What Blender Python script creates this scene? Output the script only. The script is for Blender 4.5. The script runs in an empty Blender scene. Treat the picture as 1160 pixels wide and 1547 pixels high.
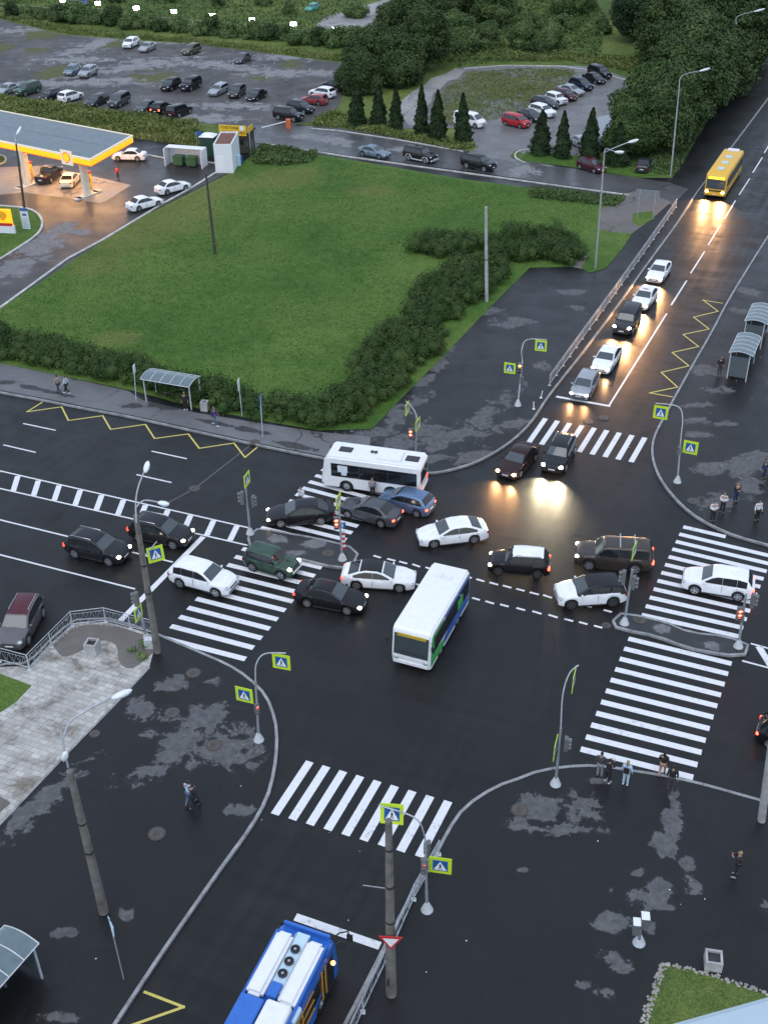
import bpy, bmesh, math, random
import numpy as np
from mathutils import Vector, Matrix
from mathutils.geometry import tessellate_polygon
R = math.radians
random.seed(7); np.random.seed(7)
sc = bpy.context.scene
COL = sc.collection

# ------------------------------------------------------------------ camera, sky, sun, exposure
CF, PIT, ROLL, CH = 1723.6, 0.58710, 0.01644, 45.64
TW, TH = 1160.0, 1547.0
cam_d = bpy.data.cameras.new('camera'); cam = bpy.data.objects.new('camera', cam_d); COL.objects.link(cam)
cam_d.sensor_fit = 'HORIZONTAL'; cam_d.sensor_width = 36; cam_d.lens = 36*CF/TW
cam_d.clip_start = 0.05; cam_d.clip_end = 3000
_c, _s = math.cos(ROLL), math.sin(ROLL)
l_right = Vector((1, 0, 0)); l_down = Vector((0, -math.sin(PIT), -math.cos(PIT))); l_fwd = Vector((0, math.cos(PIT), -math.sin(PIT)))
c_right = l_right*_c + l_down*_s; c_up = -(l_right*(-_s) + l_down*_c)
cam.matrix_world = Matrix((( c_right.x, c_up.x, -l_fwd.x, 0), (c_right.y, c_up.y, -l_fwd.y, 0), (c_right.z, c_up.z, -l_fwd.z, CH), (0, 0, 0, 1)))
sc.camera = cam

world = bpy.data.worlds.new('World'); sc.world = world; world.use_nodes = True
wn = world.node_tree.nodes; wl = world.node_tree.links
sky = wn.new('ShaderNodeTexSky'); sky.sky_type = 'NISHITA'; sky.sun_disc = False
SUN_EL, SUN_AZ = R(60), R(200)
sky.sun_elevation = SUN_EL; sky.sun_rotation = SUN_AZ; sky.air_density = 1.0; sky.dust_density = .6; sky.ozone_density = 1.0
bg = wn['Background']; bg.inputs['Strength'].default_value = 0.10
hs = wn.new('ShaderNodeHueSaturation'); hs.inputs['Saturation'].default_value = .85  # thin even overcast greys the sky
wl.new(sky.outputs['Color'], hs.inputs['Color']); oc = wn.new('ShaderNodeMix'); oc.data_type = 'RGBA'; oc.inputs[0].default_value = .62; oc.inputs[7].default_value = (3.25, 3.8, 4.7, 1)  # even cloud layer over the clear sky
wl.new(hs.outputs['Color'], oc.inputs[6]); wl.new(oc.outputs[2], bg.inputs['Color'])
sun_d = bpy.data.lights.new('sun', 'SUN'); sun = bpy.data.objects.new('sun', sun_d); COL.objects.link(sun)
sun_d.energy = 0.5; sun_d.angle = R(50); sun_d.color = (1.0, .96, .92)
sd = Vector((math.sin(SUN_AZ)*math.cos(SUN_EL), math.cos(SUN_AZ)*math.cos(SUN_EL), math.sin(SUN_EL)))
sun.rotation_euler = sd.to_track_quat('Z', 'Y').to_euler()
sc.view_settings.view_transform = 'Standard'; sc.view_settings.look = 'None'; sc.view_settings.gamma = 1
sc.view_settings.exposure = 1.3
sc.render.engine = 'CYCLES'
sc.cycles.use_denoising = True; sc.cycles.max_bounces = 5; sc.cycles.sample_clamp_indirect = 4

# ------------------------------------------------------------------ helpers
def P(px, py, z=0.0):
    "the point of the place at height z seen at that spot of the survey photograph"
    x, y = px-TW/2, py-TH/2
    x, y = _c*x-_s*y, _s*x+_c*y
    d = Vector((x, CF*math.cos(PIT)-y*math.sin(PIT), -CF*math.sin(PIT)-y*math.cos(PIT)))
    t = (z-CH)/d.z
    return Vector((d.x*t, d.y*t, z))
AZ_A, AZ_B = R(64.86), R(-22.88)
DA = Vector((math.cos(AZ_A), math.sin(AZ_A), 0)); DB = Vector((math.cos(AZ_B), math.sin(AZ_B), 0))

def tag(o, label=None, cat=None, group=None, kind=None):
    if label: o['label'] = label
    if cat: o['category'] = cat
    if group: o['group'] = group
    if kind: o['kind'] = kind
    return o
def empty(name, loc, rz=0.0):
    o = bpy.data.objects.new(name, None); COL.objects.link(o); o.location = loc; o.rotation_euler = (0, 0, rz)
    o.empty_display_size = .2
    return o
def link(name, me, parent=None, mats=None):
    o = bpy.data.objects.new(name, me); COL.objects.link(o)
    if parent is not None: o.parent = parent
    if mats:
        if not me.materials:
            for m in mats: me.materials.append(m)
        for i, m in enumerate(mats):
            if me.materials[i] is not m:
                o.material_slots[i].link = 'OBJECT'; o.material_slots[i].material = m
    return o

class MB:
    def __init__(s): s.v = []; s.f = []; s.m = []; s.cm = 0
    def mat(s, i): s.cm = i; return s
    def add(s, vs, fs):
        n = len(s.v); s.v += [tuple(v) for v in vs]
        for f in fs: s.f.append([i+n for i in f]); s.m.append(s.cm)
        return s
    def box(s, c, sz, rz=0.0, M=None, taper=1.0):
        hx, hy, hz = sz[0]/2, sz[1]/2, sz[2]/2; vs = []
        for z in (-1, 1):
            k = taper if z > 0 else 1
            for x, y in ((-1, -1), (1, -1), (1, 1), (-1, 1)):
                v = Vector((x*hx*k, y*hy*k, z*hz))
                if M is not None: v = M @ v
                if rz: v = Matrix.Rotation(rz, 3, 'Z') @ v
                vs.append(v+Vector(c))
        return s.add(vs, [(3, 2, 1, 0), (4, 5, 6, 7), (0, 1, 5, 4), (1, 2, 6, 5), (2, 3, 7, 6), (3, 0, 4, 7)])
    def tube(s, pts, r, n=8, cap=True):
        pts = [Vector(p) for p in pts]; rs = r if isinstance(r, (list, tuple)) else [r]*len(pts)
        vs = []; fs = []; up = None
        for i, p in enumerate(pts):
            d = (pts[min(i+1, len(pts)-1)]-pts[max(i-1, 0)])
            if d.length < 1e-9: d = Vector((0, 0, 1))
            d.normalize()
            if up is None: up = Vector((1, 0, 0)) if abs(d.x) < .8 else Vector((0, 1, 0))
            a = d.cross(up).normalized(); b = d.cross(a).normalized(); up = b.cross(d).normalized() if False else up
            for k in range(n):
                t = 2*math.pi*k/n; vs.append(p+a*math.cos(t)*rs[i]+b*math.sin(t)*rs[i])
        for i in range(len(pts)-1):
            for k in range(n):
                q = (k+1) % n; fs.append((i*n+k, i*n+q, (i+1)*n+q, (i+1)*n+k))
        if cap:
            fs.append(tuple(range(n-1, -1, -1))); fs.append(tuple(range((len(pts)-1)*n, len(pts)*n)))
        return s.add(vs, fs)
    def bar(s, a, b, w, h=None):
        a = Vector(a); b = Vector(b); d = b-a; L = d.length; h = h or w
        q = d.to_track_quat('X', 'Z').to_matrix()
        return s.box((a+b)/2, (L, w, h), M=q)
    def prism(s, pts, z0, z1):
        n = len(pts); vs = [(p[0], p[1], z0) for p in pts]+[(p[0], p[1], z1) for p in pts]
        ar = sum(pts[i][0]*pts[(i+1) % n][1]-pts[(i+1) % n][0]*pts[i][1] for i in range(n))
        tr = tessellate_polygon([[Vector((p[0], p[1], 0)) for p in pts]])
        fs = []
        for t in tr:
            a, b, c = t; cr = (pts[b][0]-pts[a][0])*(pts[c][1]-pts[a][1])-(pts[b][1]-pts[a][1])*(pts[c][0]-pts[a][0])
            if cr < 0: a, c = c, a
            fs.append((a+n, b+n, c+n)); fs.append((c, b, a))
        for i in range(n):
            j = (i+1) % n
            fs.append((i, j, j+n, i+n) if ar > 0 else (j, i, i+n, j+n))
        return s.add(vs, fs)
    def sphere(s, c, r, nu=12, nv=8, sc3=(1, 1, 1), M=None):
        vs = []; fs = []
        for j in range(nv+1):
            t = math.pi*j/nv
            for i in range(nu):
                p = 2*math.pi*i/nu; v = Vector((math.sin(t)*math.cos(p)*sc3[0], math.sin(t)*math.sin(p)*sc3[1], math.cos(t)*sc3[2]))*r
                if M is not None: v = M @ v
                vs.append(v+Vector(c))
        for j in range(nv):
            for i in range(nu):
                k = (i+1) % nu; fs.append((j*nu+i, (j+1)*nu+i, (j+1)*nu+k, j*nu+k))
        return s.add(vs, fs)
    def disc(s, c, nrm, r, th=.02, n=16):
        nrm = Vector(nrm).normalized(); c = Vector(c)
        return s.tube([c, c+nrm*th], r, n)
    def mesh(s, name, smooth=None, bevel=0.0, seg=2):
        me = bpy.data.meshes.new(name); me.from_pydata(s.v, [], s.f)
        for p, m in zip(me.polygons, s.m): p.material_index = m
        if bevel > 0:
            bm = bmesh.new(); bm.from_mesh(me); bmesh.ops.remove_doubles(bm, verts=bm.verts, dist=1e-5)
            bmesh.ops.bevel(bm, geom=[e for e in bm.edges if e.is_manifold and e.calc_face_angle(0) > .5], offset=bevel, segments=seg, affect='EDGES', clamp_overlap=True)
            bm.to_mesh(me); bm.free()
        if smooth is not None:
            me.polygons.foreach_set('use_smooth', [True]*len(me.polygons)); me.set_sharp_from_angle(angle=R(smooth))
        me.update(); return me
    def build(s, name, mats, parent=None, smooth=None, bevel=0.0, seg=2):
        me = s.mesh(name, smooth, bevel, seg)
        return link(name, me, parent, mats if isinstance(mats, (list, tuple)) else [mats])

# ------------------------------------------------------------------ materials
def newmat(name):
    m = bpy.data.materials.new(name); m.use_nodes = True
    nt = m.node_tree; b = nt.nodes['Principled BSDF']; return m, nt, b
def lin(c): return tuple(((x/12.92) if x <= .04045 else ((x+.055)/1.055)**2.4) for x in c)+(1,)
def N(nt, t, **kw):
    n = nt.nodes.new(t)
    for k, v in kw.items(): setattr(n, k, v)
    return n
def pos(nt): return N(nt, 'ShaderNodeNewGeometry').outputs['Position']
def noise(nt, vec, scale, detail=4, rough=.55, dist=0.0):
    n = N(nt, 'ShaderNodeTexNoise'); n.inputs['Scale'].default_value = scale; n.inputs['Detail'].default_value = detail
    n.inputs['Roughness'].default_value = rough; n.inputs['Distortion'].default_value = dist
    nt.links.new(vec, n.inputs['Vector']); return n.outputs['Fac']
def ramp(nt, fac, stops):
    r = N(nt, 'ShaderNodeValToRGB'); e = r.color_ramp.elements
    while len(e) < len(stops): e.new(.5)
    for i, (p, c) in enumerate(stops):
        e[i].position = p; e[i].color = c if len(c) == 4 else tuple(c)+(1,)
    nt.links.new(fac, r.inputs['Fac']); return r.outputs['Color']
def mixc(nt, f, a, b, mode='MIX'):
    n = N(nt, 'ShaderNodeMix', data_type='RGBA', blend_type=mode)
    for s, v in ((0, f), (6, a), (7, b)):
        if hasattr(v, 'is_output'): nt.links.new(v, n.inputs[s])
        else: n.inputs[s].default_value = v
    return n.outputs[2]
def mth(nt, op, a, b=0.0, clamp=False):
    n = N(nt, 'ShaderNodeMath', operation=op); n.use_clamp = clamp
    for s, v in ((0, a), (1, b)):
        if hasattr(v, 'is_output'): nt.links.new(v, n.inputs[s])
        else: n.inputs[s].default_value = v
    return n.outputs[0]
def mrange(nt, v, a, b, c=0.0, d=1.0, smooth=False):
    n = N(nt, 'ShaderNodeMapRange'); n.inputs[1].default_value = a; n.inputs[2].default_value = b; n.inputs[3].default_value = c; n.inputs[4].default_value = d
    if smooth: n.interpolation_type = 'SMOOTHSTEP'
    nt.links.new(v, n.inputs[0]); return n.outputs[0]
def bump(nt, b, h, strength=.3, dist=.05):
    n = N(nt, 'ShaderNodeBump'); n.inputs['Strength'].default_value = strength; n.inputs['Distance'].default_value = dist
    nt.links.new(h, n.inputs['Height']); nt.links.new(n.outputs[0], b.inputs['Normal'])
def g(v, t=(1, 1, 1)): return (v*t[0], v*t[1], v*t[2], 1)

def flat(name, col, rough=.5, metal=0.0, var=.12, scale=3.0, spec=.5, coat=0.0):
    m, nt, b = newmat(name)
    c = tuple(col)+(1,) if len(col) == 3 else col
    tc = N(nt, 'ShaderNodeTexCoord').outputs['Object']
    f = noise(nt, tc, scale, 5, .6)
    lo = tuple(x*(1-var) for x in c[:3])+(1,); hi = tuple(min(1, x*(1+var)) for x in c[:3])+(1,)
    nt.links.new(ramp(nt, f, [(.3, lo), (.7, hi)]), b.inputs['Base Color'])
    b.inputs['Roughness'].default_value = rough; b.inputs['Metallic'].default_value = metal
    b.inputs['Specular IOR Level'].default_value = spec; b.inputs['Coat Weight'].default_value = coat; b.inputs['Coat Roughness'].default_value = .08
    return m
def emis(name, col, s):
    m, nt, b = newmat(name); c = tuple(col)+(1,)
    b.inputs['Base Color'].default_value = c; b.inputs['Emission Color'].default_value = c; b.inputs['Emission Strength'].default_value = s
    return m

def ellipse_mask(nt, vec, ells):
    "ells: (cx, cy, rx, ry, angle) on the ground -> 1 at centres, 0 on the rims, negative outside"
    cur = None
    for (cx, cy, rx, ry, an) in ells:
        mp = N(nt, 'ShaderNodeMapping', vector_type='TEXTURE'); mp.inputs['Location'].default_value = (cx, cy, 0)
        mp.inputs['Rotation'].default_value = (0, 0, an); mp.inputs['Scale'].default_value = (rx, ry, 1000)
        nt.links.new(vec, mp.inputs['Vector'])
        ln = N(nt, 'ShaderNodeVectorMath', operation='LENGTH'); nt.links.new(mp.outputs[0], ln.inputs[0])
        v = mth(nt, 'SUBTRACT', 1.0, ln.outputs['Value'])
        cur = v if cur is None else mth(nt, 'MAXIMUM', cur, v)
    return cur
def ell(px, py, rx, ry, tilt=0.0):
    "a patch given by its centre and half extents on the photograph, tilt in degrees (counter-clockwise)"
    c = P(px, py, .12); t = R(tilt)
    a = P(px+rx*math.cos(t), py-rx*math.sin(t), .12)-c; b = P(px+ry*math.sin(t), py+ry*math.cos(t), .12)-c
    return (c.x, c.y, max(a.length, .1), max(b.length, .1), math.atan2(a.y, a.x))

def asphalt(name, base, tint=(.92, .97, 1.08), rough=(.16, .42), ells=None, patch=.12, thr=.35, amp=1.5, stain=.25, weeds=None, spec=.5, tracks=False):
    m, nt, b = newmat(name); p = pos(nt)
    f1 = noise(nt, p, .12, 6, .6, .4); f2 = noise(nt, p, 1.3, 5, .65); f3 = noise(nt, p, 28, 3, .6)
    c = ramp(nt, f1, [(.37, g(base*max(.05, 1-stain), tint)), (.63, g(base*(1+stain), tint))])
    c = mixc(nt, .35, c, ramp(nt, f2, [(.35, g(base*.7, tint)), (.65, g(base*1.35, tint))]))
    c = mixc(nt, .3, c, ramp(nt, f3, [(.3, g(base*.5)), (.7, g(base*1.9))]))
    ro = mrange(nt, noise(nt, p, .35, 5, .6, .5), .3, .7, rough[0], rough[1])
    if tracks:
        for an in (AZ_A, AZ_B):
            mp = N(nt, 'ShaderNodeMapping', vector_type='TEXTURE'); mp.inputs['Rotation'].default_value = (0, 0, an); mp.inputs['Scale'].default_value = (14, .8, 1); nt.links.new(p, mp.inputs[0])
            tf = noise(nt, mp.outputs[0], 1.0, 5, .6, .3)
            c = mixc(nt, .45, c, ramp(nt, tf, [(.34, (.55, .55, .56, 1)), (.5, (1, 1, 1, 1)), (.66, (1.55, 1.5, 1.45, 1))]), 'MULTIPLY')
            ro = mth(nt, 'ADD', ro, mrange(nt, tf, .35, .65, -.06, .08))
    vo = N(nt, 'ShaderNodeTexVoronoi', feature='DISTANCE_TO_EDGE'); vo.inputs['Scale'].default_value = .11
    wp = N(nt, 'ShaderNodeVectorMath', operation='ADD'); nt.links.new(p, wp.inputs[0]); nz = N(nt, 'ShaderNodeTexNoise'); nz.inputs['Scale'].default_value = .5; nz.inputs['Detail'].default_value = 6; nt.links.new(p, nz.inputs['Vector'])
    sc_ = N(nt, 'ShaderNodeVectorMath', operation='SCALE'); sc_.inputs['Scale'].default_value = 3.0; nt.links.new(nz.outputs['Color'], sc_.inputs[0]); nt.links.new(sc_.outputs[0], wp.inputs[1]); nt.links.new(wp.outputs[0], vo.inputs['Vector'])
    ck = mth(nt, 'MULTIPLY', mrange(nt, vo.outputs['Distance'], .004, .012, 1, 0), mrange(nt, noise(nt, p, .09, 3, .5), .48, .58))
    c = mixc(nt, mth(nt, 'MULTIPLY', ck, .7), c, (.008, .008, .009, 1))
    if ells:
        em = ellipse_mask(nt, p, ells)
        n1 = mth(nt, 'SUBTRACT', noise(nt, p, .55, 8, .62, .6), .5)
        n2 = mth(nt, 'SUBTRACT', noise(nt, p, 2.6, 6, .7, .4), .5)
        v = mth(nt, 'ADD', mth(nt, 'ADD', em, mth(nt, 'MULTIPLY', n1, amp*2.2)), mth(nt, 'MULTIPLY', n2, amp*.9))
        msk = mth(nt, 'ADD', mrange(nt, v, thr-.3, thr, 0, .15), mrange(nt, v, thr, thr+.05, 0, .85))
        pc = ramp(nt, noise(nt, p, 3, 5, .6), [(.3, g(patch*.65, (.97, 1, 1.05))), (.7, g(patch*1.25, (1, 1, 1.02)))])
        c = mixc(nt, msk, c, pc)
        ro = mth(nt, 'ADD', ro, mth(nt, 'MULTIPLY', msk, .3), True)
    if weeds:
        em = ellipse_mask(nt, p, weeds)
        v = mth(nt, 'ADD', mth(nt, 'ADD', em, mth(nt, 'MULTIPLY', mth(nt, 'SUBTRACT', noise(nt, p, .35, 8, .65, .6), .5), 2.4)), mth(nt, 'MULTIPLY', mth(nt, 'SUBTRACT', noise(nt, p, 3, 5, .7), .5), 1.6))
        c = mixc(nt, mrange(nt, v, .15, .6), c, ramp(nt, noise(nt, p, 2, 6, .7), [(.3, (.04, .055, .015, 1)), (.7, (.13, .13, .045, 1))])); ro = mth(nt, 'ADD', ro, mth(nt, 'MULTIPLY', mrange(nt, v, .15, .6), .4), True)
    nt.links.new(c, b.inputs['Base Color']); nt.links.new(ro, b.inputs['Roughness'])
    b.inputs['Specular IOR Level'].default_value = spec
    bump(nt, b, noise(nt, p, 14, 4, .7), .10, .02)
    return m
def drymask(nt, p, ells):
    v = mth(nt, 'ADD', ellipse_mask(nt, p, ells), mth(nt, 'MULTIPLY', mth(nt, 'SUBTRACT', noise(nt, p, .12, 7, .65, .5), .5), 2.2))
    return mrange(nt, v, 0, .7, smooth=True)
def grassm(name, stops, sc1=.08, sc2=1.2, patchc=None, patch_amt=.3, dry=None):
    m, nt, b = newmat(name); p = pos(nt)
    f1 = noise(nt, p, sc1, 6, .6, .6); f2 = noise(nt, p, sc2, 6, .7, .3); f3 = noise(nt, p, 9, 4, .7)
    f = mth(nt, 'ADD', mth(nt, 'MULTIPLY', f1, .55), mth(nt, 'MULTIPLY', f2, .45))
    c = ramp(nt, f, stops)
    c = mixc(nt, .6, c, ramp(nt, f3, [(.32, (.25, .25, .25, 1)), (.68, (1.7, 1.7, 1.7, 1))]), 'MULTIPLY')
    if patchc:
        c = mixc(nt, mrange(nt, noise(nt, p, .16, 5, .65, 1.0), .62-patch_amt*.2, .72-patch_amt*.2), c, patchc)
    if dry: c = mixc(nt, mth(nt, 'MULTIPLY', drymask(nt, p, dry), .45), c, (.17, .17, .055, 1))
    nt.links.new(c, b.inputs['Base Color']); b.inputs['Roughness'].default_value = .85; b.inputs['Specular IOR Level'].default_value = .15
    bump(nt, b, mth(nt, 'ADD', f3, f2), .6, .12)
    return m
DRY = [ell(*e) for e in [(230, 330, 150, 50, 28), (330, 280, 90, 30), (440, 268, 80, 22), (150, 395, 60, 25, 20), (560, 290, 60, 14), (180, 510, 60, 14)]]
def leafm(name, stops, scale=.6, dry=None):
    m, nt, b = newmat(name); p = pos(nt)
    f = mth(nt, 'ADD', mth(nt, 'MULTIPLY', noise(nt, p, scale, 4, .6), .6), mth(nt, 'MULTIPLY', noise(nt, p, 7, 3, .7), .4))
    c = ramp(nt, f, stops)
    if dry: c = mixc(nt, mth(nt, 'MULTIPLY', drymask(nt, p, dry), .45), c, (.22, .21, .07, 1))
    nt.links.new(c, b.inputs['Base Color']); b.inputs['Roughness'].default_value = .6; b.inputs['Specular IOR Level'].default_value = .08
    return m

M = {}
M['kerb'] = flat('kerb_granite', (.26, .265, .27), .6, var=.35, scale=1.5)
M['kerb_white'] = flat('kerb_pale', (.5, .49, .46), .7, var=.3, scale=1.5)
def paintm(name, col, wear=.5):
    m, nt, b = newmat(name); p = pos(nt)
    w = mrange(nt, mth(nt, 'ADD', mth(nt, 'MULTIPLY', noise(nt, p, 3.2, 8, .75), .7), mth(nt, 'MULTIPLY', noise(nt, p, .4, 4, .6), .3)), .55, .72, 0, wear)
    f = ramp(nt, noise(nt, p, 6, 5, .7), [(.3, tuple(x*.86 for x in col)+(1,)), (.7, tuple(min(1, x*1.05) for x in col)+(1,))])
    nt.links.new(mixc(nt, w, f, (.06, .062, .07, 1)), b.inputs['Base Color']); b.inputs['Roughness'].default_value = .45
    return m
M['line'] = paintm('road_paint_white', (.74, .75, .77), .75)
M['yline'] = paintm('road_paint_yellow', (.62, .52, .12), .7)
M['steel'] = flat('galvanised_steel', (.42, .45, .48), .45, .55, .2)
M['steel_pale'] = flat('painted_steel', (.55, .58, .6), .5, .1, .15)
M['concrete'] = flat('pole_concrete', (.15, .14, .125), .85, 0, .4, 1.6)
M['concrete_pale'] = flat('pale_concrete', (.38, .38, .37), .85, 0, .25, 2)
M['wood_dark'] = flat('tarred_timber', (.06, .055, .045), .85, 0, .4, 2)
M['black'] = flat('black_rubber', (.012, .012, .013), .75)
M['dark'] = flat('dark_plastic', (.03, .03, .032), .5)
M['screen'] = flat('windscreen_sky_tint', (.045, .058, .062), .05, 0, .1, spec=1.0)  # glass with its base colour lightened to imitate the sky reflected in windscreens
M['glass'] = flat('dark_glass', (.012, .014, .017), .06, 0, .1, spec=.8)
M['rim'] = flat('wheel_alloy', (.45, .46, .48), .35, .7)
M['rimdark'] = flat('wheel_dark', (.08, .08, .085), .45, .3)
M['chrome'] = flat('chrome_trim', (.6, .62, .65), .2, .9)
M['white'] = flat('white_paint', (.78, .79, .8), .3, 0, .04)
M['whitem'] = flat('white_panel', (.74, .77, .8), .6, 0, .06)
M['plate'] = flat('number_plate', (.7, .7, .7), .5)
M['lampglass'] = flat('lamp_glass', (.7, .78, .8), .25, 0, .08)
M['hl_off'] = flat('headlight_glass', (.45, .48, .5), .12, .2)
M['tl_off'] = flat('tail_lens', (.28, .015, .01), .2)
M['hl_white'] = emis('headlight_lit_white', (1, .93, .78), 22)
M['hl_warm'] = emis('headlight_lit_warm', (1, .55, .2), 20)
M['hl_dim'] = emis('headlight_lit_low', (1, .85, .66), 5)
M['tl_on'] = emis('tail_lit', (1, .06, .03), 4)
M['tl_dim'] = emis('tail_low', (1, .07, .04), 1.2)
M['sig_red'] = emis('signal_red_lit', (1, .05, .02), 14)
M['sig_amber'] = emis('signal_amber_lit', (1, .3, .05), 8)
M['orange'] = emis('indicator_lit', (1, .35, .06), 6)
M['flood'] = emis('floodlight_lit', (1, 1, .93), 45)
M['signy'] = flat('sign_lime', (.55, .75, .03), .5, 0, .05)
M['signb'] = flat('sign_blue', (.015, .10, .33), .45, 0, .05)
M['signw'] = flat('sign_white', (.8, .82, .85), .5, 0, .04)
M['signk'] = flat('sign_black', (.012, .012, .015), .5)
M['signr'] = flat('sign_red', (.55, .03, .03), .5)
M['signgrey'] = flat('sign_back_grey', (.22, .24, .26), .6, .2, .15)

# ------------------------------------------------------------------ ground, pavements, roads
def sheet(name, pts, z, mat, kind='structure', label=None):
    w = [P(x, y, z) for x, y in pts]
    return wsheet(name, w, z, mat, kind)
def wsheet(name, w, z, mat, kind='structure'):
    tr = tessellate_polygon([[Vector((p[0], p[1], 0)) for p in w]]); fs = []
    for a, b, c in tr:
        cr = (w[b][0]-w[a][0])*(w[c][1]-w[a][1])-(w[b][1]-w[a][1])*(w[c][0]-w[a][0])
        fs.append((a, b, c) if cr > 0 else (c, b, a))
    me = bpy.data.meshes.new(name); me.from_pydata([(p[0], p[1], z) for p in w], [], fs); me.materials.append(mat)
    o = bpy.data.objects.new(name, me); COL.objects.link(o); tag(o, kind=kind); return o
def smooth_line(pts, n=6):
    out = []
    for i in range(len(pts)-1):
        p0 = pts[max(i-1, 0)]; p1 = pts[i]; p2 = pts[i+1]; p3 = pts[min(i+2, len(pts)-1)]
        for k in range(n):
            t = k/n
            out.append(tuple(.5*((2*p1[j])+(-p0[j]+p2[j])*t+(2*p0[j]-5*p1[j]+4*p2[j]-p3[j])*t*t+(-p0[j]+3*p1[j]-3*p2[j]+p3[j])*t**3) for j in (0, 1)))
    out.append(tuple(pts[-1])); return out
def kerb(name, pts, mat, z0=-.02, z1=.15, w=.17, closed=False, zref=.12, kind='structure'):
    "a band of kerb stones along a line, each stone about a metre long with a small joint"
    W = [P(x, y, zref) if not isinstance(x, Vector) else x for x, y in pts]
    # resample
    seg = []; L = 0
    if closed: W = W+[W[0]]
    out = [W[0]]; acc = 0.0
    for a, b in zip(W, W[1:]):
        d = (b-a).length; t = 0
        while acc+(d-t) >= 1.0:
            t += 1.0-acc; out.append(a.lerp(b, t/d)); acc = 0
        acc += d-t
    out.append(W[-1])
    mb = MB()
    for i in range(len(out)-1):
        a, b = out[i], out[i+1]; d = (b-a)
        if d.length < .05: continue
        u = d.normalized(); n = Vector((-u.y, u.x, 0))
        pn = (out[i]-out[i-1]).normalized() if i > 0 and (out[i]-out[i-1]).length > .01 else u
        nn = (out[i+2]-out[i+1]).normalized() if i+2 < len(out) and (out[i+2]-out[i+1]).length > .01 else u
        na = (n+Vector((-pn.y, pn.x, 0))).normalized(); nb = (n+Vector((-nn.y, nn.x, 0))).normalized()
        a = a+u*.008; b = b-u*.008; dz = random.uniform(-.006, .006)
        q = [a-na*w/2, b-nb*w/2, b+nb*w/2, a+na*w/2]
        vs = [(p.x, p.y, z0) for p in q]+[(p.x, p.y, z1+dz) for p in q]
        mb.add(vs, [(4, 5, 6, 7), (0, 1, 5, 4), (1, 2, 6, 5), (2, 3, 7, 6), (3, 0, 4, 7)])
    o = mb.build(name, mat); tag(o, kind=kind); return o

def ext(a, b, t):  # continue a line on the photograph through a, b
    wa, wb = P(*a), P(*b); return wb+(wb-wa).normalized()*t

meadow_stops = [(.3, (.045, .075, .020, 1)), (.45, (.085, .13, .032, 1)), (.58, (.15, .185, .05, 1)), (.70, (.23, .22, .08, 1))]
M['meadow'] = grassm('meadow_grass', meadow_stops, .05, .6)
M['lawn'] = grassm('lawn_grass', [(.3, (.036, .078, .015, 1)), (.44, (.058, .125, .022, 1)), (.56, (.095, .16, .034, 1)), (.70, (.13, .19, .045, 1))], .07, 1.0, dry=DRY)
M['road'] = asphalt('road_asphalt', .0105, (.94, 1.0, 1.06), rough=(.33, .54), stain=.3, spec=.34, tracks=True)
M['lane'] = asphalt('lane_asphalt', .06, (1, 1, 1.02), (.3, .55), [ell(500, 212, 60, 7, -12), ell(610, 225, 40, 5), ell(785, 258, 35, 12), ell(840, 245, 50, 8), ell(460, 205, 30, 6)], .2, .35)
PV = [ell(*e) for e in [(775, 488, 32, 8), (735, 470, 30, 5, 10), (730, 628, 26, 9, 30), (610, 622, 42, 12, 45), (560, 655, 45, 14, 0), (640, 665, 55, 22, 15), (700, 655, 45, 12, 10), (640, 575, 22, 8, 45), (665, 545, 24, 9, 60), (715, 690, 50, 9, 5), (860, 440, 28, 5, 0), (870, 465, 12, 5), (818, 552, 12, 8), (650, 690, 26, 7), (780, 640, 22, 8, 0), (760, 600, 25, 9, 30),
    (290, 1115, 62, 42, 20), (345, 1118, 45, 38, -20), (250, 1150, 50, 20, 30), (300, 1090, 50, 30), (205, 1075, 20, 14, 30), (262, 1035, 22, 12, 30), (325, 1030, 14, 8), (190, 1385, 18, 10), (75, 1200, 70, 14, 38), (365, 1225, 20, 7), (95, 1410, 20, 7), (380, 1160, 12, 8), (90, 1540, 25, 7), (30, 1245, 60, 12, 38),
    (1125, 700, 22, 34, -30), (1090, 705, 28, 14, 20), (1080, 755, 30, 16, -20), (1060, 612, 26, 4), (1052, 636, 22, 5), (1075, 560, 28, 10, 0), (1055, 655, 18, 4), (1140, 735, 20, 15), (1150, 470, 20, 9), (1085, 590, 26, 6), (1100, 640, 20, 4), (1130, 440, 20, 6), (1120, 470, 16, 5),
    (815, 1220, 34, 20, -10), (878, 1218, 26, 24, 40), (850, 1255, 50, 8), (780, 1245, 22, 9), (1015, 1238, 12, 46, -12), (1000, 1275, 14, 18), (1040, 1305, 9, 14), (1047, 1338, 13, 17), (992, 1350, 24, 34, -10), (955, 1350, 30, 12), (965, 1320, 14, 9), (925, 1395, 22, 12), (935, 1455, 30, 12, -25), (915, 1500, 20, 10), (790, 1315, 12, 5), (900, 1180, 20, 5), (980, 1400, 10, 14), (880, 1490, 14, 6), (1155, 1370, 10, 9)]]
M['pave'] = asphalt('pavement_asphalt', .0115, (.94, 1, 1.06), (.3, .5), PV, .10, .14, 2.2, spec=.34)
M['pave_pale'] = asphalt('old_pavement_asphalt', .12, (1.0, 1.0, 1.05), (.4, .6), [ell(*e) for e in [(245, 607, 50, 16, -12), (205, 612, 26, 7), (380, 650, 40, 5, -12), (60, 588, 60, 4, -12), (330, 640, 40, 4, -12), (120, 572, 20, 5), (440, 672, 50, 5, -12), (10, 578, 30, 4)]], .045, .30, .9)
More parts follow.
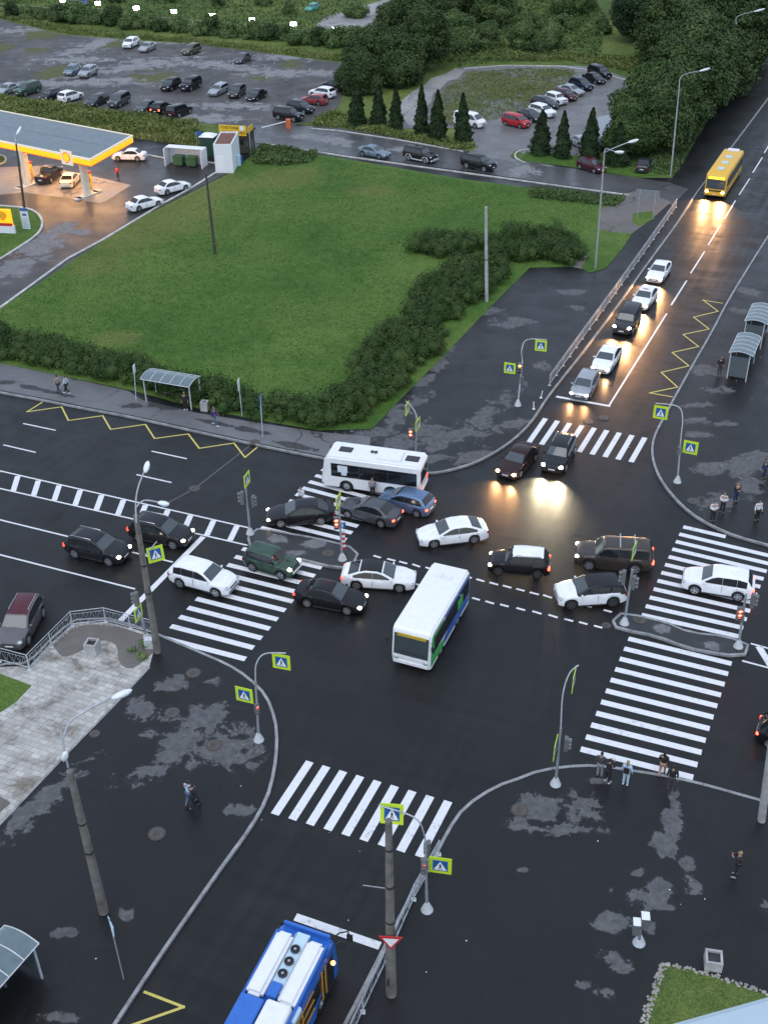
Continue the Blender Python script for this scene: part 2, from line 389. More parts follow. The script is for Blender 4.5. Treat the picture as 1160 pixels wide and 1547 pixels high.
M['lot'] = asphalt('gravel_lot', .058, (1.10, 1, .98), (.5, .85), [ell(*e) for e in [(150, 65, 60, 5, 20), (110, 90, 50, 4), (330, 98, 70, 5, -5), (235, 95, 40, 7, -5), (60, 45, 60, 5), (300, 180, 60, 7), (420, 110, 50, 6), (200, 120, 70, 3), (440, 85, 50, 5), (75, 28, 40, 4), (200, 100, 90, 5, 10), (350, 160, 60, 5), (480, 110, 40, 4), (120, 125, 90, 4), (260, 60, 60, 4)]], .22, .05, 2.6, .8, weeds=[ell(*e) for e in [(68, 50, 45, 14), (85, 108, 40, 16), (232, 115, 45, 13), (172, 66, 20, 9), (0, 72, 25, 12), (440, 97, 24, 9), (55, 75, 30, 5), (395, 118, 24, 5)]])
M['lot2'] = asphalt('car_park_surface', .12, (1.03, 1, 1.0), (.35, .6), [ell(920, 195, 24, 16)], .2, 2.0, weeds=[ell(*e) for e in [(770, 132, 100, 34, 8), (700, 160, 45, 26), (840, 112, 50, 14), (730, 115, 50, 14), (670, 175, 30, 14)]])
M['station'] = asphalt('station_asphalt', .024, (1, 1, 1.05), (.3, .5), [ell(*e) for e in [(60, 370, 50, 18, 30), (20, 405, 50, 16, 30), (95, 345, 26, 10, 30), (120, 350, 30, 6)]], .16, .35, 1.2)
M['dirt'] = asphalt('bare_dirt', .12, (1.1, 1, .86), (.6, .9), None, stain=.35)
M['slabs'] = asphalt('old_concrete_slabs', .24, (1.03, 1, .95), (.6, .85), None, stain=.45)
M['forecourt'] = asphalt('forecourt_concrete', .20, (1.1, .95, .8), (.25, .5), None, stain=.25)
M['dryweed'] = grassm('dry_weeds', [(.3, (.05, .06, .02, 1)), (.5, (.10, .105, .045, 1)), (.7, (.16, .14, .07, 1))], .12, 1.4)

def brickm(name, c1, c2, mortar, ang, sx=.55, sy=.35):
    m, nt, b = newmat(name); p = pos(nt)
    mp = N(nt, 'ShaderNodeMapping', vector_type='TEXTURE'); mp.inputs['Rotation'].default_value = (0, 0, ang); nt.links.new(p, mp.inputs[0])
    br = N(nt, 'ShaderNodeTexBrick'); br.inputs['Scale'].default_value = 1; br.inputs['Brick Width'].default_value = sx; br.inputs['Row Height'].default_value = sy
    br.inputs['Mortar Size'].default_value = .018; br.inputs['Color1'].default_value = c1; br.inputs['Color2'].default_value = c2; br.inputs['Mortar'].default_value = mortar
    br.inputs['Bias'].default_value = .1; nt.links.new(mp.outputs[0], br.inputs['Vector'])
    big = ramp(nt, noise(nt, p, .5, 7, .7, .5), [(.36, (.32, .28, .22, 1)), (.50, (.95, .95, .95, 1)), (.7, (1.2, 1.2, 1.2, 1))])
    c = mixc(nt, .85, br.outputs['Color'], big, 'MULTIPLY')
    nt.links.new(c, b.inputs['Base Color']); b.inputs['Roughness'].default_value = .7
    return m
M['tiles'] = brickm('paving_tiles', (.50, .49, .46, 1), (.36, .345, .32, 1), (.26, .25, .23, 1), AZ_B)
M['trench'] = asphalt('patched_seam', .075, (1, 1, 1.05), (.3, .5))

ground = wsheet('ground', [(-900, -900), (900, -900), (900, 1600), (-900, 1600)], -.06, M['meadow'])
wsheet('yard', [(-800, -850), (800, -850), (800, 26), (-800, 26)], -.03, M['pave'])  # unseen dark asphalt added behind the viewpoint for the car windows to reflect
# ---- kerb lines (photograph coordinates)
NWK = [(-60, 580), (0, 592), (60, 603), (130, 617), (200, 630), (300, 652), (400, 674), (480, 690), (560, 705), (620, 713), (655, 714), (690, 707), (725, 695), (760, 675), (785, 655), (805, 633), (830, 596), (880, 532), (930, 465), (980, 395), (1020, 340), (1052, 291), (1100, 228), (1160, 148), (1215, 75)]
SWK = [(235, 957), (255, 966), (300, 985), (345, 1005), (375, 1025), (400, 1050), (413, 1080), (418, 1110), (416, 1150), (408, 1190), (395, 1222), (370, 1262), (340, 1303), (300, 1360), (250, 1432), (200, 1507), (175, 1545), (120, 1630)]
SWL = [(-90, 1040), (0, 1003), (42, 1003), (75, 968), (110, 937), (160, 934), (205, 946), (235, 957)]
SEK = [(470, 1640), (522, 1547), (601, 1392), (632, 1335), (663, 1283), (672, 1265), (688, 1238), (705, 1218), (732, 1199), (760, 1184.5), (780, 1178), (812, 1166), (845, 1160), (878, 1157.5), (900, 1157.5), (927, 1160), (960, 1166), (990, 1170), (1026, 1177), (1075, 1189), (1150, 1210), (1240, 1234)]
NEK = [(1330, 870), (1240, 845), (1160, 823), (1113, 810), (1084, 798), (1054, 782), (1031, 764), (1010, 741), (996, 720), (988, 700), (985, 680), (988, 661), (996, 643), (1008, 621), (1019, 600), (1047, 550), (1075, 501), (1101, 452), (1140, 388), (1180, 325), (1300, 135)]
nwk = smooth_line(NWK); swk = smooth_line(SWL, 1)[:-1]+smooth_line(SWK); sek = smooth_line(SEK); nek = smooth_line(NEK)
def wl_(pts, z=.12): return [P(x, y, z) for x, y in pts]
# road: one wet asphalt sheet
far = P(1160, 148, 0)+DA*160
wsheet('road', [P(-260, 500)+Vector((-40, 0, 0)), P(-10, 560), P(480, 640), P(700, 600), P(930, 420), far-DB*9, far+DB*45, P(1400, 500)+Vector((20, 0, 0)), P(1400, 1400), P(900, 1750), P(0, 1750), P(-400, 1300)], 0, M['road'])
# pavements
e0 = wl_(nwk)[0]; e1 = wl_(nwk)[-1]
fara = e1+DA*160
wsheet('pavement', [e0-DB*60]+wl_(nwk)+[fara, fara-DB*60, e1-DB*60, P(560, 100, .12), P(0, 100, .12)-Vector((60, 0, 0)), P(-100, 400, .12)], .12, M['pave'])
s = wl_(swk); wsheet('pavement', s+[P(60, 1700, .12), P(-500, 1700, .12), P(-500, 1150, .12)], .12, M['pave'])
s = wl_(sek); wsheet('pavement', s+[P(1500, 1320, .12), P(1500, 1800, .12), P(400, 1800, .12)], .12, M['pave'])
s = wl_(nek); wsheet('pavement', s+[s[-1]+DA*150, s[-1]+DA*150+DB*40, P(1500, 500, .12), P(1500, 850, .12)], .12, M['pave'])
kerb('kerb', nwk, M['kerb']); kerb('kerb', smooth_line(SWL, 1), M['kerb']); kerb('kerb', smooth_line(SWK), M['kerb']); kerb('kerb', sek, M['kerb']); kerb('kerb', nek, M['kerb'])
# the old pavement along the avenue
sheet('pavement', [(-60, 536), (0, 548), (80, 565), (193, 590), (215, 604), (300, 624), (400, 640), (480, 652), (560, 660), (555, 702), (480, 687), (400, 671), (300, 649), (200, 627), (130, 614), (60, 600), (0, 589), (-60, 577)], .124, M['pave_pale'])
# raised islands
ISL = [(375, 813), (377, 824), (400, 832), (455, 845), (508, 857), (527, 854), (540, 843), (537, 832), (524, 825), (475, 813), (429, 805), (393, 799), (379, 804)]
ISR = [(926, 938), (930, 930), (943, 927), (970, 932), (1010, 942), (1025, 949), (1045, 956), (1083, 960), (1110, 966), (1128, 973), (1132, 980), (1129, 986), (1119, 990), (1095, 989), (1050, 981), (1020, 972), (1000, 964), (970, 956), (940, 951), (928, 945)]
M['island'] = asphalt('island_asphalt', .022, (1, 1, 1.02), (.25, .45), [ell(*e) for e in [(420, 815, 26, 10), (475, 822, 30, 8), (1000, 950, 18, 10), (1075, 975, 26, 9), (445, 835, 20, 5)]], .15, .3, 1.0)
for I in (ISL, ISR):
    c = smooth_line(I+[I[0]], 4)[:-1]
    sheet('traffic_island', c, .12, M['island']); kerb('kerb', c, M['kerb'], closed=True)
# lawn, verges and weedy ground
sheet('lawn', [(-200, 595-110), (0, 466), (100, 400), (200, 334), (345, 262), (375, 238), (400, 226), (430, 223), (520, 239), (700, 270), (830, 287), (945, 297), (915, 330), (908, 372), (900, 402), (800, 404), (742, 462), (680, 527), (608, 600), (562, 648), (480, 650), (400, 636), (300, 617), (200, 590), (100, 569), (0, 548), (-200, 510)], .14, M['lawn'])
sheet('bare_ground', [(905, 318), (945, 292), (965, 287), (990, 296), (1014, 304), (985, 330), (955, 352), (920, 395), (890, 408), (860, 402), (905, 372)], .1525, M['dirt'])
sheet('verge', [(905, 345), (925, 350), (955, 352), (940, 375), (915, 405), (890, 412), (878, 404), (895, 375)], .157, M['lawn'])
sheet('verge', [(957, 322), (985, 318), (988, 330), (965, 342), (955, 335)], .157, M['lawn'])
# far meadow and woodland floor
wsheet('meadow', [P(-420, 60, .13), P(-420, 200, .13), P(0, 150, .13), P(0, 179, .13), P(100, 195, .13), P(310, 222, .13), P(345, 205, .13), P(400, 180, .13), P(520, 197, .13), P(960, 268, .13), P(1015, 268, .13), P(1060, 190, .13), P(1110, 122, .13), P(1145, 75, .13)+DA*150, Vector((420, 1200, .13)), Vector((-420, 1200, .13))], .13, M['meadow'])
sheet('gravel_lot', [(-300, 20), (0, 28), (100, 52), (200, 60), (300, 66), (430, 83), (520, 95), (560, 100), (520, 140), (508, 165), (500, 175), (440, 190), (400, 192), (320, 187), (240, 178), (180, 168), (90, 153), (0, 142), (-300, 110)], .142, M['lot'])
sheet('lane', [(330, 195), (400, 188), (470, 190), (515, 193), (600, 206), (700, 226), (780, 240), (850, 252), (960, 268), (1010, 275), (1040, 285), (1015, 310), (985, 300), (950, 292), (830, 276), (700, 257), (560, 239), (430, 220), (385, 215)], .150, M['lane'])
kerb('kerb', [(395, 217), (430, 222), (520, 236), (620, 250), (700, 261), (830, 279), (950, 295)], M['kerb_white'], .1, .26, .22)
kerb('kerb', [(470, 194), (515, 198), (600, 211), (700, 229)], M['kerb_white'], .1, .26, .2)
sheet('car_park', [(702, 233), (722, 222), (700, 196), (660, 190), (600, 195), (640, 130), (700, 100), (760, 98), (850, 98), (900, 100), (955, 120), (958, 150), (940, 200), (905, 232), (860, 246), (800, 238), (780, 226), (770, 235), (780, 244)], .154, M['lot2'])
sheet('broken_slabs', [(603, 168), (608, 150), (622, 138), (640, 128), (652, 117), (672, 111), (688, 102), (703, 105), (692, 117), (676, 122), (664, 135), (655, 139), (650, 155), (640, 160), (642, 176), (636, 190), (618, 189)], .162, M['slabs'])
sheet('puddle', smooth_line([(902, 176), (928, 172), (935, 180), (925, 205), (912, 222), (900, 215), (905, 195), (902, 176)], 4)[:-1], .166, flat('puddle_water', (.12, .13, .14), .03, spec=1.0, var=.02))
kerb('kerb', [(700, 104), (760, 99), (850, 100), (900, 108), (955, 124)], M['kerb_white'], .1, .28, .25)
kerb('kerb', smooth_line([(792, 246), (778, 238), (782, 229), (800, 226)], 4), M['kerb_white'], .1, .27, .2)
sheet('bare_ground', [(470, 45), (490, 25), (560, 5), (640, -20), (760, -20), (690, 20), (640, 35), (560, 48)], .150, M['slabs'])
sheet('verge', [(786, 242), (795, 228), (850, 232), (905, 238), (960, 240), (1010, 262), (960, 266), (850, 250)], .160, M['lawn'])
# filling station ground
sheet('station_yard', [(-200, 450), (-60, 440), (0, 466), (100, 400), (200, 334), (345, 260), (310, 240), (232, 235), (100, 215), (-200, 190), (-200, 330)], .148, M['station'])
sheet('forecourt', [(-120, 300), (0, 252), (60, 250), (125, 262), (198, 279), (160, 303), (150, 306), (90, 297), (35, 290), (-60, 300)], .152, M['forecourt'])
kerb('kerb', [(-100, 530), (0, 466), (103, 391), (155, 363), (241, 311), (293, 282), (326, 261)], M['kerb_white'], .1, .27, .25)
kerb('kerb', [(222, 234), (258, 241)], M['kerb_white'], .1, .27, .25)
kerb('kerb', [(308, 245), (330, 247)], M['kerb_white'], .1, .27, .25)
vi = smooth_line([(-80, 305), (0, 311), (40, 315), (58, 324), (64, 340), (52, 358), (0, 392), (-80, 440)], 5)
sheet('lawn', vi, .156, M['lawn']); kerb('kerb', vi, M['kerb_white'], .1, .27, .25)
vj = smooth_line([(-40, 228), (0, 234), (9, 240), (4, 247), (-20, 252), (-60, 250)], 4)
sheet('lawn', vj, .156, M['lawn']); kerb('kerb', vj, M['kerb_white'], .1, .27, .25)
# plaza of tiles in the south-west
sheet('plaza', [(-250, 1200), (-250, 1060), (-90, 1046), (0, 1008), (45, 1006), (76, 972), (112, 942), (160, 939), (205, 951), (238, 962), (226, 1006), (180, 1056), (100, 1138), (0, 1244), (-120, 1360)], .128, M['tiles'])
kerb('kerb', [(226, 1008), (180, 1058), (100, 1140), (0, 1246), (-120, 1362)], M['kerb'], .1, .15, .14)
soilm = asphalt('trampled_soil', .11, (1.12, 1, .86), (.7, .9), stain=.5)
sheet('bare_soil', smooth_line([(80, 975), (112, 948), (160, 944), (205, 955), (236, 968), (232, 985), (200, 1010), (180, 1000), (175, 975), (150, 968), (120, 985), (95, 992), (80, 975)], 3)[:-1], .134, soilm)
sheet('bare_soil', [(-40, 1195), (0, 1203), (16, 1213), (0, 1228), (-40, 1262)], .134, soilm)
sheet('lawn', [(-120, 1020), (0, 1018), (48, 1036), (25, 1060), (0, 1077), (-120, 1150)], .136, M['lawn'])
sheet('lawn', [(1003, 1458), (1060, 1470), (1120, 1490), (1200, 1520), (1200, 1600), (950, 1600), (972, 1547), (985, 1500)], .14, M['meadow'])
# manholes, seams
def manhole(px, py, r=.36, z=.128, c='concrete'):
    c0 = P(px, py, z); mb = MB(); mb.tube([(0, 0, -.05), (0, 0, .012)], r*1.25, 24); mb.mat(1).tube([(0, 0, .01), (0, 0, .022)], r, 24)
    mb.mat(2).tube([(0, 0, .02), (0, 0, .026)], r*.55, 16)
    o = mb.build('manhole_cover', [M['manring'], M['manhole'], M['manring']]); o.location = c0; return o
M['manhole'] = flat('cast_iron_cover', (.10, .085, .075), .6, .3, .3, 8); M['manring'] = flat('cover_ring', (.06, .055, .052), .7, 0, .3, 8)
for px, py, z, lb in [(292, 1017, .13, 'iron manhole cover near the plaza corner by the curved kerb'), (260, 1077, .13, 'manhole cover at the top of the pale patch in the left pavement'), (323, 1126, .13, 'manhole cover inside the pale patch below the red-lit signal post'), (237, 1260, .13, 'manhole cover alone on dark asphalt left of the two walkers'), (143, 1109, .13, 'small pinkish manhole cover beside the tiled plaza edge'),
        (785, 1224, .13, 'round manhole cover beside the pale patch right of the lower crossing'), (889, 637, .005, 'manhole cover in the road between stop line and upper crossing'), (912, 631, .005, 'manhole cover in the road right of its twin before the upper crossing'),
        (966, 936, .13, 'manhole cover at the post foot on the right island'), (496, 836, .13, 'manhole cover on the left island beside the striped post'), (294, 738, .005, 'round cover in the avenue at the bend of the patched seam'), (384, 668, .13, 'cover at the kerb where the patched seam ends'), (1047, 757, .13, 'manhole cover near people waiting in white shirts'), (916, 945, .005, 'small cover at the tip of the right island')]:
    tag(manhole(px, py, .36 if py != 1109 and py != 945 else .25, z), lb, 'manhole cover', 'manhole covers in the asphalt')
def stripe(name, a, b, w, z, mat, kind='structure'):
    a, b = (P(*a, z) if not isinstance(a, Vector) else a), (P(*b, z) if not isinstance(b, Vector) else b)
    u = (b-a).normalized(); n = Vector((-u.y, u.x, 0))*w/2
    return [a-n, b-n, b+n, a+n]
def quads(name, qs, z, mat):
    me = bpy.data.meshes.new(name); v = []; f = []
    for q in qs:
        cr = (q[1]-q[0]).cross(q[2]-q[0]).z
        if cr < 0: q = q[::-1]
        n = len(v); v += [(p.x, p.y, z) for p in q]; f.append((n, n+1, n+2, n+3))
    me.from_pydata(v, [], f); me.materials.append(mat); o = bpy.data.objects.new(name, me); COL.objects.link(o); tag(o, kind='structure'); return o
quads('patched_seam', [stripe('', (249, 762), (294, 738), .12, .003, None), stripe('', (294, 738), (384, 668), .12, .003, None)], .003, M['trench'])
# ---- markings
ZM = .006
def zebra(P0, P1, Q0, Q1, n, w=.42, skip=()):
    a0, a1, b0, b1 = P(*P0), P(*P1), P(*Q0), P(*Q1); qs = []
    for i in range(n):
        if i in skip: continue
        t = i/(n-1); qs.append(stripe('', a0.lerp(a1, t), b0.lerp(b1, t), w, 0, None))
    return quads('crossing_markings', qs, ZM, M['line'])
zebra((799, 668), (953, 698), (824, 632), (974, 661), 9)
zebra((415, 1231), (633, 1295), (468, 1151), (677, 1211), 9, .46)
zebra((877, 1132), (949, 965), (1047, 1175), (1105, 1003), 11)
zebra((969, 929), (1031, 796), (1117, 962), (1172, 830), 12, skip=(11,))
quads('crossing_markings', [stripe('', (1032, 796), (1096, 811), .42, 0, None)], ZM, M['line'])
zebra((258, 946), (366, 829), (383, 979), (486, 858), 10)
quads('crossing_markings', [stripe('', (246, 964), (371, 996), .42, 0, None)], ZM, M['line'])
zebra((394, 797), (486, 709), (514, 826), (590, 738), 10)
L = []
for a, b in [((0, 786), (261, 849.4)), ((0, 839.6), (204, 890)), ((-80, 693), (378, 798)), ((-80, 719.5), (374, 824))]:
    if a[0] == 0: a = tuple(P(*a)[:2]); a = P(0, 786 if b[0] > 250 else 839.6)-DB*12
    L.append(stripe('', a, b, .14, 0, None))
quads('lane_markings', L, ZM, M['line'])
t0, t1 = P(27, 719), P(288, 778.5); b0, b1 = P(20, 742), P(278, 801)
quads('median_markings', [stripe('', t0.lerp(t1, i/8), b0.lerp(b1, i/8), .42, 0, None) for i in range(-3, 11)], ZM+.003, M['line'])
quads('stop_line', [stripe('', (307, 811), (181, 939), .4, 0, None)], ZM+.004, M['line'])
D = [((229, 681.5), (282, 693)), ((206, 717), (259, 729)), ((35, 639.7), (84, 650)), ((5, 672), (54, 683.4))]
D += [((1007, 473.5), (1037, 423.7)), ]
D = D[:4]
quads('lane_markings', [stripe('', a, b, .14, 0, None) for a, b in D], ZM, M['line'])
D = [((1013.6, 460.8), (1037.2, 423.5)), ((1043, 412.7), (1064.3, 379.3)), ((1069.6, 369.8), (1088.6, 339)), ((1094.5, 329.8), (1110.9, 302.3)), ((1116.3, 294), (1132.4, 269)), ((1136.9, 260.4), (1151.5, 237.1)), ((1154.4, 230.4), (1168, 208))]
quads('lane_markings', [stripe('', a, b, .16, 0, None) for a, b in D]+[stripe('', (1007, 473.3), (919, 614), .16, 0, None)], ZM, M['line'])
quads('stop_line', [stripe('', (840, 599), (922, 613.5), .32, 0, None)], ZM+.004, M['line'])
quads('stop_line', [stripe('', (446, 1386), (574, 1430), .42, 0, None)], ZM+.004, M['line'])
def zz(x, y): return (560+x/3.625, 600+y/3.625)
D = [((15, 868), (55, 880)), ((90, 885), (135, 897)), ((155, 900), (200, 912)), ((228, 915), (270, 930)), ((300, 932), (345, 946)), ((370, 950), (412, 962)), ((440, 964), (482, 974)), ((510, 979), (552, 991)), ((578, 997), (622, 1010)), ((650, 1015), (697, 1028)), ((723, 1032), (770, 1045)), ((797, 1050), (842, 1062)), ((870, 1069), (920, 1082)), ((943, 1084), (992, 1100)), ((1018, 1104), (1062, 1116)), ((1092, 1122), (1138, 1134)), ((1168, 1140), (1210, 1152)), ((1275, 1166), (1320, 1178)),
     ((555, 1099), (597, 1112)), ((628, 1118), (675, 1132)), ((708, 1135), (755, 1148)), ((797, 1155), (845, 1168)), ((885, 1173), (935, 1188)), ((973, 1192), (1023, 1208)), ((1060, 1215), (1108, 1228)), ((1140, 1232), (1187, 1245)), ((1222, 1252), (1268, 1264)),
     ((235, 1020), (280, 1034)), ((320, 1040), (365, 1053)), ((400, 1060), (445, 1073)), ((480, 1080), (520, 1090))]
quads('guide_markings', [stripe('', zz(*a), zz(*b), .17, 0, None) for a, b in D], ZM, M['line'])
quads('median_markings', [stripe('', (1134, 972.5), (1250, 1004), .14, 0, None), stripe('', (1121, 998.5), (1250, 1033), .14, 0, None), stripe('', (1146, 977), (1164, 1006), .42, 0, None), stripe('', (1176, 986), (1192, 1014), .42, 0, None)], ZM, M['line'])
def zig(pts, w=.13):
    W = [P(*p) for p in pts]; qs = []
    for a, b in zip(W, W[1:]):
        u = (b-a).normalized(); qs.append(stripe('', a-u*.05, b+u*.05, w, 0, None))
    for k, q in enumerate(qs):
        for p in q: p.z = 0
    me = bpy.data.meshes.new('zigzag_markings'); v = []; f = []
    for k, q in enumerate(qs):
        if (q[1]-q[0]).cross(q[2]-q[0]).z < 0: q = q[::-1]
        n = len(v); v += [(p.x, p.y, ZM+(k % 2)*.0025) for p in q]; f.append((n, n+1, n+2, n+3))
    me.from_pydata(v, [], f); me.materials.append(M['yline']); o = bpy.data.objects.new('zigzag_markings', me); COL.objects.link(o); tag(o, kind='structure')
zig([(x/2.9, 460+y/2.9) for x, y in [(185, 428), (118, 470), (270, 448), (300, 508), (450, 487), (485, 547), (637, 525), (677, 587), (825, 567), (873, 630), (1025, 607), (1073, 670), (1125, 627)]])
zig([(780+x/3.0526, 280+y/3.0526) for x, y in [(950, 543), (860, 528), (930, 580), (817, 607), (888, 662), (768, 687), (840, 743), (718, 770), (795, 832), (667, 862), (743, 930), (613, 957), (718, 975)]])
zig([(x/3.867, 1380+y/3.867) for x, y in [(845, 462), (1073, 550), (760, 660), (1000, 760), (640, 880)]])

# ------------------------------------------------------------------ cars
def lerpf(pts, x):
    "pts sorted by falling x"
    if x >= pts[0][0]: return pts[0][1]
    for (a, za), (b, zb) in zip(pts, pts[1:]):
        if x >= b: return za+(zb-za)*(a-x)/max(a-b, 1e-6)
    return pts[-1][1]
CARS = {  # length, width, height, belt, clearance, wheel radius, front axle, rear axle, hood line, cabin profile, side window splits
 'sedan': dict(L=4.6, W=1.78, H=1.46, belt=.93, gc=.17, wr=.33, fa=1.38, ra=-1.32, top=[(2.3, .55), (2.2, .66), (1.9, .76), (.95, .94), (-1.5, .99), (-2.15, 1.0), (-2.3, .84)], cab=[(1.05, .93), (.25, 1.36), (-.1, 1.44), (-.75, 1.45), (-1.05, 1.39), (-1.72, .99)], win=[(.95, -.28), (-.34, -1.35)]),
 'fastback': dict(L=4.85, W=1.86, H=1.45, belt=.92, gc=.16, wr=.35, fa=1.45, ra=-1.38, top=[(2.42, .55), (2.3, .66), (1.9, .77), (1.05, .92), (-1.6, 1.0), (-2.25, 1.01), (-2.42, .84)], cab=[(1.15, .92), (.3, 1.33), (-.05, 1.42), (-.8, 1.43), (-1.2, 1.34), (-2.05, 1.02)], win=[(1.0, -.3), (-.36, -1.6)]),
 'hatch': dict(L=4.05, W=1.74, H=1.5, belt=.95, gc=.16, wr=.31, fa=1.25, ra=-1.25, top=[(2.02, .55), (1.93, .68), (1.7, .78), (1.0, .95), (-1.8, 1.0), (-2.02, .82)], cab=[(1.15, .95), (.35, 1.38), (0, 1.47), (-1.0, 1.49), (-1.5, 1.42), (-1.92, .98)], win=[(1.0, -.2), (-.26, -1.05), (-1.12, -1.55)]),
 'mini': dict(L=4.05, W=1.79, H=1.56, belt=1.02, gc=.18, wr=.34, fa=1.33, ra=-1.25, top=[(2.02, .6), (1.93, .78), (1.7, .92), (.95, 1.04), (-1.8, 1.04), (-2.02, .86)], cab=[(.95, 1.04), (.5, 1.45), (.3, 1.53), (-1.3, 1.56), (-1.6, 1.5), (-1.92, 1.02)], win=[(.82, -.1), (-.16, -.9), (-.96, -1.6)]),
 'wagon': dict(L=4.65, W=1.78, H=1.5, belt=.95, gc=.17, wr=.33, fa=1.38, ra=-1.32, top=[(2.32, .56), (2.2, .68), (1.9, .78), (1.0, .95), (-2.1, 1.0), (-2.32, .84)], cab=[(1.1, .95), (.3, 1.37), (-.05, 1.46), (-1.4, 1.49), (-1.8, 1.43), (-2.2, .99)], win=[(.98, -.25), (-.31, -1.15), (-1.21, -1.85)]),
 'suv': dict(L=4.5, W=1.86, H=1.68, belt=1.06, gc=.24, wr=.37, fa=1.38, ra=-1.32, top=[(2.25, .68), (2.15, .85), (1.85, .95), (1.0, 1.08), (-2.0, 1.12), (-2.25, .92)], cab=[(1.12, 1.06), (.4, 1.52), (.05, 1.63), (-1.2, 1.66), (-1.75, 1.58), (-2.1, 1.1)], win=[(.98, -.22), (-.28, -1.12), (-1.18, -1.75)]),
 'sportsuv': dict(L=4.4, W=1.92, H=1.62, belt=1.08, gc=.24, wr=.39, fa=1.4, ra=-1.3, top=[(2.2, .68), (2.1, .86), (1.8, .97), (.95, 1.09), (-1.95, 1.2), (-2.2, .95)], cab=[(1.05, 1.08), (.3, 1.5), (0, 1.6), (-1.1, 1.58), (-1.75, 1.5), (-2.08, 1.18)], win=[(.88, -.25), (-.31, -1.12), (-1.18, -1.75)]),
 'bigsuv': dict(L=5.15, W=2.02, H=1.9, belt=1.2, gc=.26, wr=.41, fa=1.62, ra=-1.4, top=[(2.57, .72), (2.5, 1.0), (2.25, 1.1), (1.3, 1.2), (-2.4, 1.22), (-2.57, 1.0)], cab=[(1.3, 1.2), (.78, 1.72), (.5, 1.82), (-1.9, 1.88), (-2.25, 1.82), (-2.48, 1.2)], win=[(1.1, .05), (0, -1.0), (-1.06, -2.2)]),
 'jeep': dict(L=4.75, W=1.86, H=1.84, belt=1.15, gc=.28, wr=.4, fa=1.45, ra=-1.3, top=[(2.37, .7), (2.3, .98), (2.1, 1.06), (1.15, 1.14), (-2.2, 1.16), (-2.37, .95)], cab=[(1.15, 1.15), (.62, 1.65), (.4, 1.76), (-1.8, 1.82), (-2.1, 1.76), (-2.3, 1.16)], win=[(.98, 0), (-.06, -.98), (-1.04, -2.05)]),
 'niva': dict(L=3.75, W=1.66, H=1.64, belt=1.05, gc=.26, wr=.36, fa=1.12, ra=-1.08, top=[(1.87, .72), (1.84, .93), (1.75, .97), (.72, 1.04), (-1.7, 1.04), (-1.87, .85)], cab=[(.78, 1.05), (.4, 1.5), (.22, 1.6), (-1.3, 1.62), (-1.55, 1.57), (-1.78, 1.05)], win=[(.64, -.3), (-.36, -1.52)]),
 'van': dict(L=4.9, W=1.9, H=1.95, belt=1.12, gc=.2, wr=.35, fa=1.5, ra=-1.45, top=[(2.45, .6), (2.35, .86), (2.1, 1.0), (1.75, 1.1), (-2.35, 1.14), (-2.45, .9)], cab=[(1.8, 1.12), (1.05, 1.74), (.75, 1.87), (-2.0, 1.93), (-2.25, 1.88), (-2.4, 1.14)], win=[(1.55, .7), (.62, -.75), (-.83, -2.15)]),
 'minivan': dict(L=4.35, W=1.8, H=1.72, belt=1.05, gc=.18, wr=.32, fa=1.32, ra=-1.3, top=[(2.17, .58), (2.08, .8), (1.9, .9), (1.4, 1.02), (-2.05, 1.06), (-2.17, .86)], cab=[(1.45, 1.05), (.7, 1.53), (.4, 1.66), (-1.5, 1.7), (-1.85, 1.64), (-2.08, 1.08)], win=[(1.25, .2), (.12, -.8), (-.88, -1.8)]),
 'pickup': dict(L=5.3, W=1.86, H=1.8, belt=1.1, gc=.28, wr=.39, fa=1.65, ra=-1.45, top=[(2.65, .7), (2.55, .95), (2.3, 1.02), (1.45, 1.1), (-.8, 1.14), (-2.6, 1.12), (-2.65, .95)], cab=[(1.45, 1.1), (.85, 1.6), (.6, 1.72), (-.35, 1.78), (-.6, 1.72), (-.85, 1.12)], win=[(1.25, .35), (.28, -.6)]),
}
CACHE = {}
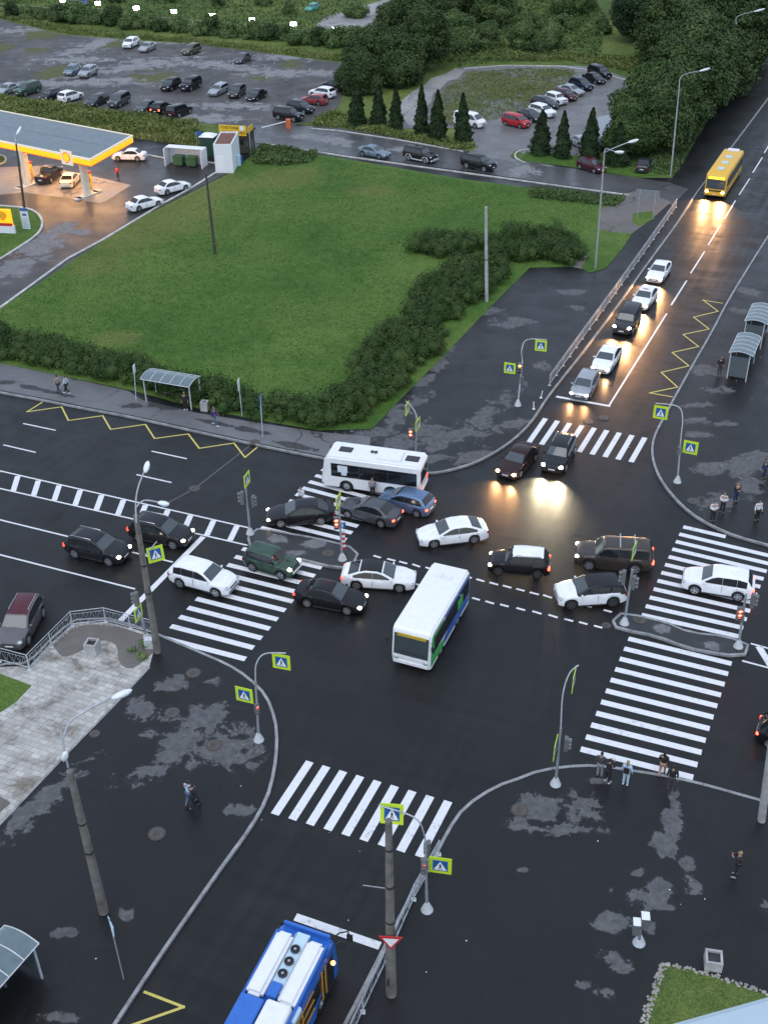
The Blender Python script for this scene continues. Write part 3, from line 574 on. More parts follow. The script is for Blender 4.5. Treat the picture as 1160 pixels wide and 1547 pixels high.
def car_meshes(kind):
    if kind in CACHE: return CACHE[kind]
    S = CARS[kind]; S['win'] = [S['win'][0]]+[(S['win'][i-1][1]-.025, S['win'][i][1]) for i in range(1, len(S['win']))]; L, W, H, belt, gc, wr = S['L'], S['W'], S['H'], S['belt'], S['gc'], S['wr']; top = S['top']; hw = W/2
    out = {}
    # lower body
    xs = set(round(x, 3) for x in np.linspace(L/2, -L/2, 23)); ar = wr+.06
    for ax in (S['fa'], S['ra']):
        for t in np.linspace(0, math.pi, 11): xs.add(round(ax+ar*math.cos(t), 3))
        xs.add(round(ax+ar+.01, 3)); xs.add(round(ax-ar-.01, 3))
    for x, z in top: xs.add(round(x, 3))
    xs.add(round(L/2-.03, 3)); xs.add(round(-L/2+.03, 3)); xs = sorted(xs, reverse=True)
    mb = MB(); rings = []
    for x in xs:
        t = abs(x)/(L/2); w = hw*(1-.17*t**7-.05*t**2.5)
        zt = lerpf(top, x); zb = gc+.06*max(0, (t-.85)/.15)
        for ax in (S['fa'], S['ra']):
            if abs(x-ax) <= ar: zb = max(zb, wr+math.sqrt(max(ar*ar-(x-ax)**2, 0))-.02)
        zb = min(zb, zt-.14); h = zt-zb
        bul = 1.0
        for ax in (S['fa'], S['ra']):
            d = abs(x-ax)/ar
            if d < 1.25: bul = max(bul, 1+.012*(1-max(0, d-.8)/.45))
        w *= bul
        half = [(0, zb), (.78*w, zb), (.955*w, zb+.02), (1.0*w, zb+h*.28), (.995*w, zb+h*.55), (.972*w, zb+h*.80), (.90*w, zt-.015), (.62*w, zt+.012), (0, zt+.028)]
        ring = [(x, -y, z) for y, z in half]+[(x, y, z) for y, z in reversed(half[1:-1])]
        rings.append(ring)
    n = len(rings[0]); vs = [v for r_ in rings for v in r_]; fs = []
    for i in range(len(rings)-1):
        for k in range(n):
            q = (k+1) % n; fs.append((i*n+k, i*n+q, (i+1)*n+q, (i+1)*n+k))
    fs.append(tuple(range(n-1, -1, -1))); fs.append(tuple(range((len(rings)-1)*n, len(rings)*n)))
    mb.add(vs, fs)
    # underbody, bumper strips, grille
    mb.mat(1).box((0, 0, gc+.17), (L*.9, W*.66, .3))
    zf = lerpf(top, L/2-.05)
    mb.box((L/2-.045, 0, zf-.10), (.12, W*.46, .11)); mb.box((L/2-.05, 0, gc+.17), (.12, W*.66, .10)); mb.box((-L/2+.05, 0, gc+.14), (.12, W*.66, .10))
    for sy in (-1, 1): mb.box(((S['fa']+S['ra'])/2, sy*(hw*.965), gc+.045), (S['fa']-S['ra']-2*ar, .06, .09))
    # door seams
    zs = gc+.16
    for (a, b) in S['win'][:2]:
        for sy in (-1, 1): mb.box((b-.03, sy*hw*.985, (zs+belt)/2-.02), (.018, .035, belt-zs-.10))
    mb.mat(2)
    for sx in (1, -1): mb.box((sx*(L/2+.005-(.0 if sx > 0 else -.0)), 0, gc+.3 if sx > 0 else gc+.42), (.03, .5, .11))
    mb.mat(0)
    for (a, b) in S['win'][:2]:
        for sy in (-1, 1): mb.box((b+.14, sy*hw*.992, belt-.12), (.16, .03, .03))
    out['body'] = (mb.mesh('body', 38), ['paint', 'dark', 'plate'])
    # cabin
    cab = S['cab']; Wb, Wt = hw*.935, hw*.74; mb = MB(); rings = []
    def wz(z): return Wb-(Wb-Wt)*max(0, min(1, (z-belt)/(H-belt)))
    for i, (x, z) in enumerate(cab):
        e = i in (0, len(cab)-1); w = wz(z); cr = 0 if e else .025
        zz_ = z-.04 if not e else z-.06
        half = [(Wb+.0, belt-.10), (w+.002, zz_), (w-.05, z), (w*.55, z+cr*.8), (0, z+cr)]
        rings.append([(x, -a, b) for a, b in half]+[(x, a, b) for a, b in reversed(half[:-1])])
    n = len(rings[0]); vs = [v for r_ in rings for v in r_]; fs = []
    for i in range(len(rings)-1):
        for k in range(n-1): fs.append((i*n+k, i*n+k+1, (i+1)*n+k+1, (i+1)*n+k))
    mb.add(vs, fs); out['cabin'] = (mb.mesh('cabin', 50), ['paint'])
    # windscreen and rear window
    def pane(a, b, name, lo=.06, hi=.95):
        (x0, z0), (x1, z1) = a, b; nx, nz = (z1-z0), -(x1-x0); l = math.hypot(nx, nz); nx /= l; nz /= l
        if nz < 0: nx, nz = -nx, -nz
        mb = MB(); vs = []; fs = []; m = 6
        for j, v in enumerate((lo, hi)):
            x = x0+(x1-x0)*v+nx*.012; z = z0+(z1-z0)*v+nz*.012; w = wz(z)-.085
            for i in range(m+1):
                u = -1+2*i/m; vs.append((x+nx*.02*(1-u*u)*v, u*w, z+nz*.024*(1-u*u)*v))
        for i in range(m): fs.append((i, i+1, m+2+i, m+1+i))
        mb.add(vs, fs); return mb.mesh(name, 60)
    out['windscreen'] = (pane(cab[0], cab[1], 'windscreen', .1), ['screen'])
    k = -2
    out['rear_window'] = (pane(cab[-1], cab[-2], 'rear_window', .12), ['glass'])
    # side windows
    def ztop(x): return lerpf(cab, x)-.085
    sides = []
    for a, b in S['win']:
        for sy in (-1, 1):
            mb = MB(); pts = []
            zb0 = belt+.035; xa, xb = a, b
            while ztop(xa) < zb0+.02 and xa > xb: xa -= .02
            while ztop(xb) < zb0+.02 and xb < xa: xb += .02
            mids = [x for x, _ in cab if xb < x < xa]
            poly = [(xa, zb0), (xa, max(zb0+.01, ztop(xa)))]+[(x, ztop(x)) for x in mids]+[(xb, ztop(xb)), (xb, zb0)]
            vs = [(x, sy*(wz(z)+.012+.012), z) for x, z in poly]
            f = list(range(len(vs)));
            if sy < 0: f = f[::-1]
            mb.add(vs, [tuple(f)]); sides.append(mb.mesh('side_window'))
    out['side_window'] = (sides, ['glass'])
    # wheels
    mb = MB(); mb.tube([(0, -.105, 0), (0, -.09, 0), (0, .09, 0), (0, .105, 0)], [wr*.9, wr, wr, wr*.9], 22); out['wheel'] = (mb.mesh('wheel', 40), ['black'])
    mb = MB(); mb.tube([(0, .1, 0), (0, .113, 0)], wr*.60, 18); mb.mat(0)
    mb2 = MB(); mb2.mat(1).tube([(0, .112, 0), (0, .115, 0)], wr*.66, 20)
    mb2.mat(0)
    for q in range(5):
        a = 2*math.pi*q/5; mb2.bar((0, .125, 0), (math.cos(a)*wr*.6, .122, math.sin(a)*wr*.6), .03, wr*.26)
    mb2.tube([(0, .105, 0), (0, .13, 0)], wr*.16, 10)
    ro = MB(); nn = 20; vs = []; fs = []
    for i in range(nn):
        a = 2*math.pi*i/nn
        for rr, yy in ((wr*.68, .106), (wr*.68, .13), (wr*.58, .13), (wr*.58, .108)): vs.append((math.cos(a)*rr, yy, math.sin(a)*rr))
    for i in range(nn):
        j = (i+1) % nn
        for q in range(3): fs.append((i*4+q, j*4+q, j*4+q+1, i*4+q+1))
    mb2.add(vs, fs); out['rim'] = (mb2.mesh('rim', 30), ['rim', 'black'])
    # lamps
    zh = lerpf(top, L/2-.12)-.07; mb = MB(); mb.sphere((0, 0, 0), 1, 12, 8, (.16, .20, .085)); out['headlight'] = (mb.mesh('headlight', 60), ['hl_off'])
    zt_ = lerpf(top, -L/2+.05)-.12; mb = MB(); mb.box((0, 0, 0), (.14, .26, .15 if belt < 1.02 else .26)); out['taillight'] = (mb.mesh('taillight', 30, .03), ['tl_off'])
    mb = MB(); mb.sphere((0, 0, 0), 1, 10, 6, (.07, .12, .08)); out['mirror'] = (mb.mesh('mirror', 60), ['paint'])
    S['zh'] = zh; S['zt'] = zt_
    # roof rails
    mb = MB(); x0, x1 = cab[2][0]-.05, cab[-2][0]+.15
    mb.tube([(x0, 0, 0), (x0-.08, 0, .055), (x1+.08, 0, .055), (x1, 0, 0)], .022, 6); out['rail'] = (mb.mesh('roof_rail', 40), ['chrome'])
    CACHE[kind] = out; return out
def paint(name, col, metal=.25, rough=.28):
    m = flat(name, col, rough, metal, .10, 2.0, spec=.35, coat=.15); return m
PA = {k: paint('car_paint_'+k, c, mt) for k, c, mt in [('white', (.82, .83, .85), 0), ('silver', (.42, .44, .46), .6), ('black', (.012, .012, .014), .2), ('nearblack', (.022, .024, .028), .3), ('grey', (.10, .105, .115), .5), ('darkgrey', (.045, .047, .052), .4),
    ('blue', (.14, .22, .36), .5), ('navy', (.02, .03, .06), .3), ('green', (.045, .085, .06), .2), ('brown', (.075, .062, .055), .5), ('maroon', (.075, .012, .022), .3), ('darkmaroon', (.035, .016, .018), .3), ('red', (.42, .025, .03), .1), ('pinkred', (.30, .05, .06), .2), ('olive', (.12, .11, .07), .3), ('cream', (.7, .66, .55), 0),
    ('bluegrey', (.20, .26, .32), .5), ('greige', (.16, .15, .155), .5), ('teal', (.05, .35, .28), 0), ('roofred', (.09, .02, .03), .2)]}
def beam(parent, loc, yaw, col, W_, size=100, blend=.6, pitch=-9):
    d = bpy.data.lights.new('headlamp_beam', 'SPOT'); d.energy = W_; d.color = col; d.spot_size = R(size); d.spot_blend = blend; d.shadow_soft_size = .09
    o = bpy.data.objects.new('headlamp_beam', d); COL.objects.link(o); o.parent = parent; o.location = loc
    o.rotation_euler = Vector((math.cos(R(pitch)), 0, math.sin(R(pitch)))).to_track_quat('-Z', 'Y').to_euler()
WARM = (1, .50, .2); PALE = (1, .80, .5)
def car(kind, color, front, rear, label, cat='car', name='car', group=None, z=.0, hl=None, tl=None, roof=None, rails=False, rim='rim', scale=1.0, glass=None, cross=False, cabc=None, watt=0, bcol=WARM, extra=None, center=None, hz=.62):
    S = CARS[kind]; ms = car_meshes(kind)
    f = P(*front, z+hz); r = P(*rear, z+hz); c = (f+r)/2 if center is None else P(*center, z+hz)
    yaw = math.atan2(f.y-r.y, f.x-r.x)
    t = empty(name, (c.x, c.y, z), yaw); t.scale = (scale,)*3; tag(t, label, cat, group)
    p = PA[color]; sub = {'paint': p, 'dark': M['dark'], 'plate': M['plate'], 'glass': M['glass'], 'screen': M['screen'], 'black': M['black'], 'rim': M[rim], 'hl_off': M['hl_off'], 'tl_off': M['tl_off'], 'chrome': M['chrome']}
    def add(key, loc=None, rz=0, par=None, over=None, me=None, name_=None):
        m_, mats = ms[key]; m_ = me or m_
        mm = [sub[k] for k in mats] if over is None else over
        o = link(name_ or key, m_, par or t, mm)
        if loc: o.location = loc
        if rz: o.rotation_euler = (0, 0, rz)
        return o
    add('body'); add('cabin', over=[PA[cabc]] if cabc else None)
    if roof:
        cb = S['cab']; mb = MB(); vs = []; Wb, Wt = hw0(S)*.935, hw0(S)*.74; q = cb[1:-1]
        for i, (x, z) in enumerate(q):
            w = Wb-(Wb-Wt)*max(0, min(1, (z-S['belt'])/(S['H']-S['belt'])))-.035
            x += (-.03 if i == 0 else (.03 if i == len(q)-1 else 0)); vs += [(x, -w, z+.008), (x, -w*.5, z+.032), (x, 0, z+.040), (x, w*.5, z+.032), (x, w, z+.008)]
        mb.add(vs, [(5*i+k, 5*i+k+1, 5*i+k+6, 5*i+k+5) for i in range(len(q)-1) for k in range(4)]); cb = mb.build('roof_panel', PA[roof], t, 60)
        cb['label'] = {'white': 'white roof and pillars', 'black': 'black glass roof', 'roofred': 'dark red roof'}.get(roof, roof+' roof')
    add('windscreen'); add('rear_window')
    for me in ms['side_window'][0]: add('side_window', me=me)
    hw = S['W']/2; wr = S['wr']
    for ax in (S['fa'], S['ra']):
        for sy in (-1, 1):
            w = add('wheel', (ax, sy*(hw-.115), wr), math.pi if sy < 0 else 0); add('rim', par=w)
    for sy in (-1, 1):
        h = add('headlight', (S['L']/2-.15, sy*(hw*.70), S['zh']), over=[M[hl]] if hl else None); h.rotation_euler = (0, R(12), -sy*R(22))
        add('taillight', (-S['L']/2+.06, sy*(hw*.74), S['zt']), over=[M[tl]] if tl else None)
        mx = S['cab'][0][0]-.28; add('mirror', (mx, sy*(hw+.05), S['belt']+.04))
        if hl and watt: beam(t, (S['L']/2+.06, sy*hw*.70, S['zh']), 0, bcol, watt)
        if rails:
            q = S['cab'][2][1]; o = add('rail', (0, sy*(hw*.66), q+.005), name_='roof_rail')
            o.rotation_euler = (0, -math.atan2(S['cab'][-2][1]-q, S['cab'][-2][0]-S['cab'][2][0])+math.pi if False else 0, 0)
    if cross:
        for x in (-.3, -1.25):
            mb = MB(); mb.box((0, 0, 0), (.07, S['W']*.82, .04)); mb.box((0, S['W']*.36, -.04), (.05, .05, .06)); mb.box((0, -S['W']*.36, -.04), (.05, .05, .06)); o = mb.build('roof_bar', M['chrome'], t); o.location = (x, 0, S['H']+.06)
    if extra: extra(t, S)
    return t
def hw0(S): return S['W']/2
def taxi_sign(t, S):
    mb = MB(); mb.box((0, 0, .07), (.22, .75, .15), taper=.85); mb.mat(1); mb.box((.107, 0, .07), (.02, .5, .08)); o = mb.build('roof_sign', [M['signw'], M['signr']], t, bevel=.02); o.location = (0, 0, S['H']+.02)
def niva_extra(t, S):
    mb = MB(); mb.box((0, 0, 0), (.16, 1.25, .03)); mb.box((.0, 0, .05), (.5, .7, .02));
    o = mb.build('roof_lamp_bar', M['dark'], t); o.location = (.62, 0, 1.38); o.rotation_euler = (0, R(50), 0)
    mb = MB(); mb.sphere((0, 0, 0), 1, 10, 6, (.16, .12, .05)); o = mb.build('hood_scoop', M['dark'], t); o.location = (1.2, .1, 1.05)
    mb = MB(); mb.tube([(0, -.55, 0), (0, .55, 0)], .05, 8); mb.tube([(-.1, -.5, .25), (0, -.45, 0)], .03, 6); mb.tube([(-.1, .5, .25), (0, .45, 0)], .03, 6); o = mb.build('bull_bar', M['steel_pale'], t); o.location = (1.95, 0, .6)
    mb = MB(); mb.tube([(0, 0, 0), (.12, 0, 0)], .1, 12); o = mb.build('roof_light', M['tl_on'], t); o.location = (.55, .1, 1.22)
def spare(t, S):
    mb = MB(); mb.tube([(-.12, 0, 0), (.1, 0, 0)], .36, 20); o = mb.build('spare_wheel', M['black'], t); o.location = (-S['L']/2-.06, -.2, .95)
def twotone(t, S):
    mb = MB()
    for sy in (-1, 1):
        for ax in (S['fa'], S['ra']):
            pts = [(ax+(S['wr']+.1)*math.cos(a), sy*(S['W']/2+.015), S['wr']+(S['wr']+.1)*math.sin(a)) for a in np.linspace(-.1, math.pi+.1, 11)]
            mb.tube(pts, .055, 6)
        mb.box((0.1, sy*(S['W']/2), S['gc']+.1), (S['fa']-S['ra']-.9, .06, .14))
    mb.box((S['L']/2+.0, 0, S['gc']+.2), (.14, S['W']*.9, .2)); mb.build('side_cladding', M['steel_pale'], t, 40)
# --- the junction
A_ = car('suv', 'nearblack', (193, 838), (103, 817), 'black crossover with silver roof rails driving left of the leaning concrete pole', hl='hl_dim', tl='tl_dim', rails=True, watt=6, bcol=PALE)
car('suv', 'nearblack', (284, 812), (203, 795), 'black crossover behind the leaning concrete pole, nose at the stop line', hl='hl_dim', tl='tl_dim', rails=True, watt=6, bcol=PALE)
car('suv', 'greige', (14, 974), (50, 908), 'grey-brown car with dark red glass roof turning beside the lattice fence', roof='roofred', rails=True, hl=None)
car('suv', 'white', (352, 884), (264, 861), 'white crossover on the left crossing just past the stop line')
car('niva', 'green', (449, 860), (373, 838), 'dark green boxy off-roader with a lamp on its bonnet beside the left island', roof=None, hl='hl_dim', extra=niva_extra, watt=4, bcol=PALE)
car('sedan', 'black', (548, 909), (452, 891), 'black sedan below the white car with a black roof', hl='hl_dim', tl='tl_dim')
car('fastback', 'white', (627, 873), (518, 866), 'white fastback with black glass roof between the island and the white bus', roof='black', tl='tl_dim')
car('fastback', 'black', (408, 777), (500, 771), 'black fastback on the crossing, leftmost of the three cars beside the white bus', hl='hl_dim')
car('sedan', 'grey', (519, 759), (600, 782), 'grey sedan with lit brake lights beside the white bus', tl='tl_on')
car('hatch', 'blue', (578, 746), (650, 766), 'light blue hatchback with lit brake lights at the tail of the white bus', tl='tl_on')
car('fastback', 'white', (630, 809), (735, 797), 'white sedan crossing the middle of the junction above the turning bus')
car('mini', 'black', (739, 846), (830, 853), 'small black hatchback with white roof in the middle of the junction', roof='white', hl='hl_dim', tl='tl_on', rim='rimdark', rails=True)
car('bigsuv', 'brown', (868, 836), (987, 846), 'large brown off-road car with two silver roof bars', tl='tl_on', cross=True, scale=1.0, hl='hl_dim')
car('sportsuv', 'white', (838, 898), (944, 891), 'white crossover with black roof left of the right island', roof='black', cabc='black', rim='rimdark')
car('suv', 'white', (1030, 871), (1140, 889), 'white crossover standing on the right crossing', tl='tl_on')
car('sedan', 'darkmaroon', (765, 713), (800, 676), 'dark maroon sedan with orange headlights turning beside the upper crossing', hl='hl_warm', watt=300)
car('suv', 'nearblack', (833, 707), (856, 664), 'dark crossover with dazzling headlights leaving the upper crossing', hl='hl_white', rails=True, watt=1000, bcol=(1, .82, .52), hz=.7)
# --- queue at the upper stop line
car('hatch', 'silver', (874, 596), (893, 566), 'silver small car first in the queue at the upper stop line', tl=None, hl='hl_dim', watt=130)
car('fastback', 'white', (905, 558), (928, 523), 'white sedan second in the queue at the upper stop line', hl='hl_dim', watt=130, scale=.97)
car('jeep', 'darkgrey', (936, 502), (959, 466), 'dark off-road car third in the queue with lit headlights', hl='hl_white', watt=700, hz=.7)
car('sedan', 'white', (963, 463), (985, 434), 'white taxi with roof sign fourth in the queue', 'taxi', 'taxi', extra=taxi_sign, hl='hl_warm', watt=1300)
car('sedan', 'white', (986, 422), (1005, 396), 'white sedan last in the queue below the yellow bus', hl='hl_warm', watt=1200)
# --- parked on the lane
car('sedan', 'bluegrey', (590, 233), (540, 224), 'blue-grey sedan parked leftmost of three on the lane kerb', z=.15)
car('jeep', 'black', (663, 241), (607, 229), 'black off-roader with pale arches and sills parked on the lane', z=.15, extra=twotone)
car('jeep', 'black', (752, 253), (694, 241), 'all-black off-roader parked rightmost of three on the lane', z=.15, extra=spare)
car('hatch', 'maroon', (913, 255), (874, 243), 'maroon hatchback on the lane under the last small conifer', z=.16)
car('sedan', 'darkgrey', (976, 240), (969, 255), 'dark sedan seen end-on under the big trees beside the lane', z=.15, tl=None)
# --- right car park
G = 'cars parked in the right car park'
car('van', 'white', (739, 188), (681, 177), 'white van behind the third conifer', 'van', 'van', z=.16, group=G)
car('minivan', 'red', (803, 188), (757, 178), 'red minivan at the front of the car park', 'minivan', 'minivan', z=.16, group=G)
for k, col, fx, rx, lb in [('sedan', 'darkgrey', (814, 178), (788, 169), 'dark green-grey sedan half hidden between the red minivan and a white crossover'), ('suv', 'white', (841, 173), (798, 162), 'white crossover second behind the red minivan'), ('wagon', 'darkgrey', (845, 159), (802, 150), 'dark estate car behind the white crossover in the car park'),
        ('niva', 'white', (857, 154), (824, 145), 'boxy white off-roader in the middle of the car park row'), ('hatch', 'maroon', (873, 148), (836, 138), 'dark red hatchback in the middle of the car park row'), ('sedan', 'silver', (884, 140), (841, 131), 'old silver saloon behind the dark red hatchback'),
        ('suv', 'navy', (900, 134), (856, 121), 'navy crossover third from the far end of the car park row'), ('sedan', 'black', (919, 124), (876, 111), 'black sedan second from the far end of the car park row'), ('jeep', 'nearblack', (926, 116), (886, 104), 'dark off-roader at the far end of the car park row')]:
    car(k, col, fx, rx, lb, z=.16, group=G, roof=None)
car('sedan', 'silver', (864, 206), (886, 218), 'silver car parked behind the conifers at the puddle', z=.16, group=G)
car('hatch', 'navy', (893, 210), (914, 220), 'dark blue hatchback beside the silver car at the puddle', z=.16, group=G)
# --- gravel lot
G = 'cars parked on the gravel lot'
for k, col, fx, rx, lb in [('suv', 'white', (183, 72), (212, 58), 'white crossover left of a pair in the middle of the gravel lot'), ('sedan', 'silver', (208, 77), (237, 64), 'pale silver sedan right of a pair in the middle of the gravel lot'),
        ('suv', 'olive', (275, 80), (303, 70), 'olive crossover alone at the back of the gravel lot'), ('sedan', 'grey', (353, 94), (379, 81), 'grey sedan alone at the right back of the gravel lot'),
        ('hatch', 'bluegrey', (95, 113), (123, 98), 'blue-grey car left of a pair at the weedy patch'), ('suv', 'silver', (117, 116), (149, 101), 'silver crossover right of a pair at the weedy patch'),
        ('suv', 'black', (245, 134), (271, 122), 'black crossover leftmost of the five in the middle row'), ('jeep', 'black', (272, 135), (304, 121), 'black long off-roader second of the five in the middle row'), ('wagon', 'silver', (313, 143), (347, 127), 'silver estate car in the centre of the middle row'),
        ('suv', 'darkgrey', (346, 147), (370, 130), 'dark grey crossover right of the silver estate car'), ('sedan', 'black', (373, 150), (402, 136), 'black sedan rightmost in the middle row'),
        ('sedan', 'silver', (-3, 139), (26, 129), 'silver-white sedan at the left edge of the lot'), ('jeep', 'green', (26, 140), (58, 131), 'dark green off-roader next to the silver-white sedan at the left edge'), ('hatch', 'black', (62, 148), (92, 138), 'black hatchback beside a white crossover in the near row'),
        ('suv', 'white', (124, 140), (89, 151), 'white crossover facing away in the near row'), ('wagon', 'darkgrey', (133, 157), (160, 146), 'dark estate car between two crossovers in the near row'), ('jeep', 'grey', (163, 161), (197, 144), 'grey tall off-roader in the near row'),
        ('sedan', 'grey', (206, 167), (236, 154), 'grey-green sedan third from the right end of the near row'), ('suv', 'black', (257, 156), (231, 170), 'black crossover showing a red tail lamp in the near row'), ('jeep', 'black', (289, 161), (253, 175), 'black off-roader at the right end of the near row'),
        ('jeep', 'black', (464, 178), (408, 170), 'black off-roader nearest to the orange barrier'), ('suv', 'nearblack', (479, 167), (430, 157), 'dark crossover behind the off-roader at the barrier'), ('wagon', 'pinkred', (448, 147), (500, 153), 'faded red estate car parked before the bushes'),
        ('suv', 'white', (462, 136), (512, 144), 'white crossover parked before the bushes beside the faded red estate'), ('suv', 'darkgrey', (490, 125), (522, 132), 'dark car almost hidden by the bushes at the lot edge')]:
    car(k, col, fx, rx, lb, z=.145, group=G, tl='tl_on' if 'red tail' in lb else None, hz=.6)
# --- filling station
G = 'cars at the filling station'
car('pickup', 'nearblack', (86, 255), (62, 272), 'black pickup at the pumps', 'pickup', 'pickup', z=.16, group=G)
car('sedan', 'cream', (114, 261), (98, 279), 'pale sedan under the canopy beside the near pump', z=.16, group=G)
car('sedan', 'white', (170, 233), (221, 234), 'white sedan beyond the canopy corner', z=.16, group=G)
car('sedan', 'white', (242, 299), (194, 312), 'white sedan at the yard kerb farther from the white cabin', z=.16, group=G)
car('sedan', 'white', (284, 275), (237, 287), 'white sedan on the yard kerb nearest the white cabin', z=.16, group=G)
car('hatch', 'black', (1237, 1123), (1168, 1104), 'dark car whose red tail lamp just enters the right edge of the photo', tl='tl_on')
car('hatch', 'teal', (466, 13), (478, 9), 'turquoise vehicle in the far weeds beyond the fence', z=.15)
car('van', 'blue', (113, 1), (127, 4), 'blue van behind the far fence', 'van', 'van', z=.15)

# ------------------------------------------------------------------ buses
def bus(name, label, L, W, H, front, rear, zr, body, roofm, floor=.35, wheels=None, win_z=(1.25, 2.35), stripe_m=None, side=None, glass='glass', hl=None, tl=None, watt=0, bcol=WARM, skirt=None, hatch=(), frontm=None, scale=1.0, doors=(), ws=(1.15, 2.45), panes=6, openside=None, board=None, wintop=None):
    f = P(*front, zr); r = P(*rear, zr); c = (f+r)/2; yaw = math.atan2(f.y-r.y, f.x-r.x)
    d = (f-r).normalized(); c = f-d*L/2*scale
    t = empty(name, (c.x, c.y, 0), yaw); t.scale = (scale,)*3; tag(t, label, 'bus' if name != 'trolleybus' else 'trolleybus')
    wheels = wheels or (L/2-1.9, -L/2+2.2); wr = .46
    # body as side outline with arches extruded then shell sections
    ar = wr+.09; pts = [(-L/2, floor)]
    for ax in sorted(wheels):
        pts.append((ax-ar, floor))
        for a in np.linspace(math.pi, 0, 9)[0:]: pts.append((ax+ar*math.cos(a), max(floor, wr+ar*math.sin(a))))
        pts.append((ax+ar, floor))
    pts += [(L/2-.1, floor), (L/2, floor+.5), (L/2-.02, 1.2), (L/2-.22, H-.3), (L/2-.32, H-.12), (L/2-.55, H), (-L/2+.2, H), (-L/2, H-.25)]
    cl = [pts[0]]
    for p in pts[1:]:
        if math.hypot(p[0]-cl[-1][0], p[1]-cl[-1][1]) > .004: cl.append(p)
    mb = MB(); n = len(cl); ys = [-W/2, W/2]
    vs = [(x, -W/2, z) for x, z in cl]+[(x, W/2, z) for x, z in cl]
    tr = tessellate_polygon([[Vector((x, z, 0)) for x, z in cl]]); fs = []
    for a, b, c_ in tr:
        cr = (cl[b][0]-cl[a][0])*(cl[c_][1]-cl[a][1])-(cl[b][1]-cl[a][1])*(cl[c_][0]-cl[a][0])
        if cr < 0: a, c_ = c_, a
        fs.append((a, b, c_)); fs.append((c_+n, b+n, a+n))
    for i in range(n):
        j = (i+1) % n; fs.append((j, i, i+n, j+n))
    mb.add(vs, fs); me = mb.mesh('body')
    bm = bmesh.new(); bm.from_mesh(me)
    ed = [e for e in bm.edges if abs(e.verts[0].co.y-e.verts[1].co.y) < 1e-4 and e.is_manifold and e.calc_face_angle(0) > 1 and min(e.verts[0].co.z, e.verts[1].co.z) > 1.3 or (abs(e.verts[0].co.z-e.verts[1].co.z) > .3 and abs(e.verts[0].co.y-e.verts[1].co.y) < 1e-4 and e.is_manifold and e.calc_face_angle(0) > 1)]
    bmesh.ops.bevel(bm, geom=ed, offset=.12, segments=3, affect='EDGES', clamp_overlap=True)
    for fce in bm.faces:
        ctr = fce.calc_center_median()
        fce.material_index = 1 if (ctr.z > H-.16 and fce.normal.z > .5) else (2 if skirt and ctr.z < 1.0 else 0)
    bm.to_mesh(me); bm.free(); me.polygons.foreach_set('use_smooth', [True]*len(me.polygons)); me.set_sharp_from_angle(angle=R(35))
    link('body', me, t, [M[body], M[roofm], M[skirt] if skirt else M[body]])
    mb = MB(); mb.box((0, 0, .5), (L*.94, W*.7, .4)); mb.build('chassis', M['dark'], t)
    # windows
    z0, z1 = win_z; x1 = L/2-.75; x0 = -L/2+.25; pw = (x1-x0)/panes
    for sy in (-1, 1):
        mb = MB(); mb.box(((x0+x1)/2, sy*(W/2), (z0+z1)/2), (x1-x0, .02, z1-z0)); mb.build('window_band', M['dark'], t)
        for i in range(panes):
            mb = MB(); cx = x0+pw*(i+.5); mb.box((cx, sy*(W/2+.008), (z0+z1)/2), (pw-.07, .02, z1-z0-.08)); mb.mat(1).box((cx, sy*(W/2+.022), z1-.28), (pw-.07, .012, .03)); mb.build('window', [M[glass], M['dark']], t)
    mb = MB(); w0, w1 = ws
    xa = L/2-.02+.012-(w0-1.2)*.11; xb = L/2-.22-.0+.012
    zt = min(w1, H-.32); xb = L/2-.02+(w0*0)-(zt-1.2)/(H-.3-1.2)*.20+.014; xa = L/2-.02-(w0-1.2)/(H-.3-1.2)*.20+.014
    vs = []; m = 6
    for x, z in ((xa, w0), (xb, zt)):
        for i in range(m+1):
            u = -1+2*i/m; vs.append((x+.02*(1-u*u), u*(W/2-.14), z))
    mb.add(vs, [(i, i+1, m+2+i, m+1+i) for i in range(m)]); mb.build('windscreen', M['screen'], t, 60)
    mb = MB(); mb.box((xa+.03, -.4, w0+.25), (.02, .9, .025)); mb.box((xa+.03, .5, w0+.25), (.02, .9, .025)); mb.build('wiper', M['dark'], t)
    mb = MB(); mb.box((-L/2+.0, 0, (z0+z1)/2+.05), (.03, W-.5, z1-z0-.1)); mb.build('rear_window', M[glass], t)
    mb = MB(); mb.box((L/2+.01, 0, floor+.22), (.08, W*.9, .26)); mb.build('bumper', M[frontm or body], t, bevel=.03)
    mb = MB(); mb.box((-L/2+.01, 0, floor+.22), (.12, W*.94, .26)); mb.build('bumper', M[frontm or body], t, bevel=.03)
    mb = MB(); mb.box((L/2+.012, 0, .98), (.03, W*.62, .16)); mb.build('grille', M['dark'] if not frontm else M['whitem'], t)
    mb = MB(); mb.box((L/2+.055, 0, floor+.24), (.02, .5, .11)); mb.build('number_plate', M['plate'], t)
    if board: mb = MB(); mb.box((L/2-.19, 0, H-.47), (.08, W*.74, .2)); mb.build('destination_board', M[board], t)
    for ax in wheels:
        for sy in (-1, 1):
            mb = MB(); mb.tube([(0, -.14, 0), (0, -.12, 0), (0, .12, 0), (0, .14, 0)], [wr*.92, wr, wr, wr*.92], 22); w = mb.build('wheel', M['black'], t, 40); w.location = (ax, sy*(W/2-.16), wr)
            w.rotation_euler = (0, 0, math.pi if sy < 0 else 0)
            mb = MB(); mb.tube([(0, .13, 0), (0, .15, 0)], [wr*.55, wr*.5], 18); mb.tube([(0, .14, 0), (0, .19, 0)], wr*.22, 12); mb.build('rim', M['rim'], w, 40)
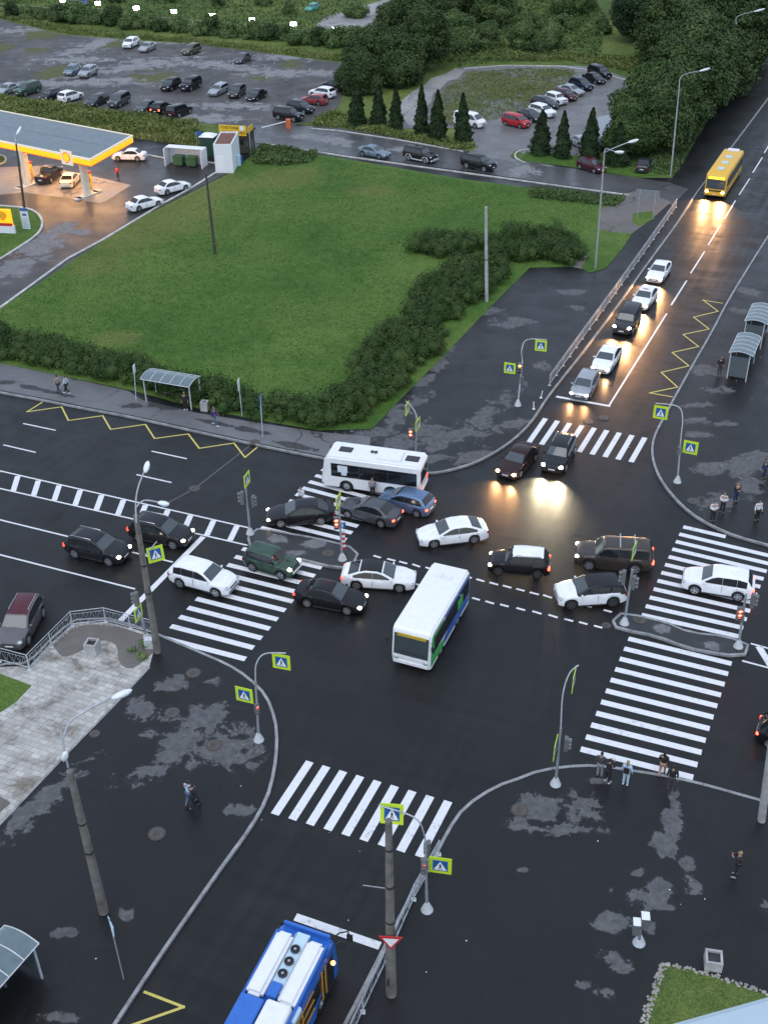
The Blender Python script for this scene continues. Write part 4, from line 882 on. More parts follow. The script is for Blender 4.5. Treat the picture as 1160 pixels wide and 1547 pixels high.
    for sy in (-1, 1):
        mb = MB(); mb.sphere((0, 0, 0), 1, 12, 8, (.06, .17, .12)); h = mb.build('headlight', M[hl or 'hl_off'], t, 60); h.location = (L/2+.02, sy*(W/2-.3), .85)
        mb = MB(); mb.box((0, 0, 0), (.06, .16, .36)); h = mb.build('taillight', M[tl or 'tl_off'], t, bevel=.02); h.location = (-L/2-.005, sy*(W/2-.2), 1.0)
        mb = MB(); mb.tube([(0, 0, 0), (.22, sy*.18, .05), (.26, sy*.22, -.15)], .02, 6); mb.box((.27, sy*.22, -.3), (.08, .2, .38)); h = mb.build('mirror', M['dark'], t, bevel=.01); h.location = (L/2-.2, sy*(W/2-.02), H-.55)
        if watt: beam(t, (L/2+.12, sy*(W/2-.3), .85), 0, bcol, watt, pitch=-10)
    for (hx, hy, sx, sy2, hz, mt) in hatch:
        mb = MB(); mb.box((hx, hy, H+hz/2-.01), (sx, sy2, hz)); mb.build('roof_hatch', M[mt], t, 40, .03)
    for (dx, sy, wd) in doors:
        mb = MB(); mb.box((dx, sy*(W/2+.012), (floor+z1)/2+.02), (wd, .03, z1-floor-.05)); d_ = mb.build('door', M['dark'], t)
        for k in (-1, 1):
            mb = MB(); mb.box((dx+k*wd/4, sy*(W/2+.03), (floor+z1)/2+.1), (wd/2-.1, .02, z1-floor-.45)); mb.build('door_glass', M[glass], d_)
    if side: side(t, L, W, H)
    return t
M['buswhite'] = flat('bus_white', (.78, .79, .80), .3, 0, .04, coat=.4)
M['busyellow'] = flat('bus_yellow', (.72, .42, .035), .4, 0, .06, coat=.2)
M['busyellow_side'] = M['busyellow']
M['busblue'] = flat('trolley_blue', (.025, .14, .52), .3, 0, .1, coat=.4)
M['buspale'] = flat('trolley_pale', (.50, .68, .80), .35, 0, .06)
M['adgreen'] = flat('advert_green', (.06, .38, .10), .4, 0, .2); M['adblue'] = flat('advert_blue', (.05, .13, .40), .4, 0, .2)
M['seatorange'] = flat('handrail_yellow', (.6, .3, .05), .5)
M['board_lit'] = emis('route_board_lit', (1, .62, .02), 2.2)
M['boardy'] = flat('route_board_yellow', (.5, .36, .04), .5)
M['sheetw'] = flat('paper_notice', (.6, .66, .72), .7)
def ad_side(t, L, W, H):
    # wavy green and blue advert on the left flank and green front corner
    for sy in (-1, 1):
        def band(pts, name, mat, k):
            mb = MB(); vs = [(x, sy*(W/2+k), z) for x, z in pts]; f = tuple(range(len(vs))); mb.add(vs, [f if sy > 0 else f[::-1]])
            mb.build(name, M[mat], t)
        band([(L/2-.15, .55), (L/2-.12, 1.2), (L/2-.35, 2.6), (L/2-1.9, 2.62), (L/2-2.5, 2.5), (L/2-1.5, 1.2), (L/2-2.4, 1.0), (L/2-2.6, .55)], 'advert', 'adgreen', .004)
        band([(-L/2+.15, .55), (-L/2+.15, 2.62), (L/2-2.5, 2.62), (L/2-2.6, 2.45), (L/2-3.0, 1.22), (L/2-2.3, 1.0), (L/2-2.2, .55)], 'advert', 'adblue', .003)
        mb = MB(); mb.box((-L/2+1.9, sy*(W/2+.03), 1.7), (.9, .02, .7)); mb.build('window_sticker', M['adgreen'], t)
bus('bus', 'white bus with blue and green flank turning in the middle of the junction', 7.2, 2.45, 2.95, (620, 957), (679, 860), 2.9, 'buswhite', 'buswhite', hatch=[(-2.2, .3, .4, .4, .12, 'whitem'), (-2.2, -.3, .4, .4, .12, 'whitem')], side=ad_side, panes=6, board='boardy', frontm='buswhite', hl=None, doors=[(-1.2, -1, 1.0)], ws=(1.12, 2.55))
def notice_side(t, L, W, H):
    for sy in (1,):
        mb = MB(); mb.box((L/2-1.65, sy*(W/2+.03), 1.95), (.75, .02, .55)); mb.box((L/2-1.75, sy*(W/2+.04), 1.6), (.4, .015, .35)); mb.build('notice', M['sheetw'], t)
    mb = MB()
    for k in range(3): mb.tube([(k*.28, 0, 0), (k*.28, 0, .1)], .13, 12)
    o = mb.build('roof_vents', M['dark'], t); o.location = (-.35, -.2, H)
bus('bus', 'white bus with passengers standing across the upper-left crossing', 7.5, 2.4, 2.85, (492, 677), (630, 695), 2.8, 'buswhite', 'buswhite', hatch=[(2.2, -.1, 1.0, .7, .06, 'dark'), (-2.9, 0, 1.0, .75, .06, 'dark'), (-1.2, 0, 1.9, 1.4, .16, 'buswhite')], side=notice_side, hl=None, tl='tl_dim', panes=6, ws=(.9, 2.4))
bus('bus', 'yellow bus with lit headlights coming down the upper road', 11.4, 2.5, 2.95, (1083, 264), (1115, 217), 2.9, 'busyellow', 'busyellow', hatch=[(3.2, 0, .8, .8, .14, 'buspale'), (.6, 0, .8, .8, .14, 'buspale'), (-1.9, 0, .8, .8, .14, 'buspale'), (-5.0, 0, .8, 1.4, .2, 'whitem')], hl='hl_warm', watt=1500, board='board_lit', panes=8, ws=(1.2, 2.3), doors=[(4.3, -1, 1.1), (0, -1, 1.2), (-4, -1, 1.2)])
def trolley_roof(t, L, W, H):
    def bx(name, x, y, z, sx, sy, sz, mat, bev=.06, seg=3):
        mb = MB(); mb.box((0, 0, 0), (sx, sy, sz)); o = mb.build(name, M[mat], t, 40, bev, seg); o.location = (x, y, z); return o
    h = H
    # parapets round the roof
    for sy in (-1, 1): bx('roof_parapet', -.4, sy*(W/2-.09), h+.12, L-1.0, .12, .28, 'busblue', .03)
    bx('roof_parapet', L/2-.42, 0, h+.1, .14, W-.3, .26, 'busblue', .03)
    for sy in (-1, 1): bx('roof_pod', L/2-2.55, sy*.72, h+.2, 3.2, .78, .42, 'buswhite', .14, 4)
    o = bx('vent_tray', L/2-2.2, 0, h+.12, 3.0, .6, .2, 'buspale', .02)
    for k in range(3):
        mb = MB(); mb.tube([(0, 0, 0), (0, 0, .16)], .17, 18); mb.mat(1).tube([(0, 0, .16), (0, 0, .2)], .06, 10); f = mb.build('roof_fan', [M['signk'], M['steel']], t, 40); f.location = (L/2-1.6-.62*k, 0, h+.15)
        mb = MB(); vs = []; nn = 20; fs = []
        for i in range(nn):
            a = 2*math.pi*i/nn
            for rr, zz_ in ((.21, .14), (.21, .19), (.165, .19), (.165, .14)): vs.append((math.cos(a)*rr, math.sin(a)*rr, zz_))
        for i in range(nn):
            j = (i+1) % nn
            for q in range(3): fs.append((i*4+q, j*4+q, j*4+q+1, i*4+q+1))
        mb.add(vs, fs); mb.build('fan_ring', M['dark'], f)
    for sy in (-1, 1): bx('tray_rail', L/2-2.4, sy*.31, h+.26, 3.1, .035, .06, 'steel', 0)
    bx('roof_cowl', L/2-3.65, 0, h+.2, .7, .5, .34, 'busblue', .04)
    bx('air_unit', L/2-5.15, .62, h+.26, 1.7, 1.05, .5, 'busblue', .04)
    bx('battery_box', L/2-5.0, -.55, h+.3, 1.6, 1.1, .5, 'buswhite', .06)
    bx('equipment_box', L/2-6.6, -.45, h+.28, 1.2, .85, .42, 'buswhite', .08)
    bx('equipment_box', L/2-6.7, .72, h+.22, .45, .95, .3, 'whitem', .04)
    for y in (.15, .25, 1.1): bx('cable_tray', L/2-6.2, y-.1, h+.3, 1.5, .05, .05, 'steel', 0)
    mb = MB()
    for k in range(5): mb.box((-.2*k, .05*(k % 2), .06*k % .2), (.12, .9-.12*k, .08))
    for y in (-.3, .3): mb.tube([(0, y, 0), (-1.2, y*1.1, .25), (-4.5, y*1.4, 1.0)], .03, 8)
    mb.tube([(-.1, -.4, .0), (-.1, .4, 0)], .06, 8)
    o = mb.build('trolley_pole_base', M['dark'], t); o.location = (L/2-7.5, .2, h+.4)
    bx('pole_fairing', L/2-7.8, -.7, h+.3, 1.3, .6, .4, 'buswhite', .1); bx('pole_fairing', L/2-7.6, .85, h+.3, 1.1, .5, .4, 'buswhite', .1)
    for sy in (-1,):
        for x in (-.9+3.0, .3, -1.4, -3): bx('pale_panel', x-.2, sy*(W/2-.06), h-.06, .75, .30, .34, 'buspale', .05)
        for k in range(4):
            bx('open_door_rail', L/2-1.5-.35*k-(1.6 if k > 1 else 0), sy*(W/2+.06), 1.7, .05, .05, 1.9, 'seatorange', 0)
        for z in (1.0, 1.6, 2.2): bx('window_rail', L/2-3.6, sy*(W/2+.045), z+.25, 1.9, .03, .05, 'seatorange', 0)
    mb = MB(); mb.sphere((0, 0, 0), .1, 10, 8); o = mb.build('indicator_lamp', M['orange'], t); o.location = (L/2-.7, -W/2-.05, 1.75)
    mb = MB(); mb.tube([(0, 0, 0), (.35, -.25, .12), (.6, -.55, .05), (.62, -.58, -.35)], .035, 8); mb.box((.62, -.6, -.4), (.1, .26, .4)); o = mb.build('mirror_arm', M['black'], t); o.location = (L/2-.35, -W/2+.15, h-.1)
bus('trolleybus', 'blue and white trolleybus waiting at the lower stop line', 12.2, 2.5, 2.95, (470, 1394), (386, 1547+8), 3.05, 'busblue', 'busblue', side=trolley_roof, panes=8, doors=[(4.9, -1, 1.15), (.1, -1, 1.25)], hl='hl_dim')
#@@PART3

# ------------------------------------------------------------------ vegetation
M['leaf_hedge'] = leafm('hedge_leaves', [(.3, (0.018, 0.035, 0.011, 1)), (.5, (0.042, 0.077, 0.022, 1)), (.7, (0.094, 0.132, 0.042, 1))], .5)
M['leaf_tree'] = leafm('willow_leaves', [(.3, (0.021, 0.039, 0.016, 1)), (.5, (0.049, 0.081, 0.029, 1)), (.7, (0.115, 0.159, 0.057, 1))], .22)
M['leaf_pale'] = leafm('pale_scrub_leaves', [(.3, (0.038, 0.070, 0.025, 1)), (.5, (0.087, 0.139, 0.049, 1)), (.7, (0.174, 0.226, 0.087, 1))], .3)
M['leaf_mid'] = leafm('fresh_leaves', [(.3, (.024, .045, .015, 1)), (.5, (.055, .095, .030, 1)), (.7, (.13, .175, .06, 1))], .3)
M['leaf_dark'] = leafm('alder_leaves', [(.3, (.012, .026, .012, 1)), (.5, (.030, .055, .024, 1)), (.7, (.07, .10, .045, 1))], .3)
M['leaf_con'] = leafm('conifer_needles', [(.3, (.010, .020, .009, 1)), (.5, (.022, .04, .016, 1)), (.7, (.045, .07, .028, 1))], .8)
M['weeds'] = leafm('tall_weeds', [(.3, (0.058, 0.098, 0.024, 1)), (.5, (0.147, 0.186, 0.058, 1)), (.7, (0.292, 0.292, 0.117, 1))], .25)
M['bark'] = flat('tree_bark', (.05, .04, .03), .9, 0, .4, 3)
M['grassleaf'] = leafm('grass_blades', [(.3, (.04, .085, .018, 1)), (.5, (.075, .15, .03, 1)), (.7, (.17, .22, .06, 1))], .12, DRY)
def leaf_mesh(name, C_, Nn, size, aspect=.6, mat=None):
    "C_: (n,3) centres, Nn: (n,3) facing directions; one small four-cornered leaf clump each"
    n = len(C_); rs = np.random.RandomState(len(C_))
    Nn = Nn/np.maximum(np.linalg.norm(Nn, axis=1, keepdims=True), 1e-6)
    a = rs.normal(size=(n, 3)); a -= (a*Nn).sum(1, keepdims=True)*Nn; a /= np.maximum(np.linalg.norm(a, axis=1, keepdims=True), 1e-6); b = np.cross(Nn, a)
    s = (size*rs.uniform(.6, 1.4, (n, 1)))
    v = np.stack([C_-a*s-b*s*aspect*.5, C_+a*s*.2-b*s*aspect, C_+a*s+b*s*aspect*.3, C_-a*s*.3+b*s*aspect], 1).reshape(-1, 3)
    me = bpy.data.meshes.new(name); me.vertices.add(4*n); me.vertices.foreach_set('co', v.astype(np.float32).ravel())
    me.loops.add(4*n); me.loops.foreach_set('vertex_index', np.arange(4*n, dtype=np.int32))
    me.polygons.add(n); me.polygons.foreach_set('loop_start', np.arange(0, 4*n, 4, dtype=np.int32)); me.polygons.foreach_set('loop_total', np.full(n, 4, dtype=np.int32))
    me.update(calc_edges=True)
    if mat: me.materials.append(mat)
    return me
def join_meshes(name, mes, mat):
    bm = bmesh.new()
    for m in mes: bm.from_mesh(m)
    me = bpy.data.meshes.new(name); bm.to_mesh(me); bm.free(); me.materials.append(mat); return me
def blob_leaves(rs, blobs, per_area, size):
    C_, Nn = [], []
    for (c, r) in blobs:
        c = np.array(c); r = np.array(r if hasattr(r, '__len__') else (r, r, r)); n = int(per_area*4*math.pi*(r.mean()**2))
        d = rs.normal(size=(n, 3)); d /= np.linalg.norm(d, axis=1, keepdims=True)
        lump = 1+.13*np.sin(d[:, :1]*5+c[0]*3)*np.cos(d[:, 1:2]*6+c[1])+.1*np.sin(d[:, 2:3]*9+c[2]*2)
        rad = rs.uniform(.70, 1.0, (n, 1))*lump+np.abs(rs.normal(size=(n, 1)))*.10
        p = c+d*r*rad; C_.append(p); Nn.append(d+rs.normal(size=(n, 3))*.55+np.array([0, 0, .35]))
    C_ = np.concatenate(C_); Nn = np.concatenate(Nn); k = C_[:, 2] > .05
    return C_[k], Nn[k]
def core(blobs, k=.72, mat=None):
    mb = MB()
    for c, r in blobs:
        r = r if hasattr(r, '__len__') else (r, r, r); mb.sphere(c, k, 8, 6, r)
    return mb.mesh('core', 60)
def tree_mesh(seed, h, w, nb, size, dens, base=.22, narrow=False):
    rs = np.random.RandomState(seed); blobs = []
    for i in range(nb):
        t = (i+.5)/nb; z = h*(base+(1-base)*t*.88); env = math.sin(math.pi*min(1, (t*.80+.18)))**.6
        a = rs.uniform(0, 6.28); rr = w*.5*env*rs.uniform(.35, .85); s = w*rs.uniform(.17, .30)*(1.1-.35*t)
        blobs.append(((math.cos(a)*rr, math.sin(a)*rr, z), (s, s, s*rs.uniform(.75, 1.0))))
    C_, Nn = blob_leaves(rs, blobs, dens, size)
    lm = leaf_mesh('crown', C_, Nn, size); cm = core(blobs, .66)
    me = join_meshes('crown', [lm, cm], M['leaf_tree'])
    mb = MB(); mb.tube([(0, 0, -.2), (.1, 0, h*.25), (0, .1, h*.55), (.05, .1, h*.85)], [w*.045, w*.035, w*.02, .03], 8)
    for b in blobs[::2]: mb.tube([(0, .05, max(.5, b[0][2]*.55)), tuple(np.array(b[0])*[.6, .6, .9]), b[0]], [w*.018, w*.012, .02], 5)
    return me, mb.mesh('trunk', 60)
TM = [tree_mesh(1, 9, 8.5, 34, .19, 26), tree_mesh(2, 10, 7.5, 34, .19, 26), tree_mesh(3, 7, 7.5, 28, .17, 26, .10), tree_mesh(4, 11, 9, 38, .20, 24)]
BM_ = [tree_mesh(11, 3.2, 4.2, 16, .15, 26, .05), tree_mesh(12, 2.6, 4.8, 16, .15, 26, .05)]
def tree(k, px, py, s, label, name='tree', cat='tree', group=None, mat='leaf_tree', rz=None, lib=TM, at=None, sz=1.0):
    c = P(px, py, .12) if at is None else at; me, tr = lib[k]
    t = empty(name, (c.x, c.y, .12), random.uniform(0, 6.28) if rz is None else rz); t.scale = (s, s, s*sz); tag(t, label, cat, group)
    link('crown', me, t, [M[mat]]); link('trunk', tr, t, [M['bark']]); return t
G = 'big trees along the upper road'
for k, px, py, s, lb in [(0, 950, 236, .8, 'broad dark tree directly above the dark sedan parked end-on, left foot'), (1, 995, 232, 1.0, 'broad dark tree right of the dark sedan under the trees'), (3, 972, 212, .95, 'tall dark tree behind the conifers of the car park edge'), (1, 1015, 215, 1.05, 'dark tree whose crown the second street lamp arm crosses'),
        (3, 1010, 185, 1.05, 'high tree with a pale top left of the second lamp post'), (0, 1040, 190, 1.2, 'broad tree between the second lamp post and the pavement'), (3, 1055, 160, 1.2, 'tree in the row just before the third lamp post'), (2, 1080, 140, 1.4, 'low broad tree at the verge end beside the pavement'), (1, 1035, 130, 1.3, 'tree behind the row, pale crown below the far lamp'),
        (3, 1110, 105, 1.25, 'dark tree overhanging the pavement near the far lamp'), (0, 1140, 75, 1.4, 'dark tree at the top right corner by the road'), (3, 1090, 85, 1.3, 'dark tree left of the one at the top right corner'), (1, 1120, 40, 1.4, 'tree at the very top right of the photo'), (3, 1060, 55, 1.35, 'tree at the top right behind the row'),
        (0, 968, 62, 1.2, 'round dark tree left in the group at the top'), (3, 1005, 100, 1.15, 'dark tree over the far end of the car park'), (1, 1010, 40, 1.35, 'dark tree at the top centre right'), (2, 960, 30, 1.4, 'low broad tree at the top edge over the bright meadow'), (3, 985, 10, 1.4, 'tree on the top edge of the photo right of the meadow'), (1, 1040, 5, 1.4, 'tree on the top edge of the photo near the road')]:
    tree(k, px, py, s, lb, group=G, mat=['leaf_tree', 'leaf_mid', 'leaf_tree', 'leaf_dark', 'leaf_mid'][(px*7+py) % 5])
G = 'trees and bushes behind the car parks'
for k, px, py, s, lb, mt in [(0, 618, 78, 1.25, 'large dark tree left of the last floodlight', 'leaf_tree'), (3, 655, 60, 1.15, 'large dark tree right of the last floodlight', 'leaf_tree'), (1, 640, 105, 1.1, 'tree in front of the two large ones at the last floodlight', 'leaf_tree'), (2, 600, 125, 1.15, 'dark bushy tree behind the leftmost conifers', 'leaf_tree'), (2, 560, 118, 1.2, 'bushy tree overhanging the gravel lot edge', 'leaf_tree'),
        (2, 545, 140, .9, 'low bushy tree behind the white crossover on the gravel lot', 'leaf_tree'), (2, 690, 80, 1.0, 'low tree behind the broken slabs', 'leaf_pale'), (2, 735, 75, .7, 'pale low tree behind the car park kerb, left', 'leaf_pale'), (2, 790, 75, .7, 'pale low tree behind the car park kerb, middle', 'leaf_pale'), (2, 830, 80, .7, 'pale low tree behind the car park kerb, right', 'leaf_pale'), (0, 740, 40, 1.0, 'round pale tree behind the low ones at the meadow', 'leaf_pale'),
        (1, 695, 30, 1.05, 'dark tree at the top centre above the slabs', 'leaf_tree'), (2, 620, 35, 1.0, 'low tree just above the last floodlight', 'leaf_pale'), (2, 860, 20, 1.0, 'low bush in the bright meadow at the top', 'leaf_pale')]:
    tree(k, px, py, s, lb, group=G, mat=mt)
G = 'bushes along the floodlit fence'
for i, px in enumerate(range(15, 600, 26)):
    py = 22+px*.089; lb = None
    t = tree(i % 2, px+random.uniform(-5, 5), py+random.uniform(-2, 3), random.uniform(.7, 1.3), 'green bush along the floodlit fence behind the gravel lot', 'bush', 'bush', G, 'leaf_pale' if i % 3 else 'leaf_tree', lib=BM_)
G = 'scattered bushes in the far meadow'
for i, (px, py) in enumerate([(20, 2), (60, -4), (170, 3), (250, 2), (330, 12), (400, 8), (440, 20), (540, 25), (720, 8), (770, 20), (805, 45), (850, 45), (890, 12), (590, 20), (905, 50)]):
    tree(i % 2, px, py, random.uniform(.7, 1.2), 'low round bush scattered in the meadow beyond the floodlit fence', 'bush', 'bush', G, 'leaf_pale', lib=BM_)
# conifers
def conifer_mesh(seed, h, w):
    rs = np.random.RandomState(seed); n = 4200; t = rs.uniform(0, 1, n)**.8; z = h*(.03+.97*t); a = rs.uniform(0, 6.28, n)
    env = w*.5*np.power(1-t, .75)*(.88+.18*np.sin(a*3+z*2.2)+.12*np.sin(z*7))*rs.uniform(.72, 1.08, n)
    C_ = np.stack([np.cos(a)*env, np.sin(a)*env, z], 1); Nn = np.stack([np.cos(a), np.sin(a), np.full(n, .5)], 1)+rs.normal(size=(n, 3))*.5
    lm = leaf_mesh('crown', C_, Nn, .16); mb = MB(); mb.tube([(0, 0, .1), (0, 0, h*.4), (0, 0, h*.9)], [w*.40, w*.30, .05], 10)
    me = join_meshes('crown', [lm, mb.mesh('c')], M['leaf_con']); mb = MB(); mb.tube([(0, 0, -.2), (0, 0, .6)], .12, 8); return me, mb.mesh('trunk')
CM = [conifer_mesh(5, 6.2, 2.9), conifer_mesh(6, 5.8, 2.7)]
for i, (px, py, tpy, lb) in enumerate([(539, 190, 126, 'leftmost of six columnar conifers along the lane'), (572, 192, 124, 'second conifer from the left along the lane'), (598, 195, 133, 'third conifer from the left along the lane'), (637, 205, 130, 'fourth conifer from the left, tall and slim before the broken slabs'), (661, 212, 140, 'fifth conifer from the left before the broken slabs'), (699, 215, 145, 'conifer in front of the white van'),
        (816, 232, 170, 'conifer below the red minivan, first right of the car park entry'), (849, 237, 172, 'second conifer right of the car park entry'), (889, 240, 174, 'third conifer, in front of the silver car at the puddle'), (932, 248, 190, 'last conifer, against the dark trees')]):
    c = P(px, py, .15); t = empty('conifer', (c.x, c.y, .15), i*1.3); s = (py-tpy)/64*1.02; kx = [1.05, .95, .85, .78, .9, .95, 1.1, .95, 1.0, 1.4][i]; t.scale = (s*kx, s*kx*1.05, s*[1, .96, 1, 1.02, .97, 1.03, .95, 1, 1.02, 1][i]); t.rotation_euler = (.02*math.sin(i*2.1), .02*math.cos(i*1.7), i*1.3); tag(t, lb, 'tree', 'columnar conifers along the lane')
    me, tr = CM[i % 2]; link('crown', me, t, [M['leaf_con']]); link('trunk', tr, t, [M['bark']])
# hedges
def hedge(poly, label, seed, r=.9, sp=.85, h=1.0, dens=130, size=.085, mat='leaf_hedge'):
    W = [P(x, y, .14) for x, y in poly]; rs = np.random.RandomState(seed)
    xs = [p.x for p in W]; ys = [p.y for p in W]; blobs = []
    def inside(x, y):
        c = False; j = len(W)-1
        for i in range(len(W)):
            if (W[i].y > y) != (W[j].y > y) and x < (W[j].x-W[i].x)*(y-W[i].y)/(W[j].y-W[i].y)+W[i].x: c = not c
            j = i
        return c
    ox, oy = sum(xs)/len(xs), sum(ys)/len(ys)
    for x in np.arange(min(xs), max(xs), sp):
        for y in np.arange(min(ys), max(ys), sp):
            jx, jy = x+rs.uniform(-.45, .45), y+rs.uniform(-.45, .45)
            if inside(jx, jy):
                s = r*rs.choice([.55, .75, .95, 1.15])*rs.uniform(.85, 1.15); blobs.append(((jx-ox, jy-oy, h*rs.uniform(.1, .7)), (s, s, s*rs.uniform(.6, .95)*h)))
    C_, Nn = blob_leaves(rs, blobs, dens/4, size); lm = leaf_mesh('foliage', C_, Nn, size)
    me = join_meshes('foliage', [lm, core(blobs, .62)], M[mat]); t = empty('hedge', (ox, oy, .14)); tag(t, label, 'hedge', 'dark clipped hedges around the lawn'); link('foliage', me, t)
    mb = MB()
    for b in blobs[::3]: mb.tube([(b[0][0], b[0][1], -.1), (b[0][0]+.1, b[0][1], .5)], .03, 5)
    mb.build('stems', M['bark'], t); return t
hedge([(-60, 492), (0, 500), (60, 513), (130, 533), (200, 550), (300, 578), (400, 606), (430, 600), (470, 610), (480, 645), (400, 632), (300, 613), (210, 585), (100, 563), (0, 541), (-60, 530)], 'long dark hedge along the pavement behind the bus shelter', 1, h=1.15)
hedge([(470, 612), (520, 590), (535, 560), (545, 535), (575, 510), (610, 495), (650, 490), (678, 505), (660, 532), (620, 570), (575, 612), (540, 642), (478, 644)], 'dark hedge block at the lawn corner by the street crossing', 2, h=1.35)
hedge([(618, 445), (640, 428), (690, 420), (725, 430), (722, 450), (690, 485), (655, 490), (620, 482)], 'dark hedge block left of the pale concrete post foot', 3, h=1.4)
hedge([(640, 430), (680, 405), (725, 395), (755, 395), (770, 410), (745, 440), (722, 445), (690, 418)], 'dark hedge block right behind the pale concrete post', 4, h=1.3)
hedge([(622, 372), (645, 360), (690, 358), (725, 368), (722, 385), (690, 388), (660, 392), (625, 382)], 'detached dark bush row in the lawn, left of the pale post', 5, h=1.3)
hedge([(728, 370), (760, 358), (800, 355), (850, 362), (876, 372), (878, 392), (858, 402), (820, 394), (770, 398), (735, 398)], 'dark hedge block at the upper end of the asphalt square', 6, h=1.5)
hedge([(195, 978), (215, 968), (238, 975), (232, 992), (205, 1005), (192, 992)], 'patch of green weeds at the foot of the concrete pole by the plaza', 7, r=.4, sp=.6, h=.6, dens=70, size=.07, mat='leaf_pale')
# weeds: nobody could count them
def weeds(name, poly, n, hgt, z=.14, seed=1, size=.2, mat='weeds'):
    W = [P(x, y, z) for x, y in poly]; rs = np.random.RandomState(seed); tr = tessellate_polygon([[Vector((p.x, p.y, 0)) for p in W]])
    ar = np.array([abs((W[b].x-W[a].x)*(W[c].y-W[a].y)-(W[c].x-W[a].x)*(W[b].y-W[a].y)) for a, b, c in tr]); k = rs.choice(len(tr), n, p=ar/ar.sum())
    T = np.array([[W[i][:2] for i in t] for t in tr])[k]; u = rs.uniform(size=(n, 2)); f = u.sum(1) > 1; u[f] = 1-u[f]
    xy = T[:, 0]+(T[:, 1]-T[:, 0])*u[:, :1]+(T[:, 2]-T[:, 0])*u[:, 1:]
    cl = .5+.5*np.sin(xy[:, 0]*.7+np.sin(xy[:, 1]*.5)*2)*np.cos(xy[:, 1]*.6); zz_ = z+rs.uniform(0, 1, n)*hgt*(.35+cl)
    C_ = np.stack([xy[:, 0], xy[:, 1], zz_], 1); Nn = rs.normal(size=(n, 3)); Nn[:, 2] = np.abs(Nn[:, 2])*.6
    me = leaf_mesh(name, C_, Nn, size, .45, M[mat]); o = link(name, me); tag(o, kind='stuff'); return o
weeds('weeds', [(-60, 135), (0, 146), (90, 158), (180, 172), (300, 188), (310, 222), (200, 208), (100, 195), (0, 178), (-60, 168)], 26000, .9, seed=3)
weeds('weeds', [(480, 178), (508, 168), (530, 178), (600, 198), (700, 215), (720, 222), (690, 228), (600, 208), (515, 192), (470, 190)], 7000, .6, seed=4)
weeds('weeds', [(0, 22), (100, 42), (200, 54), (300, 60), (430, 76), (560, 88), (560, 98), (430, 82), (300, 66), (100, 51), (0, 27)], 9000, .7, seed=5)
weeds('weeds', [(520, 95), (600, 100), (700, 92), (860, 92), (960, 110), (1000, 130), (985, 90), (900, 85), (700, 78), (600, 85)], 14000, .9, seed=6)
weeds('weeds', [(395, 222), (430, 225), (480, 232), (470, 245), (430, 250), (385, 248), (378, 238)], 5000, .7, seed=7, mat='leaf_pale')
weeds('weeds', [(800, 284), (945, 300), (930, 312), (860, 305), (800, 298)], 4000, .5, seed=8, mat='leaf_pale')
weeds('weeds', [(660, 190), (650, 158), (680, 128), (715, 108), (800, 102), (870, 106), (850, 130), (815, 150), (790, 170), (740, 182)], 9000, .22, z=.16, seed=9, size=.14)
weeds('scrub', [(560, 90), (690, 100), (860, 88), (905, 95), (915, 30), (890, -15), (700, -15), (690, 10), (600, 40)], 16000, 1.1, seed=31, size=.28, mat='leaf_pale')
weeds('scrub', [(-40, 18), (200, 45), (590, 78), (600, 60), (470, 40), (560, 0), (540, -20), (-40, -20)], 16000, .9, seed=32, size=.26, mat='leaf_pale')
weeds('grass', [(0, 470), (100, 403), (200, 337), (345, 266), (400, 240), (430, 230), (520, 242), (700, 274), (900, 296), (900, 340), (860, 360), (640, 356), (615, 440), (600, 490), (530, 560), (470, 608), (300, 576), (130, 532), (0, 498)], 60000, .03, seed=21, size=.08, mat='grassleaf')
weeds('weeds', [(1020, 265), (1075, 170), (1105, 130), (1060, 130), (1000, 215), (960, 258)], 7000, .4, seed=10, mat='leaf_pale')

# ------------------------------------------------------------------ street furniture
def tubeobj(name, pts, r, mat, parent, n=8):
    mb = MB(); mb.tube(pts, r, n); return mb.build(name, M[mat], parent, 40)
def arc(pts, n=5):
    q = smooth_line([tuple(p)[:2] for p in pts], n); z = smooth_line([(p[2], 0) for p in pts], n)
    return [Vector((a[0], a[1], b[0])) for a, b in zip(q, z)]
def sign_mesh(kind, s=1.12):
    "square pedestrian-crossing sign on a lime backing, facing +X"
    mb = MB(); mb.mat(0).box((0, 0, 0), (.035, s, s)); mb.mat(1).box((.022, 0, 0), (.02, s*.66, s*.66))
    mb.mat(2); k = s*.29; x = .035
    mb.add([(x, -k, -k*.95), (x, k, -k*.95), (x, 0, k*.95)], [(0, 1, 2)])
    x = .042; mb.mat(3)
    u = s*.29
    def q(a, b, w): # limb
        a = Vector((x, a[0]*u, a[1]*u)); b = Vector((x, b[0]*u, b[1]*u)); d = (b-a).normalized(); n = Vector((0, -d.z, d.y))*w*u
        mb.add([a-n, b-n, b+n, a+n], [(0, 1, 2, 3)])
    q((0, -.25), (0, .25), .1); q((0, -.2), (.28, -.8), .06); q((0, -.2), (-.25, -.8), .06); q((0, .15), (.25, -.1), .045); q((0, .15), (-.22, -.05), .045)
    mb.add([(x, math.cos(a)*u*.1, u*.42+math.sin(a)*u*.1) for a in np.linspace(0, 2*math.pi, 9)[:-1]], [tuple(range(8))])
    mb.mat(4).box((-.03, 0, 0), (.02, s*.9, .06))
    return mb.mesh('crossing_sign')
SGM = sign_mesh('p'); SGL = ['signy', 'signb', 'signw', 'signk', 'signgrey']
def sign(parent, px, py, z, yaw, inv, s=1.0, tilt=0):
    c = P(px, py, z); o = link('crossing_sign', SGM, parent, [M[k] for k in SGL]); o.location = inv(c); o.rotation_euler = (0, tilt, yaw); o.scale = (s*.9,)*3; return o
